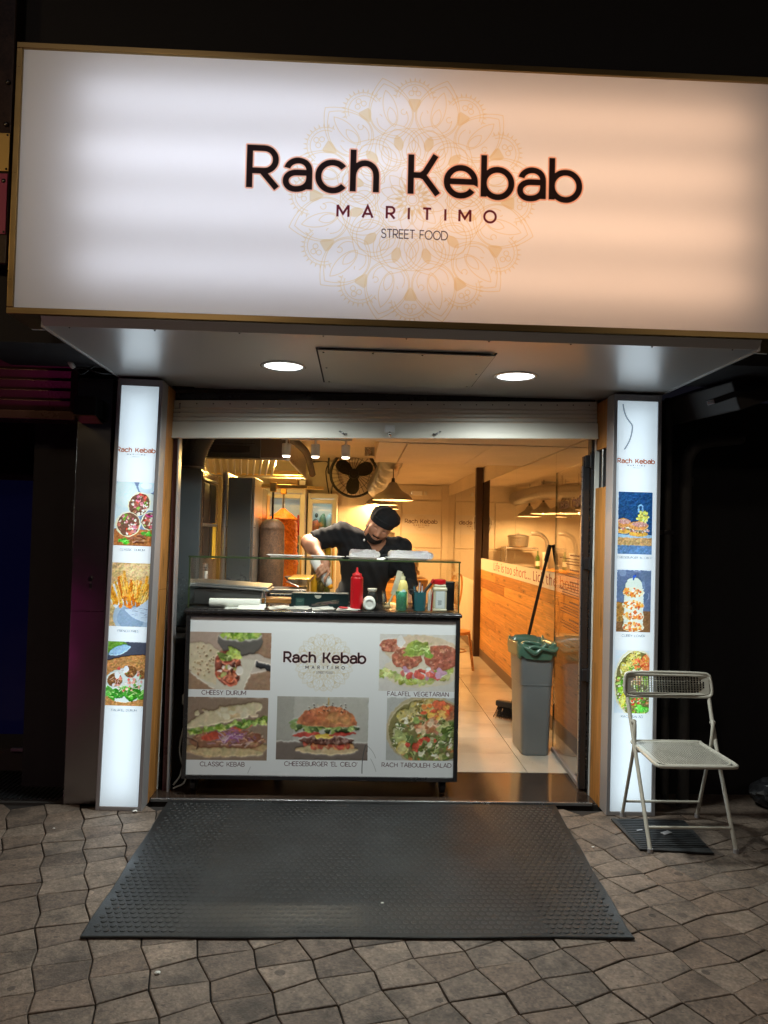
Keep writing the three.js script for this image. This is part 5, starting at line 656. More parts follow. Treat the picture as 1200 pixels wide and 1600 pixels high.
  const pr = thing('paper_roll', 'roll of white paper lying behind the glass at left', 'paper roll', [-0.71, TOP, -0.30]); const roll = cyl(0.026, 0.026, 0.30, -0.725, TOP + 0.027, -0.31, 24, [0, 0, PI / 2]); part('roll', roll, M.paper, pr); part('loose_sheet', [box(0.24, 0.0015, 0.09, -0.66, TOP + 0.004, -0.295, 0.0004, [0.05, 0.12, 0.03]), box(0.16, 0.0015, 0.07, -0.62, TOP + 0.010, -0.268, 0.0004, [0.4, -0.05, 0.02])], M.paper, pr);
  for (const [x, z, a, l] of [[-0.46, -0.31, 0.3, 'white napkin on the worktop left of the dark green box'], [-0.34, -0.30, -0.2, 'white napkin on the worktop before the dark green box'], [-0.20, -0.30, 0.15, 'rumpled white napkin before the middle of the dark green box'], [-0.05, -0.30, -0.1, 'white napkin on the worktop beside the red ketchup bottle']]) { const n = thing('napkin', l, 'napkin', [x, TOP, z]); part('sheet', [box(0.13, 0.0015, 0.10, x, TOP + 0.004, z, 0.0004, [0.06, a, 0.03]), box(0.09, 0.0015, 0.08, x + 0.02, TOP + 0.009, z + 0.01, 0.0004, [0.12, a + 0.5, -0.05])], M.trayPaper, n); }
  const tg = thing('red_wrapper', 'small red wrapper lying right of the dark green box', 'wrapper', [-0.075, TOP, -0.29]); part('wrapper', box(0.05, 0.008, 0.03, -0.075, TOP + 0.014, -0.278, 0.003, [0.1, 0.3, -0.1]), M.red, tg);
  const pan = thing('food_pan', 'long steel food pan with a rim at the left behind the glass', 'food pan', [-0.77, TOP, -0.55]);
  part('pan_body', box(0.44, 0.10, 0.24, -0.775, TOP + 0.052, -0.52, 0.012), M.steelDark, pan); part('pan_rim', [box(0.49, 0.014, 0.28, -0.775, TOP + 0.108, -0.52, 0.006, [0, 0, -0.05]), box(0.47, 0.02, 0.26, -0.775, TOP + 0.122, -0.525, 0.010, [0.03, 0, -0.05])], M.steelDark, pan);
  const kn = thing('knife', 'kitchen knife with black riveted handle resting on a board', 'knife', [-0.45, TOP + 0.06, -0.44]); part('handle', box(0.15, 0.018, 0.02, -0.475, TOP + 0.068, -0.43, 0.006), M.plasticBlack, kn); for (let i = 0; i < 4; i++) part('rivet', cyl(0.0035, 0.0035, 0.003, -0.52 + i * 0.026, TOP + 0.069, -0.4185, 10, [PI / 2, 0, 0]), M.alu, kn); part('blade', box(0.10, 0.03, 0.002, -0.35, TOP + 0.066, -0.43, 0.0005), M.steel, kn);
  const bd = thing('cutting_board', 'small wooden cutting board under the knife', 'cutting board', [-0.48, TOP, -0.44]); part('board', box(0.22, 0.03, 0.12, -0.48, TOP + 0.035, -0.45, 0.006), M.wood[4], bd); part('feet', [box(0.02, 0.02, 0.1, -0.56, TOP + 0.01, -0.45), box(0.02, 0.02, 0.1, -0.40, TOP + 0.01, -0.45)], M.plasticBlack, bd);
  const tn = thing('tongs', 'steel tongs with a bent loop beside the paper roll', 'tongs', [-0.55, TOP, -0.35]); part('loop', tube([[-0.578, TOP + 0.002, -0.35], [-0.572, TOP + 0.075, -0.35], [-0.560, TOP + 0.098, -0.352], [-0.549, TOP + 0.075, -0.354], [-0.553, TOP + 0.002, -0.354]], 0.0045, 24), M.chrome, tn);
  const wr2 = thing('wire_rack', 'bent steel wire rack right of the knife behind the glass', 'rack', [-0.36, TOP, -0.5]); part('wire', [tube([[-0.45, TOP + 0.14, -0.6], [-0.38, TOP + 0.115, -0.56], [-0.345, TOP + 0.085, -0.52], [-0.345, TOP + 0.06, -0.5], [-0.39, TOP + 0.02, -0.47]], 0.004, 24), bar([-0.40, TOP + 0.062, -0.5], [-0.34, TOP + 0.062, -0.5], 0.004)], M.steel, wr2);
}
// ---------- bin with broom on the right ----------
{
  const t = thing('waste_bin', 'tall narrow grey waste bin with green bag, right inside the entrance', 'bin', [1.29, 0, -1.2]);
  const prof = (w, d, y, bow) => { const p = [], n = 40; for (let i = 0; i < n; i++) { const a = i / n * PI * 2, c = Math.cos(a), s = Math.sin(a), e = 0.28; p.push(V(1.292 + Math.sign(c) * Math.abs(c) ** e * w / 2, y + (bow ? bow(c, s) : 0), -1.2 + Math.sign(s) * Math.abs(s) ** e * d / 2)); } return p; };
  const loft = (rings, cap0) => { const n = rings[0].length, pos = [], idx = []; rings.forEach((r) => r.forEach((p) => pos.push(p.x, p.y, p.z))); for (let k = 0; k < rings.length - 1; k++) for (let i = 0; i < n; i++) { const j = (i + 1) % n, a = k * n + i, b = k * n + j; idx.push(a, a + n, b, b, a + n, b + n); } if (cap0) for (let i = 1; i < n - 1; i++) idx.push(0, i, i + 1); const g = new THREE.BufferGeometry(); g.setAttribute('position', new THREE.Float32BufferAttribute(pos, 3)); g.setIndex(idx); g.computeVertexNormals(); return uvm(g); };
  part('bin_body', loft([prof(0.185, 0.34, 0.016), prof(0.20, 0.355, 0.024), prof(0.228, 0.375, 0.50), prof(0.229, 0.376, 0.502), prof(0.235, 0.38, 0.515), prof(0.25, 0.39, 0.70), prof(0.262, 0.40, 0.80)], true), M.bin, t);
  part('seam', loft([prof(0.236, 0.382, 0.508), prof(0.240, 0.386, 0.512), prof(0.236, 0.382, 0.516)]), M.bin, t);
  const R = rng(77), wob = Array.from({ length: 40 }, () => R()), drop = (k) => (c, s) => -k * (0.5 + 0.5 * wob[Math.floor((Math.atan2(s, c) / PI + 1) * 19.9)]) + 0.012 * Math.sin(Math.atan2(s, c) * 7);
  part('green_bag', loft([prof(0.20, 0.33, 0.70), prof(0.235, 0.37, 0.785, drop(0.02)), prof(0.268, 0.405, 0.812, drop(0.012)), prof(0.285, 0.425, 0.800, drop(0.015)), prof(0.296, 0.43, 0.765, drop(0.03)), prof(0.285, 0.425, 0.750, drop(0.04)), prof(0.288, 0.423, 0.738, drop(0.045))]), M.bag, t);
  part('bag_fold', [tube([[1.17, 0.795, -1.03], [1.21, 0.77, -0.985], [1.26, 0.74, -0.975], [1.30, 0.765, -0.98], [1.345, 0.80, -0.99]], 0.017, 30, 8), tube([[1.20, 0.765, -0.985], [1.26, 0.785, -0.985], [1.33, 0.77, -0.975], [1.40, 0.755, -0.985], [1.43, 0.775, -1.02]], 0.014, 30, 8), tube([[1.18, 0.80, -1.04], [1.22, 0.815, -1.0], [1.30, 0.80, -0.99]], 0.012, 20, 8)], M.bag, t);
  const b = thing('broom', 'broom with dark bristles behind the bin, handle leaning on the mirror', 'broom', [1.31, 0, -1.95]);
  part('handle', bar([1.325, 0.13, -1.98], [1.585, 1.48, -1.84], 0.013, 14), M.plasticBlack, b); part('end_grip', bar([1.560, 1.36, -1.853], [1.588, 1.495, -1.838], 0.018, 14), M.black, b); part('brush_head', box(0.06, 0.05, 0.28, 1.325, 0.145, -1.98, 0.012, [0, 0.9, 0]), M.plasticBlack, b);
  const hairs = []; const R2 = rng(8); for (let i = 0; i < 420; i++) { const u = R2() - 0.5, v = R2() - 0.5, a = [1.325 + u * 0.22 * Math.sin(0.9) + v * 0.05, 0.13, -1.98 + u * 0.26 * Math.cos(0.9)], s = 1.25; hairs.push(bar(a, [1.325 + (a[0] - 1.325) * s + (R2() - 0.5) * 0.05, 0.016 + R2() * 0.02, -1.98 + (a[2] + 1.98) * s + (R2() - 0.5) * 0.05], 0.0016, 4)); } const br = part('bristles', hairs, M.bristle, b); br.userData.kind = 'stuff';
}
// ---------- kitchen on the left ----------
{
  const t = thing('steel_bench', 'stainless steel bench under the kebab grills at the left', 'bench', [-1.1, 0, -1.6]);
  part('bench_top', bx(-1.71, -0.42, 0.87, 0.91, -2.55, -0.72, 0.006), M.steel, t); part('splash_board', bx(-1.71, -1.695, 0.91, 2.0, -2.55, -0.72), M.steel, t); for (const [x, z] of [[-0.48, -0.78], [-0.48, -2.48], [-1.65, -0.78], [-1.65, -2.48]]) part('leg', bx(x - 0.02, x + 0.02, 0.01, 0.869, z - 0.02, z + 0.02), M.steel, t); part('under_shelf', bx(-1.68, -0.45, 0.30, 0.32, -2.5, -0.75), M.steelDark, t);
  const grey = std({ color: C(0.135, 0.155, 0.165), roughness: 0.42, metalness: 0.35, roughnessMap: satin });
  const a = thing('oven_cabinet', 'grey steel oven cabinet with controls and yellow label, far left inside', 'oven', [-1.15, 0.91, -1.0]);
  part('housing', bx(-1.30, -1.045, 0.912, 1.955, -1.32, -0.745, 0.006), grey, a); part('side_panel', bx(-1.0445, -1.038, 0.93, 1.94, -1.31, -0.77, 0.002), std({ color: C(0.26, 0.16, 0.09), roughness: 0.3, metalness: 0.6, roughnessMap: brushed }), a);
  for (const [y0, y1] of [[1.60, 1.87], [1.36, 1.57]]) for (const [z0, z1] of [[-0.98, -0.81], [-1.20, -1.02]]) part('window', bx(-1.037, -1.034, y0, y1, z0, z1, 0.001), M.black, a);
  part('window_rail', [bx(-1.036, -1.028, 1.575, 1.595, -1.24, -0.79, 0.002), bx(-1.036, -1.028, 1.885, 1.90, -1.24, -0.79, 0.002)], M.steel, a); part('yellow_label', bx(-1.033, -1.030, 1.345, 1.60, -1.22, -1.10, 0.001), std({ color: C(0.70, 0.45, 0.03), roughness: 0.6 }), a); const sk = part('socket', bx(-1.037, -1.026, 1.19, 1.27, -0.96, -0.90, 0.003), M.white, a); part('socket_slot', bx(-1.0255, -1.0235, 1.205, 1.25, -0.937, -0.923, 0), M.black, sk); part('dial', cyl(0.02, 0.02, 0.015, -1.03, 1.30, -0.93, 16, [0, 0, PI / 2]), M.alu, a); part('dial', cyl(0.02, 0.02, 0.015, -1.03, 1.13, -1.15, 16, [0, 0, PI / 2]), M.black, a);
  const h = thing('flexible_hose', 'dark corrugated exhaust hose rising from the oven cabinet', 'hose', [-1.15, 1.955, -0.85]); { const pr = []; for (let i = 0; i <= 36; i++) pr.push([0.083 + (i & 1) * 0.008, i * 0.008]); const g = lathe(pr, 0, 0, 0, 24), p = g.attributes.position; for (let i = 0; i < p.count; i++) p.setX(i, p.getX(i) + 0.12 * (p.getY(i) / 0.29) ** 2); g.computeVertexNormals(); g.translate(-1.14, 1.956, -0.86); part('hose', g, M.darkPipe, h); part('clamp', lathe([[0.094, 0], [0.098, 0.01], [0.094, 0.02]], -1.14, 1.956, -0.86), M.steelDark, h); }
  const mk = (label, x0, x1, z0, z1) => {
    const d = thing('kebab_grill', label, 'grill', [(x0 + x1) / 2, 0.91, z1]);
    part('back_panel', bx(x0, x1, 0.97, 1.945, z1 - 0.02, z1, 0.006), grey, d); part('side_frame', [bx(x0 - 0.05, x0 - 0.004, 0.97, 1.99, z0, z1 - 0.002, 0.02), bx(x1 + 0.002, x1 + 0.02, 0.97, 1.95, z0, z1 - 0.002, 0.004)], M.steel, d); part('burner', bx(x1 + 0.003, x1 + 0.02, 0.975, 1.9, z0 - 0.35, z0 - 0.01, 0.004), M.steelDark, d); part('top_arm', bx(x0, x1 + 0.38, 1.895, 1.925, z1 - 0.4, z1 - 0.36, 0.003), M.gold, d); part('drip_tray', [bx(x1 - 0.02, x1 + 0.42, 0.965, 0.985, z0 - 0.45, z1 - 0.1, 0.004), bx(x1 - 0.02, x1 + 0.42, 0.985, 1.03, z1 - 0.106, z1 - 0.1, 0.002)], M.steel, d); return d;
  };
  mk('kebab grill with a tall grey back panel, left of the meat cones', -0.965, -0.79, -1.75, -1.3);
  const fr2 = thing('burner_frame', 'narrow steel burner frame between grey grill panel and meat', 'burner', [-0.76, 0.91, -1.9]); part('upright', bx(-0.835, -0.80, 0.912, 1.90, -2.0, -1.76, 0.004), M.steel, fr2); part('upright', bx(-0.79, -0.765, 0.912, 1.86, -2.2, -2.02, 0.004), M.gold, fr2); part('upright', bx(-0.755, -0.742, 0.912, 1.84, -2.3, -2.22, 0.003), M.steel, fr2); part('foot', bx(-0.84, -0.74, 0.911, 0.935, -2.32, -1.75), M.steelDark, fr2);
  // meat cones
  const cone = (name, label, x, z, prof, m, rough, seed, spitM, spitTop) => {
    const c = thing(name, label, 'kebab meat', [x, 0.99, z]), g = new THREE.LatheGeometry(prof.map(([a, b]) => new THREE.Vector2(a, b)), 64), p = g.attributes.position; for (let i = 0; i < p.count; i++) { const X = p.getX(i), Y = p.getY(i), Z = p.getZ(i), r = Math.hypot(X, Z), a = Math.atan2(Z, X), n = at(nB, Math.floor((a / 6.2832 + 1) * 512), Math.floor(Y * 900)) - 0.5, n2 = at(nA, Math.floor((a / 6.2832 + 1) * 512 + seed), Math.floor(Y * 600)) - 0.5, k = 1 + (r > 0.02 ? rough * (n * 1.2 + n2) : 0); p.setXYZ(i, X * k, Y + rough * 0.06 * n, Z * k); } g.computeVertexNormals(); g.translate(x, 0.99, z); part('meat', g, m, c); part('spit_rod', bar([x, 0.985, z], [x, spitTop, z], 0.009), spitM, c); part('spit_plate', cyl(0.13, 0.13, 0.012, x, 1.02, z, 32), M.steel, c); part('rod_holder', [box(0.05, 0.075, 0.05, x, spitTop - 0.03, z, 0.004)], M.gold, c); return c;
  };
  const P1 = []; for (let i = 0; i <= 60; i++) { const u = i / 60; P1.push([u > 0.86 ? 0.098 * Math.sqrt(Math.max(0, 1 - ((u - 0.86) / 0.14) ** 2)) : 0.088 + 0.012 * Math.sin(u * 3), 0.05 + u * 0.615]); }
  cone('meat_cone', 'smooth brown doner meat cylinder on a spit, in front of the orange one', -0.672, -1.62, P1, std({ map: meatMap(96, 70, 50), roughness: 0.7 }), 0.035, 5, M.darkmetal, 1.93);
  const P2 = []; for (let i = 0; i <= 80; i++) { const u = i / 80; P2.push([u > 0.86 ? 0.128 * (1 - (u - 0.86) / 0.14) ** 0.95 + 0.004 : 0.118 + 0.012 * Math.sin(u * 4), 0.05 + u * 0.715]); }
  cone('meat_cone', 'orange grilled chicken cone with a pointed top, behind the brown one', -0.640, -2.1, P2, std({ map: meatMap(250, 122, 20, 0.75), roughness: 0.55 }), 0.14, 90, M.steel, 1.94);
  part('glow_bar', bx(-1.0, -0.30, 1.92, 1.945, -2.13, -2.09, 0.003), M.gold, scene.children.find((o) => o.name === 'kebab_grill'));
  const bw = thing('tray_stack', 'dark metal trays and bowls on the bench below the orange meat', 'trays', [-0.42, 0.99, -1.6]); part('tray', [bx(-0.62, -0.36, 1.05, 1.14, -1.40, -1.12, 0.006)], M.steelDark, bw); part('bowl', lathe([[0, 1.14], [0.06, 1.145], [0.11, 1.2], [0.115, 1.21], [0.10, 1.2], [0, 1.15]], -0.44, 0, -1.5), M.steelDark, bw); part('rack_bars', [bx(-0.50, -0.34, 1.205, 1.215, -1.70, -1.2), bx(-0.50, -0.34, 1.10, 1.11, -1.16, -1.14), bx(-0.355, -0.34, 0.99, 1.215, -1.18, -1.16)], M.gold, bw); part('jar', lathe([[0, 1.0], [0.05, 1.0], [0.05, 1.1], [0.03, 1.13], [0, 1.13]], -0.40, 0, -1.28), M.darkmetal, bw);
  // extraction hood
  const e = thing('extraction_hood', 'steel extraction hood with lit slatted filters above the meat cones', 'hood', [-1.05, 2.10, -2.4]);
  part('rim', [bx(-1.66, -0.54, 2.10, 2.135, -1.515, -1.50), bx(-1.66, -0.54, 2.10, 2.135, -3.40, -3.385), bx(-0.555, -0.54, 2.10, 2.135, -3.384, -1.516), bx(-1.66, -1.645, 2.10, 2.135, -3.384, -1.516)], M.steel, e); part('canopy_shell', bx(-1.65, -0.55, 2.40, 2.41, -3.39, -1.51), M.steel, e);
  for (let i = 0; i < 17; i++) part('filter_slat', bar([-0.62 - i * 0.062, 2.27, -1.56], [Math.max(-1.64, -0.88 - i * 0.062), 2.125, -3.2], 0.013, 6), M.steel, e);
  part('filter_frame', bx(-1.64, -0.56, 2.118, 2.13, -3.34, -3.22), M.gold, e);
  part('lamp_lens', bx(-0.66, -0.60, 2.19, 2.205, -2.4, -1.7, 0.003), glow(1, 0.70, 0.28, 4), e); part('inner_side', box(0.006, 0.26, 1.86, -0.552, 2.265, -2.45, 0.001), M.steel, e);
  const L = rectLight(C(1, 0.62, 0.18), 62, 0.07, 0.7, [-0.63, 2.185, -2.05], [-PI / 2, 0, 0]); L.name = 'hood_light'; const hl = new THREE.PointLight(C(1, 0.60, 0.15), 3.6); hl.name = 'hood_light'; hl.position.set(-0.74, 2.15, -2.7); hl.shadow.radius = 2; hl.castShadow = true; scene.add(hl);
  const du = thing('extract_duct', 'dark metal extract duct box above the hood, upper left inside', 'duct', [-1.1, 2.10, -1.48]); part('duct_box', bx(-1.66, -0.76, 2.108, 2.26, -1.497, -1.455, 0.004), M.darkPipe, du); part('duct_box', bx(-0.757, -0.545, 2.115, 2.26, -1.49, -1.456, 0.004), std({ color: C(0.10, 0.06, 0.04), roughness: 0.6 }), du); part('access_panel', bx(-1.32, -0.84, 2.145, 2.20, -1.4545, -1.448, 0.002), M.darkmetal, du); part('seam_flange', bx(-1.30, -0.80, 2.215, 2.222, -1.4545, -1.449, 0.001), M.darkmetal, du); part('duct_elbow', tube([[-0.56, 2.28, -1.52], [-0.49, 2.25, -1.7], [-0.44, 2.20, -2.0], [-0.41, 2.06, -2.25]], 0.03, 20), M.darkPipe, du);
}
// ---------- ceiling spots ----------
{
  const t = thing('spot_track', 'grey lamp track on the ceiling holding three white spotlights', 'lamp track', [-0.31, 2.26, -1.3]); part('rail', bx(-0.585, -0.06, 2.236, 2.2605, -1.32, -1.285, 0.002), M.offwhite, t);
  [[-0.545, 'left white spotlight on the ceiling track'], [-0.330, 'middle white spotlight on the ceiling track'], [-0.105, 'right white spotlight on the ceiling track, beside the fan']].forEach(([x, label]) => {
    const s = thing('spotlight', label, 'spotlight', [x, 2.236, -1.3], 'spotlights on the ceiling track'); part('stem', cyl(0.008, 0.008, 0.03, x, 2.222, -1.3, 10), M.white, s); part('housing', lathe([[0, 2.206], [0.031, 2.206], [0.033, 2.203], [0.033, 2.120], [0.029, 2.116], [0.026, 2.124]], x, 0, -1.3, 24), M.white, s); const g = new THREE.CylinderGeometry(0.030, 0.024, 0.010, 24); g.translate(x, 2.1105, -1.3); part('lens', g, glow(1, 0.88, 0.66, 6), s);
    const l = new THREE.SpotLight(C(1, 0.82, 0.62), 7.5, 0, rad(50), 0.7, 2); l.name = 'spot_light'; l.position.set(x, 2.100, -1.3); l.target.position.set(x + 0.05, 0, -0.95); l.shadow.radius = 1.3; l.castShadow = true; scene.add(l, l.target);
  });
}
// ---------- wall fan ----------
{
  const x = -0.065, y = 2.262, z = -4.55, r = 0.275, t = thing('wall_fan', 'black round cage fan with three blades on the orange wall', 'fan', [x, y, z]);
  part('cage_ring', [new THREE.TorusGeometry(r, 0.016, 10, 48).translate(x, y, z + 0.07), new THREE.TorusGeometry(r, 0.014, 10, 48).translate(x, y, z - 0.03), new THREE.TorusGeometry(r * 0.68, 0.0025, 6, 40).translate(x, y, z + 0.085)], M.black, t);
  const w = []; for (let i = 0; i < 30; i++) { const a = i / 30 * PI * 2, c = Math.cos(a), s = Math.sin(a), c2 = Math.cos(a + 0.25), s2 = Math.sin(a + 0.25); w.push(bar([x + 0.05 * c2, y + 0.05 * s2, z + 0.10], [x + r * c, y + r * s, z + 0.07], 0.0018, 5)); w.push(bar([x + 0.06 * c2, y + 0.06 * s2, z - 0.05], [x + r * c, y + r * s, z - 0.03], 0.0018, 5)); } part('cage_wire', w, M.black, t);
  for (const a0 of [0.55, 2.65, 4.74]) { const s = new THREE.Shape(); s.moveTo(0.03, -0.03); s.bezierCurveTo(0.12, -0.14, 0.24, -0.11, 0.245, -0.02); s.bezierCurveTo(0.25, 0.07, 0.13, 0.10, 0.03, 0.04); const g = new THREE.ExtrudeGeometry(s, { depth: 0.006, bevelEnabled: false, curveSegments: 10 }); g.rotateX(0.4); g.rotateZ(a0); g.translate(x, y, z + 0.02); part('blade', g, M.black, t); }
  part('hub', [cyl(0.055, 0.06, 0.05, x, y, z + 0.03, 24, [PI / 2, 0, 0]), cyl(0.03, 0.03, 0.01, x, y, z + 0.105, 20, [PI / 2, 0, 0])], M.plasticBlack, t); part('motor', cyl(0.07, 0.05, 0.14, x, y, z - 0.1, 20, [PI / 2, 0, 0]), M.plasticBlack, t);
  part('bracket', [bar([x - r - 0.03, y, z], [x - r - 0.03, y + 0.29, z], 0.012), bar([x + r + 0.03, y, z], [x + r + 0.03, y + 0.29, z], 0.012), bar([x - r - 0.03, y + 0.285, z], [x + r + 0.03, y + 0.285, z], 0.012), bar([x, y + 0.285, z], [x, y + 0.285, -5.0], 0.014), bar([x - r - 0.03, y, z], [x - r, y, z], 0.01), bar([x + r + 0.03, y, z], [x + r, y, z], 0.01)], M.black, t);
  const c = thing('power_cable', 'thin dark cable looping on the wall left of the fan', 'cable', [-0.5, 2.2, -4.9]); part('cable', [tube([[-0.98, 2.05, -4.95], [-0.78, 2.22, -4.97], [-0.70, 2.42, -4.98], [-0.56, 2.44, -4.98]], 0.012, 30, 6), tube([[-0.56, 2.44, -4.98], [-0.40, 2.44, -4.98], [-0.42, 2.3, -4.98], [-0.36, 2.0, -4.97], [-0.32, 2.12, -4.6]], 0.008, 36, 6)], M.black, c); part('plug', box(0.05, 0.08, 0.04, -0.98, 2.03, -4.96, 0.008), M.plasticBlack, c);
}
// ---------- fridges against the partition ----------
{
  const fridge = (x0, x1, zf, top, label, lamp, goods) => {
    const t = thing('display_fridge', label, 'fridge', [(x0 + x1) / 2, 0, zf - 0.3]), zb = zf - 0.42; part('body', [bx(x0, x1, 0.05, top, zb, zb + 0.02), bx(x0, x0 + 0.03, 0.05, top, zb + 0.021, zf), bx(x1 - 0.03, x1, 0.05, top, zb + 0.021, zf), bx(x0 + 0.031, x1 - 0.031, top - 0.06, top, zb + 0.021, zf), bx(x0 + 0.031, x1 - 0.031, 0.05, 0.3, zb + 0.021, zf)], M.white, t);
    const d = part('door', [bx(x0, x0 + 0.055, 0.32, top - 0.07, zf + 0.004, zf + 0.04), bx(x1 - 0.055, x1, 0.32, top - 0.07, zf + 0.004, zf + 0.04), bx(x0 + 0.056, x1 - 0.056, top - 0.12, top - 0.07, zf + 0.004, zf + 0.04), bx(x0 + 0.056, x1 - 0.056, 0.32, 0.37, zf + 0.004, zf + 0.04)], M.offwhite, t); part('door_handle', bx(x1 - 0.035, x1 - 0.02, 0.9, 1.5, zf + 0.041, zf + 0.06), M.gold, d); part('door_glass', bx(x0 + 0.055, x1 - 0.055, 0.37, top - 0.12, zf + 0.018, zf + 0.024, 0), M.glass, t);
    for (const y of [0.75, 1.15, 1.5]) part('shelf', bx(x0 + 0.032, x1 - 0.032, y, y + 0.012, zb + 0.03, zf - 0.03), M.steel, t);
    part('inner_lamp', bx((x0 + x1) / 2 - 0.1, (x0 + x1) / 2 + 0.1, top - 0.085, top - 0.07, zf - 0.2, zf - 0.16), glow(0.8, 1, 0.98, 1.5), t); const l = rectLight(C(0.75, 1, 0.95), lamp, 0.25, 0.1, [(x0 + x1) / 2, top - 0.09, zf - 0.15], [-PI / 2, 0, 0]); l.name = 'fridge_light'; goods(t, zb, zf);
  };
  fridge(-1.20, -0.62, -4.30, 2.06, 'glass door fridge with red drinks behind the meat cones', 6, () => { let k = 0; for (const y of [0.762, 1.162, 1.512]) for (let i = 0; i < 6; i++) { const x = -1.13 + i * 0.085; const m = (i + k) % 3 ? M.red : std({ color: C(0.05, 0.12, 0.3), roughness: 0.3 }), s = thing('soda_bottle', ((i + k) % 3 ? 'red' : 'blue') + ' soda bottle on the ' + ['low', 'middle', 'top'][k] + ' shelf behind the meat cones, ' + ['first', 'second', 'third', 'fourth', 'fifth', 'sixth'][i] + ' from left', 'bottle', [x, y, -4.45], 'bottles in the fridge'); part('bottle_body', lathe([[0, 0], [0.033, 0], [0.034, 0.16], [0.014, 0.21], [0.014, 0.24], [0, 0.24]], x, y, -4.45, 14), m, s); part('cap', cyl(0.015, 0.015, 0.018, x, y + 0.249, -4.45, 10), M.white, s); if (i === 5) k++; } });
  fridge(-0.60, -0.26, -4.55, 2.02, 'narrow glass door fridge with food bags left of the man', 7, () => { const R = rng(6); let i = 0; for (const y of [0.762, 1.162, 1.512]) for (let q = 0; q < 3; q++, i++) { const x = -0.52 + q * 0.085, cols = [[0.5, 0.42, 0.05], [0.35, 0.45, 0.5], [0.05, 0.07, 0.07], [0.45, 0.45, 0.42], [0.12, 0.2, 0.12]], s = thing('food_bag', ['yellow', 'black', 'green', 'pale blue', 'white', 'yellow', 'black', 'green', 'pale blue'][i] + ' food bag on the ' + ['low', 'middle', 'top'][Math.floor(i / 3)] + ' shelf of the narrow fridge', 'food bag', [x, y, -4.75], 'bags in the narrow fridge'); part('bag_body', ball(0.05, 0.09 + R() * 0.06, 0.06, x, y + 0.12, -4.75, 10), std({ color: C(...cols[(i * 2) % 5]), roughness: 0.4 }), s); part('bag_knot', ball(0.02, 0.03, 0.02, x + 0.01, y + 0.25, -4.75, 8), std({ color: C(...cols[(i * 2) % 5]), roughness: 0.4 }), s); } });
  const bxs = thing('cardboard_box', 'cardboard box on top of the fridge with red drinks', 'box', [-0.85, 2.06, -4.5]); part('carton', bx(-1.05, -0.72, 2.062, 2.27, -4.65, -4.4, 0.003), M.card, bxs); part('tape', bx(-0.91, -0.86, 2.2705, 2.272, -4.65, -4.4, 0), M.paper, bxs);
  const pk = thing('drink_pack', 'dark labelled pack on top of the fridge, right of the carton', 'pack', [-0.66, 2.06, -4.45]); part('pack', bx(-0.70, -0.63, 2.062, 2.20, -4.5, -4.4, 0.004), M.black, pk); part('pack_label', bx(-0.701, -0.629, 2.09, 2.16, -4.3995, -4.398, 0), M.white, pk);
}
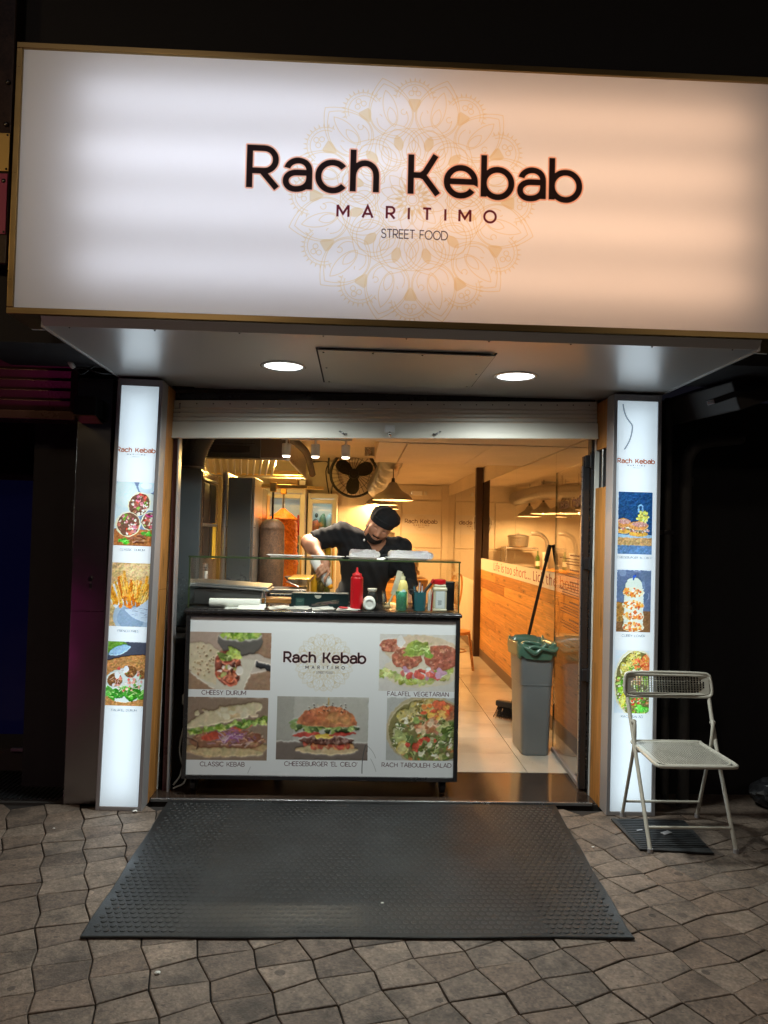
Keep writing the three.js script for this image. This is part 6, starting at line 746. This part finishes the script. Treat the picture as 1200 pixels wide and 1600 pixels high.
// ---------- pendant lamps, ducts ----------
{
  const lamp = (x, z, y, r, label, cd, top) => {
    const t = thing('pendant_lamp', label, 'pendant lamp', [x, y, z], 'pendant lamps along the ceiling'); part('shade', lathe([[0.012, 0.185], [0.035, 0.175], [0.05, 0.155], [0.07, 0.12], [0.095, 0.095], [0.13, 0.075], [0.165, 0.055], [0.185, 0.03], [0.20, 0.002], [0.202, 0], [0.197, 0.002], [0.18, 0.03], [0.16, 0.05], [0.125, 0.068], [0.09, 0.088], [0.062, 0.115], [0.02, 0.16]].map(([a, b]) => [a * r / 0.2, b * r / 0.2]), x, y, z, 36), M.lampShade, t);
    part('cord', bar([x, y + 0.18 * r / 0.2, z], [x, top, z], 0.005, 8), M.black, t); part('socket', [cyl(0.016, 0.02, 0.05, x, y + 0.195 * r / 0.2, z, 12)], M.black, t); part('bulb', ball(0.045, 0.045, 0.045, x, y + 0.055, z, 14), glow(1, 0.62, 0.22, 5), t);
    const l = new THREE.PointLight(C(1, 0.53, 0.185), cd * 1.25); l.name = 'pendant_light'; l.position.set(x, y + 0.05, z); l.castShadow = true; l.shadow.radius = 2.2; scene.add(l);
  };
  lamp(0.345, -3.2, 1.895, 0.205, 'nearest pendant lamp with flared grey shade above the man', 5.2, 2.449);
  lamp(0.285, -4.9, 1.915, 0.20, 'second pendant lamp, just behind the nearest one above the man', 5.2, 2.449);
  lamp(0.36, -5.9, 1.90, 0.20, 'third pendant lamp in the row behind the man\'s cap', 5.2, 2.449);
  lamp(0.36, -6.9, 1.92, 0.20, 'fourth pendant lamp in the row, seen in the mirror', 5.2, 2.449);
  lamp(0.36, -7.8, 1.90, 0.20, 'farthest pendant lamp in the row near the back wall', 5.2, 2.449);
  const d = thing('flexible_duct', 'silver corrugated air duct hanging along the ceiling behind the lamps', 'duct', [0.15, 2.3, -5]); { const pts = [[0.36, 2.40, -3.06], [0.29, 2.21, -3.5], [0.22, 2.10, -4.1], [0.25, 2.18, -5.5], [0.36, 2.25, -6.8], [0.42, 2.24, -8.65]], cv = new THREE.CatmullRomCurve3(pts.map((p) => V(...p))), g = new THREE.TubeGeometry(cv, 200, 0.11, 20), p = g.attributes.position, n = g.attributes.normal; for (let i = 0; i < p.count; i++) { const k = (Math.floor(i / 21) & 1 ? 0.007 : -0.004) + 0.006 * Math.sin(i * 0.7); p.setXYZ(i, p.getX(i) + n.getX(i) * k, p.getY(i) + n.getY(i) * k, p.getZ(i) + n.getZ(i) * k); } g.computeVertexNormals(); part('duct_skin', g, M.ducting, d); for (const z of [-3.4, -5.2, -7.2]) part('hanger', bx(0.05, 0.32, 2.36, 2.449, z - 0.01, z + 0.01, 0.001), M.alu, d); }
  const em = thing('emergency_light', 'small white emergency light box on the back wall above the panel', 'emergency light', [1.02, 2.3, -8.66]); part('case', bx(0.92, 1.13, 2.255, 2.335, -8.674, -8.63, 0.008), M.white, em); part('indicator', ball(0.006, 0.006, 0.004, 0.935, 2.29, -8.629, 8), glow(0.9, 1, 0.8, 2), em); part('side_box', bx(1.16, 1.21, 2.26, 2.33, -8.674, -8.64, 0.005), M.offwhite, em);
}
// ---------- back counter and tables, partly seen in the mirror ----------
{
  const t = thing('back_counter', 'back counter with a light top in front of the far wall', 'counter', [0.3, 0, -8.2]); part('counter_top', bx(-0.3, 0.72, 0.98, 1.02, -8.66, -7.7, 0.006), M.wood[2], t); part('counter_body', bx(-0.28, 0.70, 0.01, 0.979, -8.64, -7.75), M.wood[0], t);
  const g = thing('glass_case', 'small glass display case on the back counter', 'display case', [0.4, 1.02, -8.3]); part('case_frame', [bx(0.12, 0.68, 1.022, 1.04, -8.55, -8.1), bx(0.12, 0.68, 1.36, 1.385, -8.55, -8.1), bx(0.12, 0.135, 1.041, 1.359, -8.115, -8.1), bx(0.665, 0.68, 1.041, 1.359, -8.115, -8.1), bx(0.665, 0.68, 1.041, 1.359, -8.55, -8.535)], M.alu, g); part('case_glass', bx(0.668, 0.674, 1.041, 1.359, -8.534, -8.116, 0), M.glass, g); part('tray', bx(0.2, 0.6, 1.05, 1.09, -8.5, -8.15), M.steel, g);
  const p = thing('cooking_pot', 'large steel pot on top of the glass case, seen in the mirror', 'pot', [0.42, 1.386, -8.25]); part('pot_body', lathe([[0, 0], [0.15, 0], [0.17, 0.02], [0.185, 0.18], [0.195, 0.185], [0.18, 0.19], [0.16, 0.03], [0, 0.02]], 0.45, 1.387, -8.2), M.steel, p); part('pot_lid', lathe([[0.195, 0.19], [0.1, 0.215], [0.02, 0.22], [0.02, 0.24], [0, 0.24]], 0.45, 1.387, -8.2), M.steel, p);
  const q = thing('bent_pipe', 'curved steel pipe rising beside the pot on the back counter', 'pipe', [0.0, 1.02, -8.2]); part('pipe', tube([[-0.05, 1.02, -8.15], [-0.05, 1.4, -8.15], [0.0, 1.55, -8.15], [0.12, 1.62, -8.15], [0.25, 1.62, -8.15]], 0.035, 40, 12), M.steel, q); part('flange', lathe([[0.06, 1.022], [0.06, 1.035], [0.036, 1.04]], -0.05, 0, -8.15), M.steel, q);
  const c = thing('paper_cups', 'stack of white paper cups on the back counter', 'cups', [0.05, 1.02, -7.95]); part('cup_stack', lathe([[0, 1.022], [0.035, 1.022], [0.045, 1.3], [0.048, 1.305], [0.04, 1.31], [0, 1.31]], 0.06, 0, -7.9), M.white, c); part('cup_rim', [0, 1, 2, 3].map((i) => new THREE.TorusGeometry(0.044 + i * 0.001, 0.003, 6, 20).rotateX(PI / 2).translate(0.06, 1.2 + i * 0.025, -7.9)), M.white, c);
  const gb = thing('glass_bottle', 'green bottle beside the paper cups on the back counter', 'bottle', [0.14, 1.02, -7.9]); part('bottle_body', lathe([[0, 1.022], [0.036, 1.022], [0.036, 1.2], [0.014, 1.27], [0.014, 1.33], [0, 1.33]], 0.17, 0, -7.95), std({ color: C(0.05, 0.12, 0.02), roughness: 0.15 }), gb); part('bottle_label', cyl(0.0366, 0.0366, 0.08, 0.17, 1.12, -7.95, 18), M.paper, gb);
  const k = thing('pizza_box_stack', 'stack of flat boxes on a low table right behind the man', 'boxes', [0.42, 0.9, -3.4]); for (let i = 0; i < 6; i++) part('flat_box', box(0.42, 0.038, 0.40, 0.40 + (i % 2) * 0.03 - (i > 3 ? 0.1 : 0), 1.12 + i * 0.042, -3.5, 0.002, [0, 0.06 * (i % 3) - 0.05, 0]), M.card, k); part('open_flap', box(0.3, 0.004, 0.3, 0.47, 1.40, -3.4, 0.001, [0.25, 0.1, -0.2]), M.card, k);
  const m = thing('side_table', 'plain wooden side table carrying the stack of flat boxes', 'table', [0.42, 0, -3.5]); part('table_top', bx(0.10, 0.72, 1.06, 1.10, -3.8, -3.2), M.wood[3], m); for (const [a, b] of [[0.13, -3.77], [0.69, -3.77], [0.13, -3.23], [0.69, -3.23]]) part('leg', bx(a - 0.02, a + 0.02, 0.013, 1.059, b - 0.02, b + 0.02), M.wood[3], m); part('dark_tray', bx(0.12, 0.42, 1.345, 1.40, -3.7, -3.62), M.black, k);
  const chairB = (x, z, turn, label) => { const s = thing('bentwood_chair', label, 'chair', [x, 0, z], 'bentwood chairs inside'); const mm = M.wood[3], pt = (n, g2) => part(n, g2, mm, s, true); pt('seat', cyl(0.20, 0.19, 0.035, 0, 0.45, 0, 28)); for (const [a, b] of [[-0.15, 0.14], [0.15, 0.14], [-0.14, -0.15], [0.14, -0.15]]) pt('leg', bar([a * 1.15, 0.013, b * 1.15], [a * 0.9, 0.435, b * 0.9], 0.015)); pt('back_hoop', tube([[-0.17, 0.44, -0.15], [-0.20, 0.75, -0.2], [-0.13, 0.98, -0.24], [0, 1.03, -0.25], [0.13, 0.98, -0.24], [0.20, 0.75, -0.2], [0.17, 0.44, -0.15]], 0.014, 40)); pt('inner_hoop', tube([[-0.10, 0.45, -0.15], [-0.12, 0.72, -0.2], [0, 0.88, -0.23], [0.12, 0.72, -0.2], [0.10, 0.45, -0.15]], 0.010, 32)); pt('leg_ring', new THREE.TorusGeometry(0.15, 0.008, 8, 30).rotateX(PI / 2).translate(0, 0.24, 0)); s.rotation.y = turn; };
  chairB(1.12, -4.2, 2.3, 'pale bentwood chair behind the right end of the glass guard'); chairB(1.18, -5.9, -2.2, 'pale bentwood chair farther back near the dark post');
}
// ---------- the man behind the counter ----------
const smin = (a, b, k) => { const h = Math.max(k - Math.abs(a - b), 0) / k; return Math.min(a, b) - h * h * k * 0.25; };
const cap = (a, b, ra, rb) => { a = V(...a); b = V(...b); const d = b.clone().sub(a), l2 = d.lengthSq(); return (x, y, z) => { const px = x - a.x, py = y - a.y, pz = z - a.z, t = Math.min(1, Math.max(0, (px * d.x + py * d.y + pz * d.z) / l2)); return Math.hypot(px - d.x * t, py - d.y * t, pz - d.z * t) - (ra + (rb - ra) * t); }; };
const ell = (c, r) => (x, y, z) => { const X = (x - c[0]) / r[0], Y = (y - c[1]) / r[1], Z = (z - c[2]) / r[2], k = Math.sqrt(X * X + Y * Y + Z * Z); return (k - 1) * Math.min(...r); };
const join = (k, ...f) => (x, y, z) => { let d = f[0](x, y, z); for (let i = 1; i < f.length; i++) d = smin(d, f[i](x, y, z), k); return d; };
function mesher(sdf, c, half, res) {
  const mc = new MarchingCubes(res, new THREE.MeshBasicMaterial(), false, false, 300000); mc.isolation = 0; const s = half / (res / 2), H = res / 2;
  for (let k = 0; k < res; k++) for (let j = 0; j < res; j++) for (let i = 0; i < res; i++) mc.field[i + j * res + k * res * res] = -sdf(c[0] + (i - H) * s, c[1] + (j - H) * s, c[2] + (k - H) * s);
  mc.update(); const n = mc.count, p = new Float32Array(n * 3), q = new Float32Array(n * 3);
  for (let i = 0; i < n; i++) { const a = [mc.normalArray[3 * i], mc.normalArray[3 * i + 1], mc.normalArray[3 * i + 2]], l = Math.hypot(...a) || 1; for (let d = 0; d < 3; d++) { p[3 * i + d] = c[d] + mc.positionArray[3 * i + d] * half; q[3 * i + d] = a[d] / l; } }
  const g = new THREE.BufferGeometry(); g.setAttribute('position', new THREE.BufferAttribute(p, 3)); g.setAttribute('normal', new THREE.BufferAttribute(q, 3)); return g;
}
{
  const man = thing('person', 'man in black shirt, apron and cap leaning over the counter, squeezing sauce', 'person', [0.05, 0.0145, -1.25]);
  const Z0 = 0.12;                                    // he stands on a low duckboard
  const J = { hip: [0.03, 1.02, -1.30], chest: [0.075, 1.36, -1.16], neck: [0.125, 1.475, -1.05], sR: [-0.115, 1.545, -1.08], sL: [0.305, 1.45, -1.13], eR: [-0.345, 1.482, -1.03], wR: [-0.250, 1.395, -0.845], pR: [-0.212, 1.345, -0.775], eL: [0.375, 1.20, -1.13], wL: [0.34, 1.145, -0.90], head: [0.148, 1.60, -0.985] };
  // squeeze bottle frame
  const tip = V(-0.163, 1.186, -0.70), end = V(-0.292, 1.378, -0.745), A = end.clone().sub(tip).normalize(), Rt = V(1, 0.55, 0.15); Rt.addScaledVector(A, -Rt.dot(A)).normalize(); const Fr = new THREE.Vector3().crossVectors(Rt, A); if (Fr.z < 0) Fr.negate(); const mid = tip.clone().lerp(end, 0.52);
  const onB = (s, th, r) => { const v = mid.clone().addScaledVector(A, s).addScaledVector(Rt, Math.cos(th) * r).addScaledVector(Fr, Math.sin(th) * r); return [v.x, v.y, v.z]; };
  const fingers = [[-0.036, 0.0092, 1.75, -0.030], [-0.012, 0.0097, 2.25, -0.004], [0.010, 0.0093, 2.35, -0.006], [0.031, 0.0080, 2.2, -0.008]], parts = [];
  for (const [s, r, reach, slip] of fingers) { const k = [0.15, 0.85, 1.45, reach].map((th, i) => onB(s + slip * i / 3 + 0.012 * (1 - i / 3), th, 0.036 + r * 0.9)); parts.push(cap(k[0], k[1], r * 1.12, r * 1.04), cap(k[1], k[2], r * 1.04, r * 0.96), cap(k[2], k[3], r * 0.96, r * 0.80)); }
  const palm = join(0.03, cap(onB(0.05, -0.1, 0.052), onB(-0.010, 0.05, 0.046), 0.018, 0.013), cap(onB(0.055, -0.45, 0.052), onB(0.03, 0.1, 0.048), 0.017, 0.014), cap(J.wR, onB(0.05, -0.15, 0.054), 0.026, 0.020), cap(J.wR, onB(0.055, -0.5, 0.052), 0.022, 0.018));
  const thumb = [cap(onB(0.045, -0.6, 0.05), onB(0.012, -1.3, 0.046), 0.0135, 0.0115), cap(onB(0.012, -1.3, 0.046), onB(-0.016, -1.9, 0.043), 0.0115, 0.0085)];
  const hand = (x, y, z) => { let d = palm(x, y, z); for (const f of parts) d = smin(d, f(x, y, z), 0.008); for (const f of thumb) d = smin(d, f(x, y, z), 0.012); return d; };
  const hc = [mid.x + 0.02, mid.y + 0.055, mid.z - 0.01], gHand = mesher(hand, hc, 0.125, 84);
  // body
  const legs = [];
  for (const s of [-1, 1]) legs.push(cap([0.03 + s * 0.10, 1.0, -1.30], [0.03 + s * 0.12, 0.58, -1.27], 0.092, 0.062), cap([0.03 + s * 0.12, 0.58, -1.27], [0.03 + s * 0.12, 0.22, -1.33], 0.062, 0.042), cap([0.03 + s * 0.12, 0.20, -1.34], [0.03 + s * 0.135, 0.175, -1.14], 0.045, 0.036));
  const torso = join(0.10, cap([J.hip[0] - 0.06, J.hip[1], J.hip[2]], [J.hip[0] + 0.06, J.hip[1], J.hip[2]], 0.125, 0.125), cap([J.hip[0], J.hip[1] + 0.1, J.hip[2] + 0.03], J.chest, 0.145, 0.135), cap([J.chest[0] - 0.08, J.chest[1] + 0.05, J.chest[2]], [J.chest[0] + 0.10, J.chest[1] - 0.01, J.chest[2]], 0.125, 0.12), cap(J.sR, [J.neck[0] - 0.03, J.neck[1] - 0.01, J.neck[2] - 0.04], 0.062, 0.062), cap(J.sL, [J.neck[0] + 0.03, J.neck[1] - 0.03, J.neck[2] - 0.04], 0.062, 0.062));
  const armR = join(0.05, cap(J.sR, J.eR, 0.060, 0.043), cap(J.eR, [(J.eR[0] * 2 + J.wR[0]) / 3, (J.eR[1] * 2 + J.wR[1]) / 3, (J.eR[2] * 2 + J.wR[2]) / 3], 0.044, 0.046), cap([(J.eR[0] * 2 + J.wR[0]) / 3, (J.eR[1] * 2 + J.wR[1]) / 3, (J.eR[2] * 2 + J.wR[2]) / 3], J.wR, 0.046, 0.027)), armL = join(0.05, cap(J.sL, J.eL, 0.060, 0.044), cap(J.eL, J.wL, 0.044, 0.028));
  const lh = []; for (let i = 0; i < 4; i++) { const x = 0.318 + i * 0.017; lh.push(cap([x, 1.125, -0.84], [x - 0.004, 1.118 - i * 0.002, -0.80], 0.009, 0.0085), cap([x - 0.004, 1.118 - i * 0.002, -0.80], [x - 0.008, 1.099, -0.782 + i * 0.003], 0.0085, 0.0075)); } lh.push(cap([0.31, 1.13, -0.87], [0.285, 1.11, -0.84], 0.012, 0.009));
  const handL = (x, y, z) => { let d = cap(J.wL, [0.345, 1.128, -0.845], 0.026, 0.02)(x, y, z); d = smin(d, cap([0.32, 1.128, -0.845], [0.368, 1.126, -0.848], 0.015, 0.015)(x, y, z), 0.02); for (const f of lh) d = smin(d, f(x, y, z), 0.007); return d; };
  const neck = join(0.05, cap([J.neck[0], J.neck[1] - 0.05, J.neck[2] - 0.03], [J.head[0] - 0.012, J.head[1] - 0.05, J.head[2] - 0.015], 0.062, 0.055));
  const body = (x, y, z) => { let d = torso(x, y, z); d = smin(d, armR(x, y, z), 0.05); d = smin(d, armL(x, y, z), 0.05); d = smin(d, neck(x, y, z), 0.04); if (y < 1.15) for (const f of legs) d = smin(d, f(x, y, z), 0.06); return d; };
  const gUp = mesher((x, y, z) => Math.max(body(x, y, z), 1.0 - y), [0.02, 1.32, -1.06], 0.46, 92), gLow = mesher((x, y, z) => Math.max(body(x, y, z), y - 1.02), [0.03, 0.62, -1.28], 0.52, 64), gHL = mesher(handL, [0.335, 1.125, -0.85], 0.09, 56);
  // head, in its own frame: face towards +z
  const hq = new THREE.Quaternion().setFromEuler(new THREE.Euler(rad(22), rad(8), rad(-26), 'ZYX')), hm = new THREE.Matrix4().compose(V(...J.head), hq, V(1, 1, 1)), toW = (g) => g.applyMatrix4(hm);
  const prims = [[ell([0, 0.038, -0.012], [0.077, 0.088, 0.097]), 0.02], [ell([0, -0.030, 0.018], [0.064, 0.076, 0.074]), 0.05], [ell([0, -0.082, 0.050], [0.034, 0.026, 0.034]), 0.035], [cap([-0.045, -0.062, 0.02], [0.045, -0.062, 0.02], 0.03, 0.03), 0.03], [cap([-0.04, 0.032, 0.068], [0.04, 0.032, 0.068], 0.016, 0.016), 0.02], [cap([0, 0.018, 0.086], [0, -0.020, 0.108], 0.009, 0.0125), 0.014], [cap([-0.013, -0.026, 0.096], [0.013, -0.026, 0.096], 0.0085, 0.0085), 0.01], [ell([-0.047, -0.012, 0.062], [0.024, 0.022, 0.02]), 0.025], [ell([0.047, -0.012, 0.062], [0.024, 0.022, 0.02]), 0.025], [cap([-0.018, -0.050, 0.092], [0.018, -0.050, 0.092], 0.0065, 0.0065), 0.008], [cap([-0.016, -0.060, 0.089], [0.016, -0.060, 0.089], 0.0075, 0.0075), 0.008], [ell([-0.030, 0.012, 0.074], [0.0145, 0.010, 0.012]), 0.006], [ell([0.030, 0.012, 0.074], [0.0145, 0.010, 0.012]), 0.006], [ell([-0.078, 0.002, -0.008], [0.008, 0.032, 0.019]), 0.012], [ell([0.078, 0.002, -0.008], [0.008, 0.032, 0.019]), 0.012], [cap([0, -0.05, -0.02], [0.0, -0.14, -0.05], 0.055, 0.058), 0.04]];
  const head = (x, y, z) => { let d = 1; for (const [f, k] of prims) d = smin(d, f(x, y, z), k); const eye = Math.min(ell([-0.031, 0.016, 0.089], [0.017, 0.008, 0.012])(x, y, z), ell([0.031, 0.016, 0.089], [0.017, 0.008, 0.012])(x, y, z)); return -smin(-d, eye + 0.004, 0.008); };
  const gHead = toW(mesher(head, [0, -0.01, 0.01], 0.15, 100));
  const skin = mergeGeometries([gUp, gLow, gHand, gHL, gHead]); uvm(skin); const bodyMesh = part('body', skin, M.skin, man);
  // hair: stubble beard, brows, lashes
  const beard = (x, y, z) => { const shell = head(x, y, z) - 0.0022, must = ell([0, -0.038, 0.094], [0.030, 0.009, 0.03])(x, y, z), chin = Math.max(y + 0.058 - 0.3 * Math.max(0, Math.abs(x) - 0.025), -0.002 - z), side = Math.max(Math.abs(Math.abs(x) - 0.066) - 0.013, y + 0.012, Math.abs(z - 0.012) - 0.020, -y - 0.08), lip = ell([0, -0.053, 0.1], [0.021, 0.010, 0.03])(x, y, z); return Math.max(shell, Math.min(must, Math.max(chin, Math.abs(x) - 0.058), side), -lip, -(y + 0.115), -(z - 0.0)); };
  part('beard', toW(mesher(beard, [0, -0.06, 0.04], 0.10, 90)), M.hair, man);
  for (const s of [-1, 1]) { part('eyebrow', toW(tube([[s * 0.012, 0.031, 0.0885], [s * 0.030, 0.037, 0.086], [s * 0.050, 0.031, 0.074]], 0.0042, 12, 6)), M.hair, man); part('eyelashes', toW(tube([[s * 0.017, 0.009, 0.0835], [s * 0.030, 0.0055, 0.0865], [s * 0.043, 0.010, 0.079]], 0.0016, 10, 6)), M.hair, man); }
  part('hair', toW(mesher((x, y, z) => Math.max(head(x, y, z) - 0.004, z + 0.012 - 0.03 * (y > 0.02), -y - 0.05, (Math.abs(x) > 0.066 && Math.abs(y - 0.002) < 0.034 && z > -0.03 ? 0.02 : -1)), [0, 0.0, -0.03], 0.13, 70)), M.hair, man);
  // cap: banded crown flopping to one side, with a knotted tail
  const capF = (x, y, z) => { const dome = join(0.03, ell([0, 0.062, -0.018], [0.088, 0.074, 0.106]), ell([0.014, 0.090, -0.030], [0.090, 0.050, 0.098]), ell([0.040, 0.078, -0.055], [0.066, 0.046, 0.070])), fold = 0.0030 * Math.sin(x * 95 + z * 40) * Math.sin(z * 70 + y * 30), cut = 0.045 - y - 0.10 * (z < 0 ? -z * 0.55 : -z * 0.10); return Math.max(dome(x, y, z) + fold, cut); };
  part('cap', toW(mesher((x, y, z) => smin(capF(x, y, z), Math.max(Math.abs(ell([0, 0.045, -0.012], [0.086, 0.2, 0.107])(x, y, z)) - 0.006, Math.abs(y - 0.052 - z * 0.10) - 0.020), 0.008), [0.01, 0.07, -0.03], 0.15, 96)), M.cloth, man);
  part('cap_tail', toW(mergeGeometries([cyl(0.016, 0.026, 0.07, 0.075, 0.035, -0.105, 10, [0.3, 0, 0.7]), cyl(0.014, 0.022, 0.07, 0.05, 0.03, -0.115, 10, [0.6, 0, 0.2]), ball(0.02, 0.018, 0.018, 0.062, 0.062, -0.10, 10)].map((g) => g.toNonIndexed()))), M.cloth, man);
  // clothes
  const seD = V(J.eR[0] - J.sR[0], J.eR[1] - J.sR[1], J.eR[2] - J.sR[2]).normalize(), sePt = V(...J.sR).lerp(V(...J.eR), 0.86), leD = V(J.eL[0] - J.sL[0], J.eL[1] - J.sL[1], J.eL[2] - J.sL[2]).normalize();
  const wrinkle = (x, y, z) => 0.0045 * Math.sin(x * 38 + y * 62 + 2 * Math.sin(z * 20)) * Math.sin(y * 24 - x * 30) + 0.002 * Math.sin(x * 120 + y * 70);
  const sleeveR = (x, y, z) => Math.max(cap(J.sR, J.eR, 0.080, 0.070)(x, y, z), (x - sePt.x) * seD.x + (y - sePt.y) * seD.y + (z - sePt.z) * seD.z), sleeveL = (x, y, z) => Math.max(cap(J.sL, J.eL, 0.080, 0.066)(x, y, z), cap(J.eL, J.wL, 0.06, 0.04)(x, y, z) > 0 && y < 1.17 ? 0.01 : -1);
  const neckHole = (x, y, z) => { const v = ell([J.neck[0] + 0.005, J.neck[1] + 0.035, J.neck[2] + 0.03], [0.066, 0.085, 0.085])(x, y, z); return Math.min(v, cap([J.neck[0], J.neck[1], J.neck[2] + 0.06], [J.neck[0] + 0.005, J.neck[1] - 0.10, J.neck[2] + 0.10], 0.046, 0.008)(x, y, z)); };
  const shirt = (x, y, z) => { let d = torso(x, y, z) - 0.012; d = smin(d, sleeveR(x, y, z), 0.045); d = smin(d, sleeveL(x, y, z), 0.045); d += wrinkle(x, y, z); return Math.max(d, 1.0 - y, -neckHole(x, y, z)); };
  part('shirt', mesher(shirt, [0.03, 1.32, -1.10], 0.46, 110), M.cloth, man);
  part('long_sleeve', mesher((x, y, z) => Math.max(cap(J.eL, J.wL, 0.058, 0.042)(x, y, z) + wrinkle(x, y, z), z + 0.905), [0.35, 1.18, -1.02], 0.17, 50), M.cloth, man);
  part('trousers', mesher((x, y, z) => { let d = torso(x, y, z) - 0.010; for (let i = 0; i < 6; i++) if (i % 3 < 2) d = smin(d, legs[i](x, y, z) - 0.016, 0.06); return Math.max(d, y - 1.04, 0.235 - y); }, [0.03, 0.64, -1.30], 0.45, 64), M.blackMatte, man);
  part('apron', mesher((x, y, z) => { const s = torso(x, y, z) - 0.020 + wrinkle(x * 0.7, y * 0.5, z); return Math.max(Math.abs(s) - 0.004, y - (1.40 + 0.1 * (x - 0.07)), 0.92 - y, -(z + 1.22), Math.abs(x - 0.05) - 0.17); }, [0.05, 1.16, -1.1], 0.28, 84), std({ color: C(0.016, 0.017, 0.020), roughness: 0.8, bumpMap: grainBump, bumpScale: 0.0005 }), man);
  part('collar', tube([[J.neck[0] - 0.060, J.neck[1] + 0.045, J.neck[2] - 0.05], [J.neck[0] - 0.062, J.neck[1] + 0.03, J.neck[2] + 0.02], [J.neck[0] - 0.035, J.neck[1] - 0.03, J.neck[2] + 0.075], [J.neck[0] + 0.004, J.neck[1] - 0.085, J.neck[2] + 0.09], [J.neck[0] + 0.045, J.neck[1] - 0.045, J.neck[2] + 0.07], [J.neck[0] + 0.066, J.neck[1] + 0.0, J.neck[2] + 0.01]], 0.011, 40, 8), M.cloth, man);
  part('button', ball(0.008, 0.008, 0.004, 0.045, 1.506, -0.985, 12), M.white, man);
  for (const s of [-1, 1]) part('shoe', mesher(join(0.03, cap([0.03 + s * 0.12, 0.155 + 0.02, -1.36], [0.03 + s * 0.137, 0.172, -1.11], 0.046, 0.04), cap([0.03 + s * 0.12, 0.22, -1.33], [0.03 + s * 0.12, 0.18, -1.33], 0.05, 0.05)), [0.03 + s * 0.128, 0.19, -1.24], 0.19, 44), M.black, man);
  const db = thing('duckboard', 'low wooden duckboard on the floor that the man stands on', 'duckboard', [0.03, 0.0145, -1.3]); for (let i = 0; i < 5; i++) part('slat', bx(-0.5, 0.56, 0.095, 0.128, -1.60 + i * 0.125, -1.60 + i * 0.125 + 0.1), M.wood[4], db); part('bearer', [bx(-0.45, -0.38, 0.0155, 0.094, -1.6, -1.0), bx(0.42, 0.49, 0.0155, 0.094, -1.6, -1.0)], M.wood[4], db);
  // bottle in his hand
  const b = thing('squeeze_bottle', 'white squeeze bottle with orange tip, tilted down in the man\'s hand', 'bottle', [mid.x, mid.y, mid.z]); const L = tip.distanceTo(end), q = new THREE.Quaternion().setFromUnitVectors(V(0, 1, 0), A), put = (g) => { g.applyQuaternion(q); g.translate(tip.x, tip.y, tip.z); return g; };
  part('bottle_body', put(lathe([[0.017, 0.022], [0.026, 0.03], [0.031, 0.05], [0.031, 0.078], [0.027, 0.092], [0.027, 0.10], [0.033, 0.125], [0.0335, L - 0.02], [0.030, L - 0.004], [0.02, L], [0, L - 0.003]])), phys({ color: C(0.72, 0.70, 0.66), roughness: 0.4, transmission: 0.15, thickness: 0 }), b); part('nozzle', put(lathe([[0, 0], [0.006, 0], [0.017, 0.008], [0.019, 0.024], [0.016, 0.028], [0, 0.028]])), M.orangePlastic, b);
}
renderer.render(scene, camera);
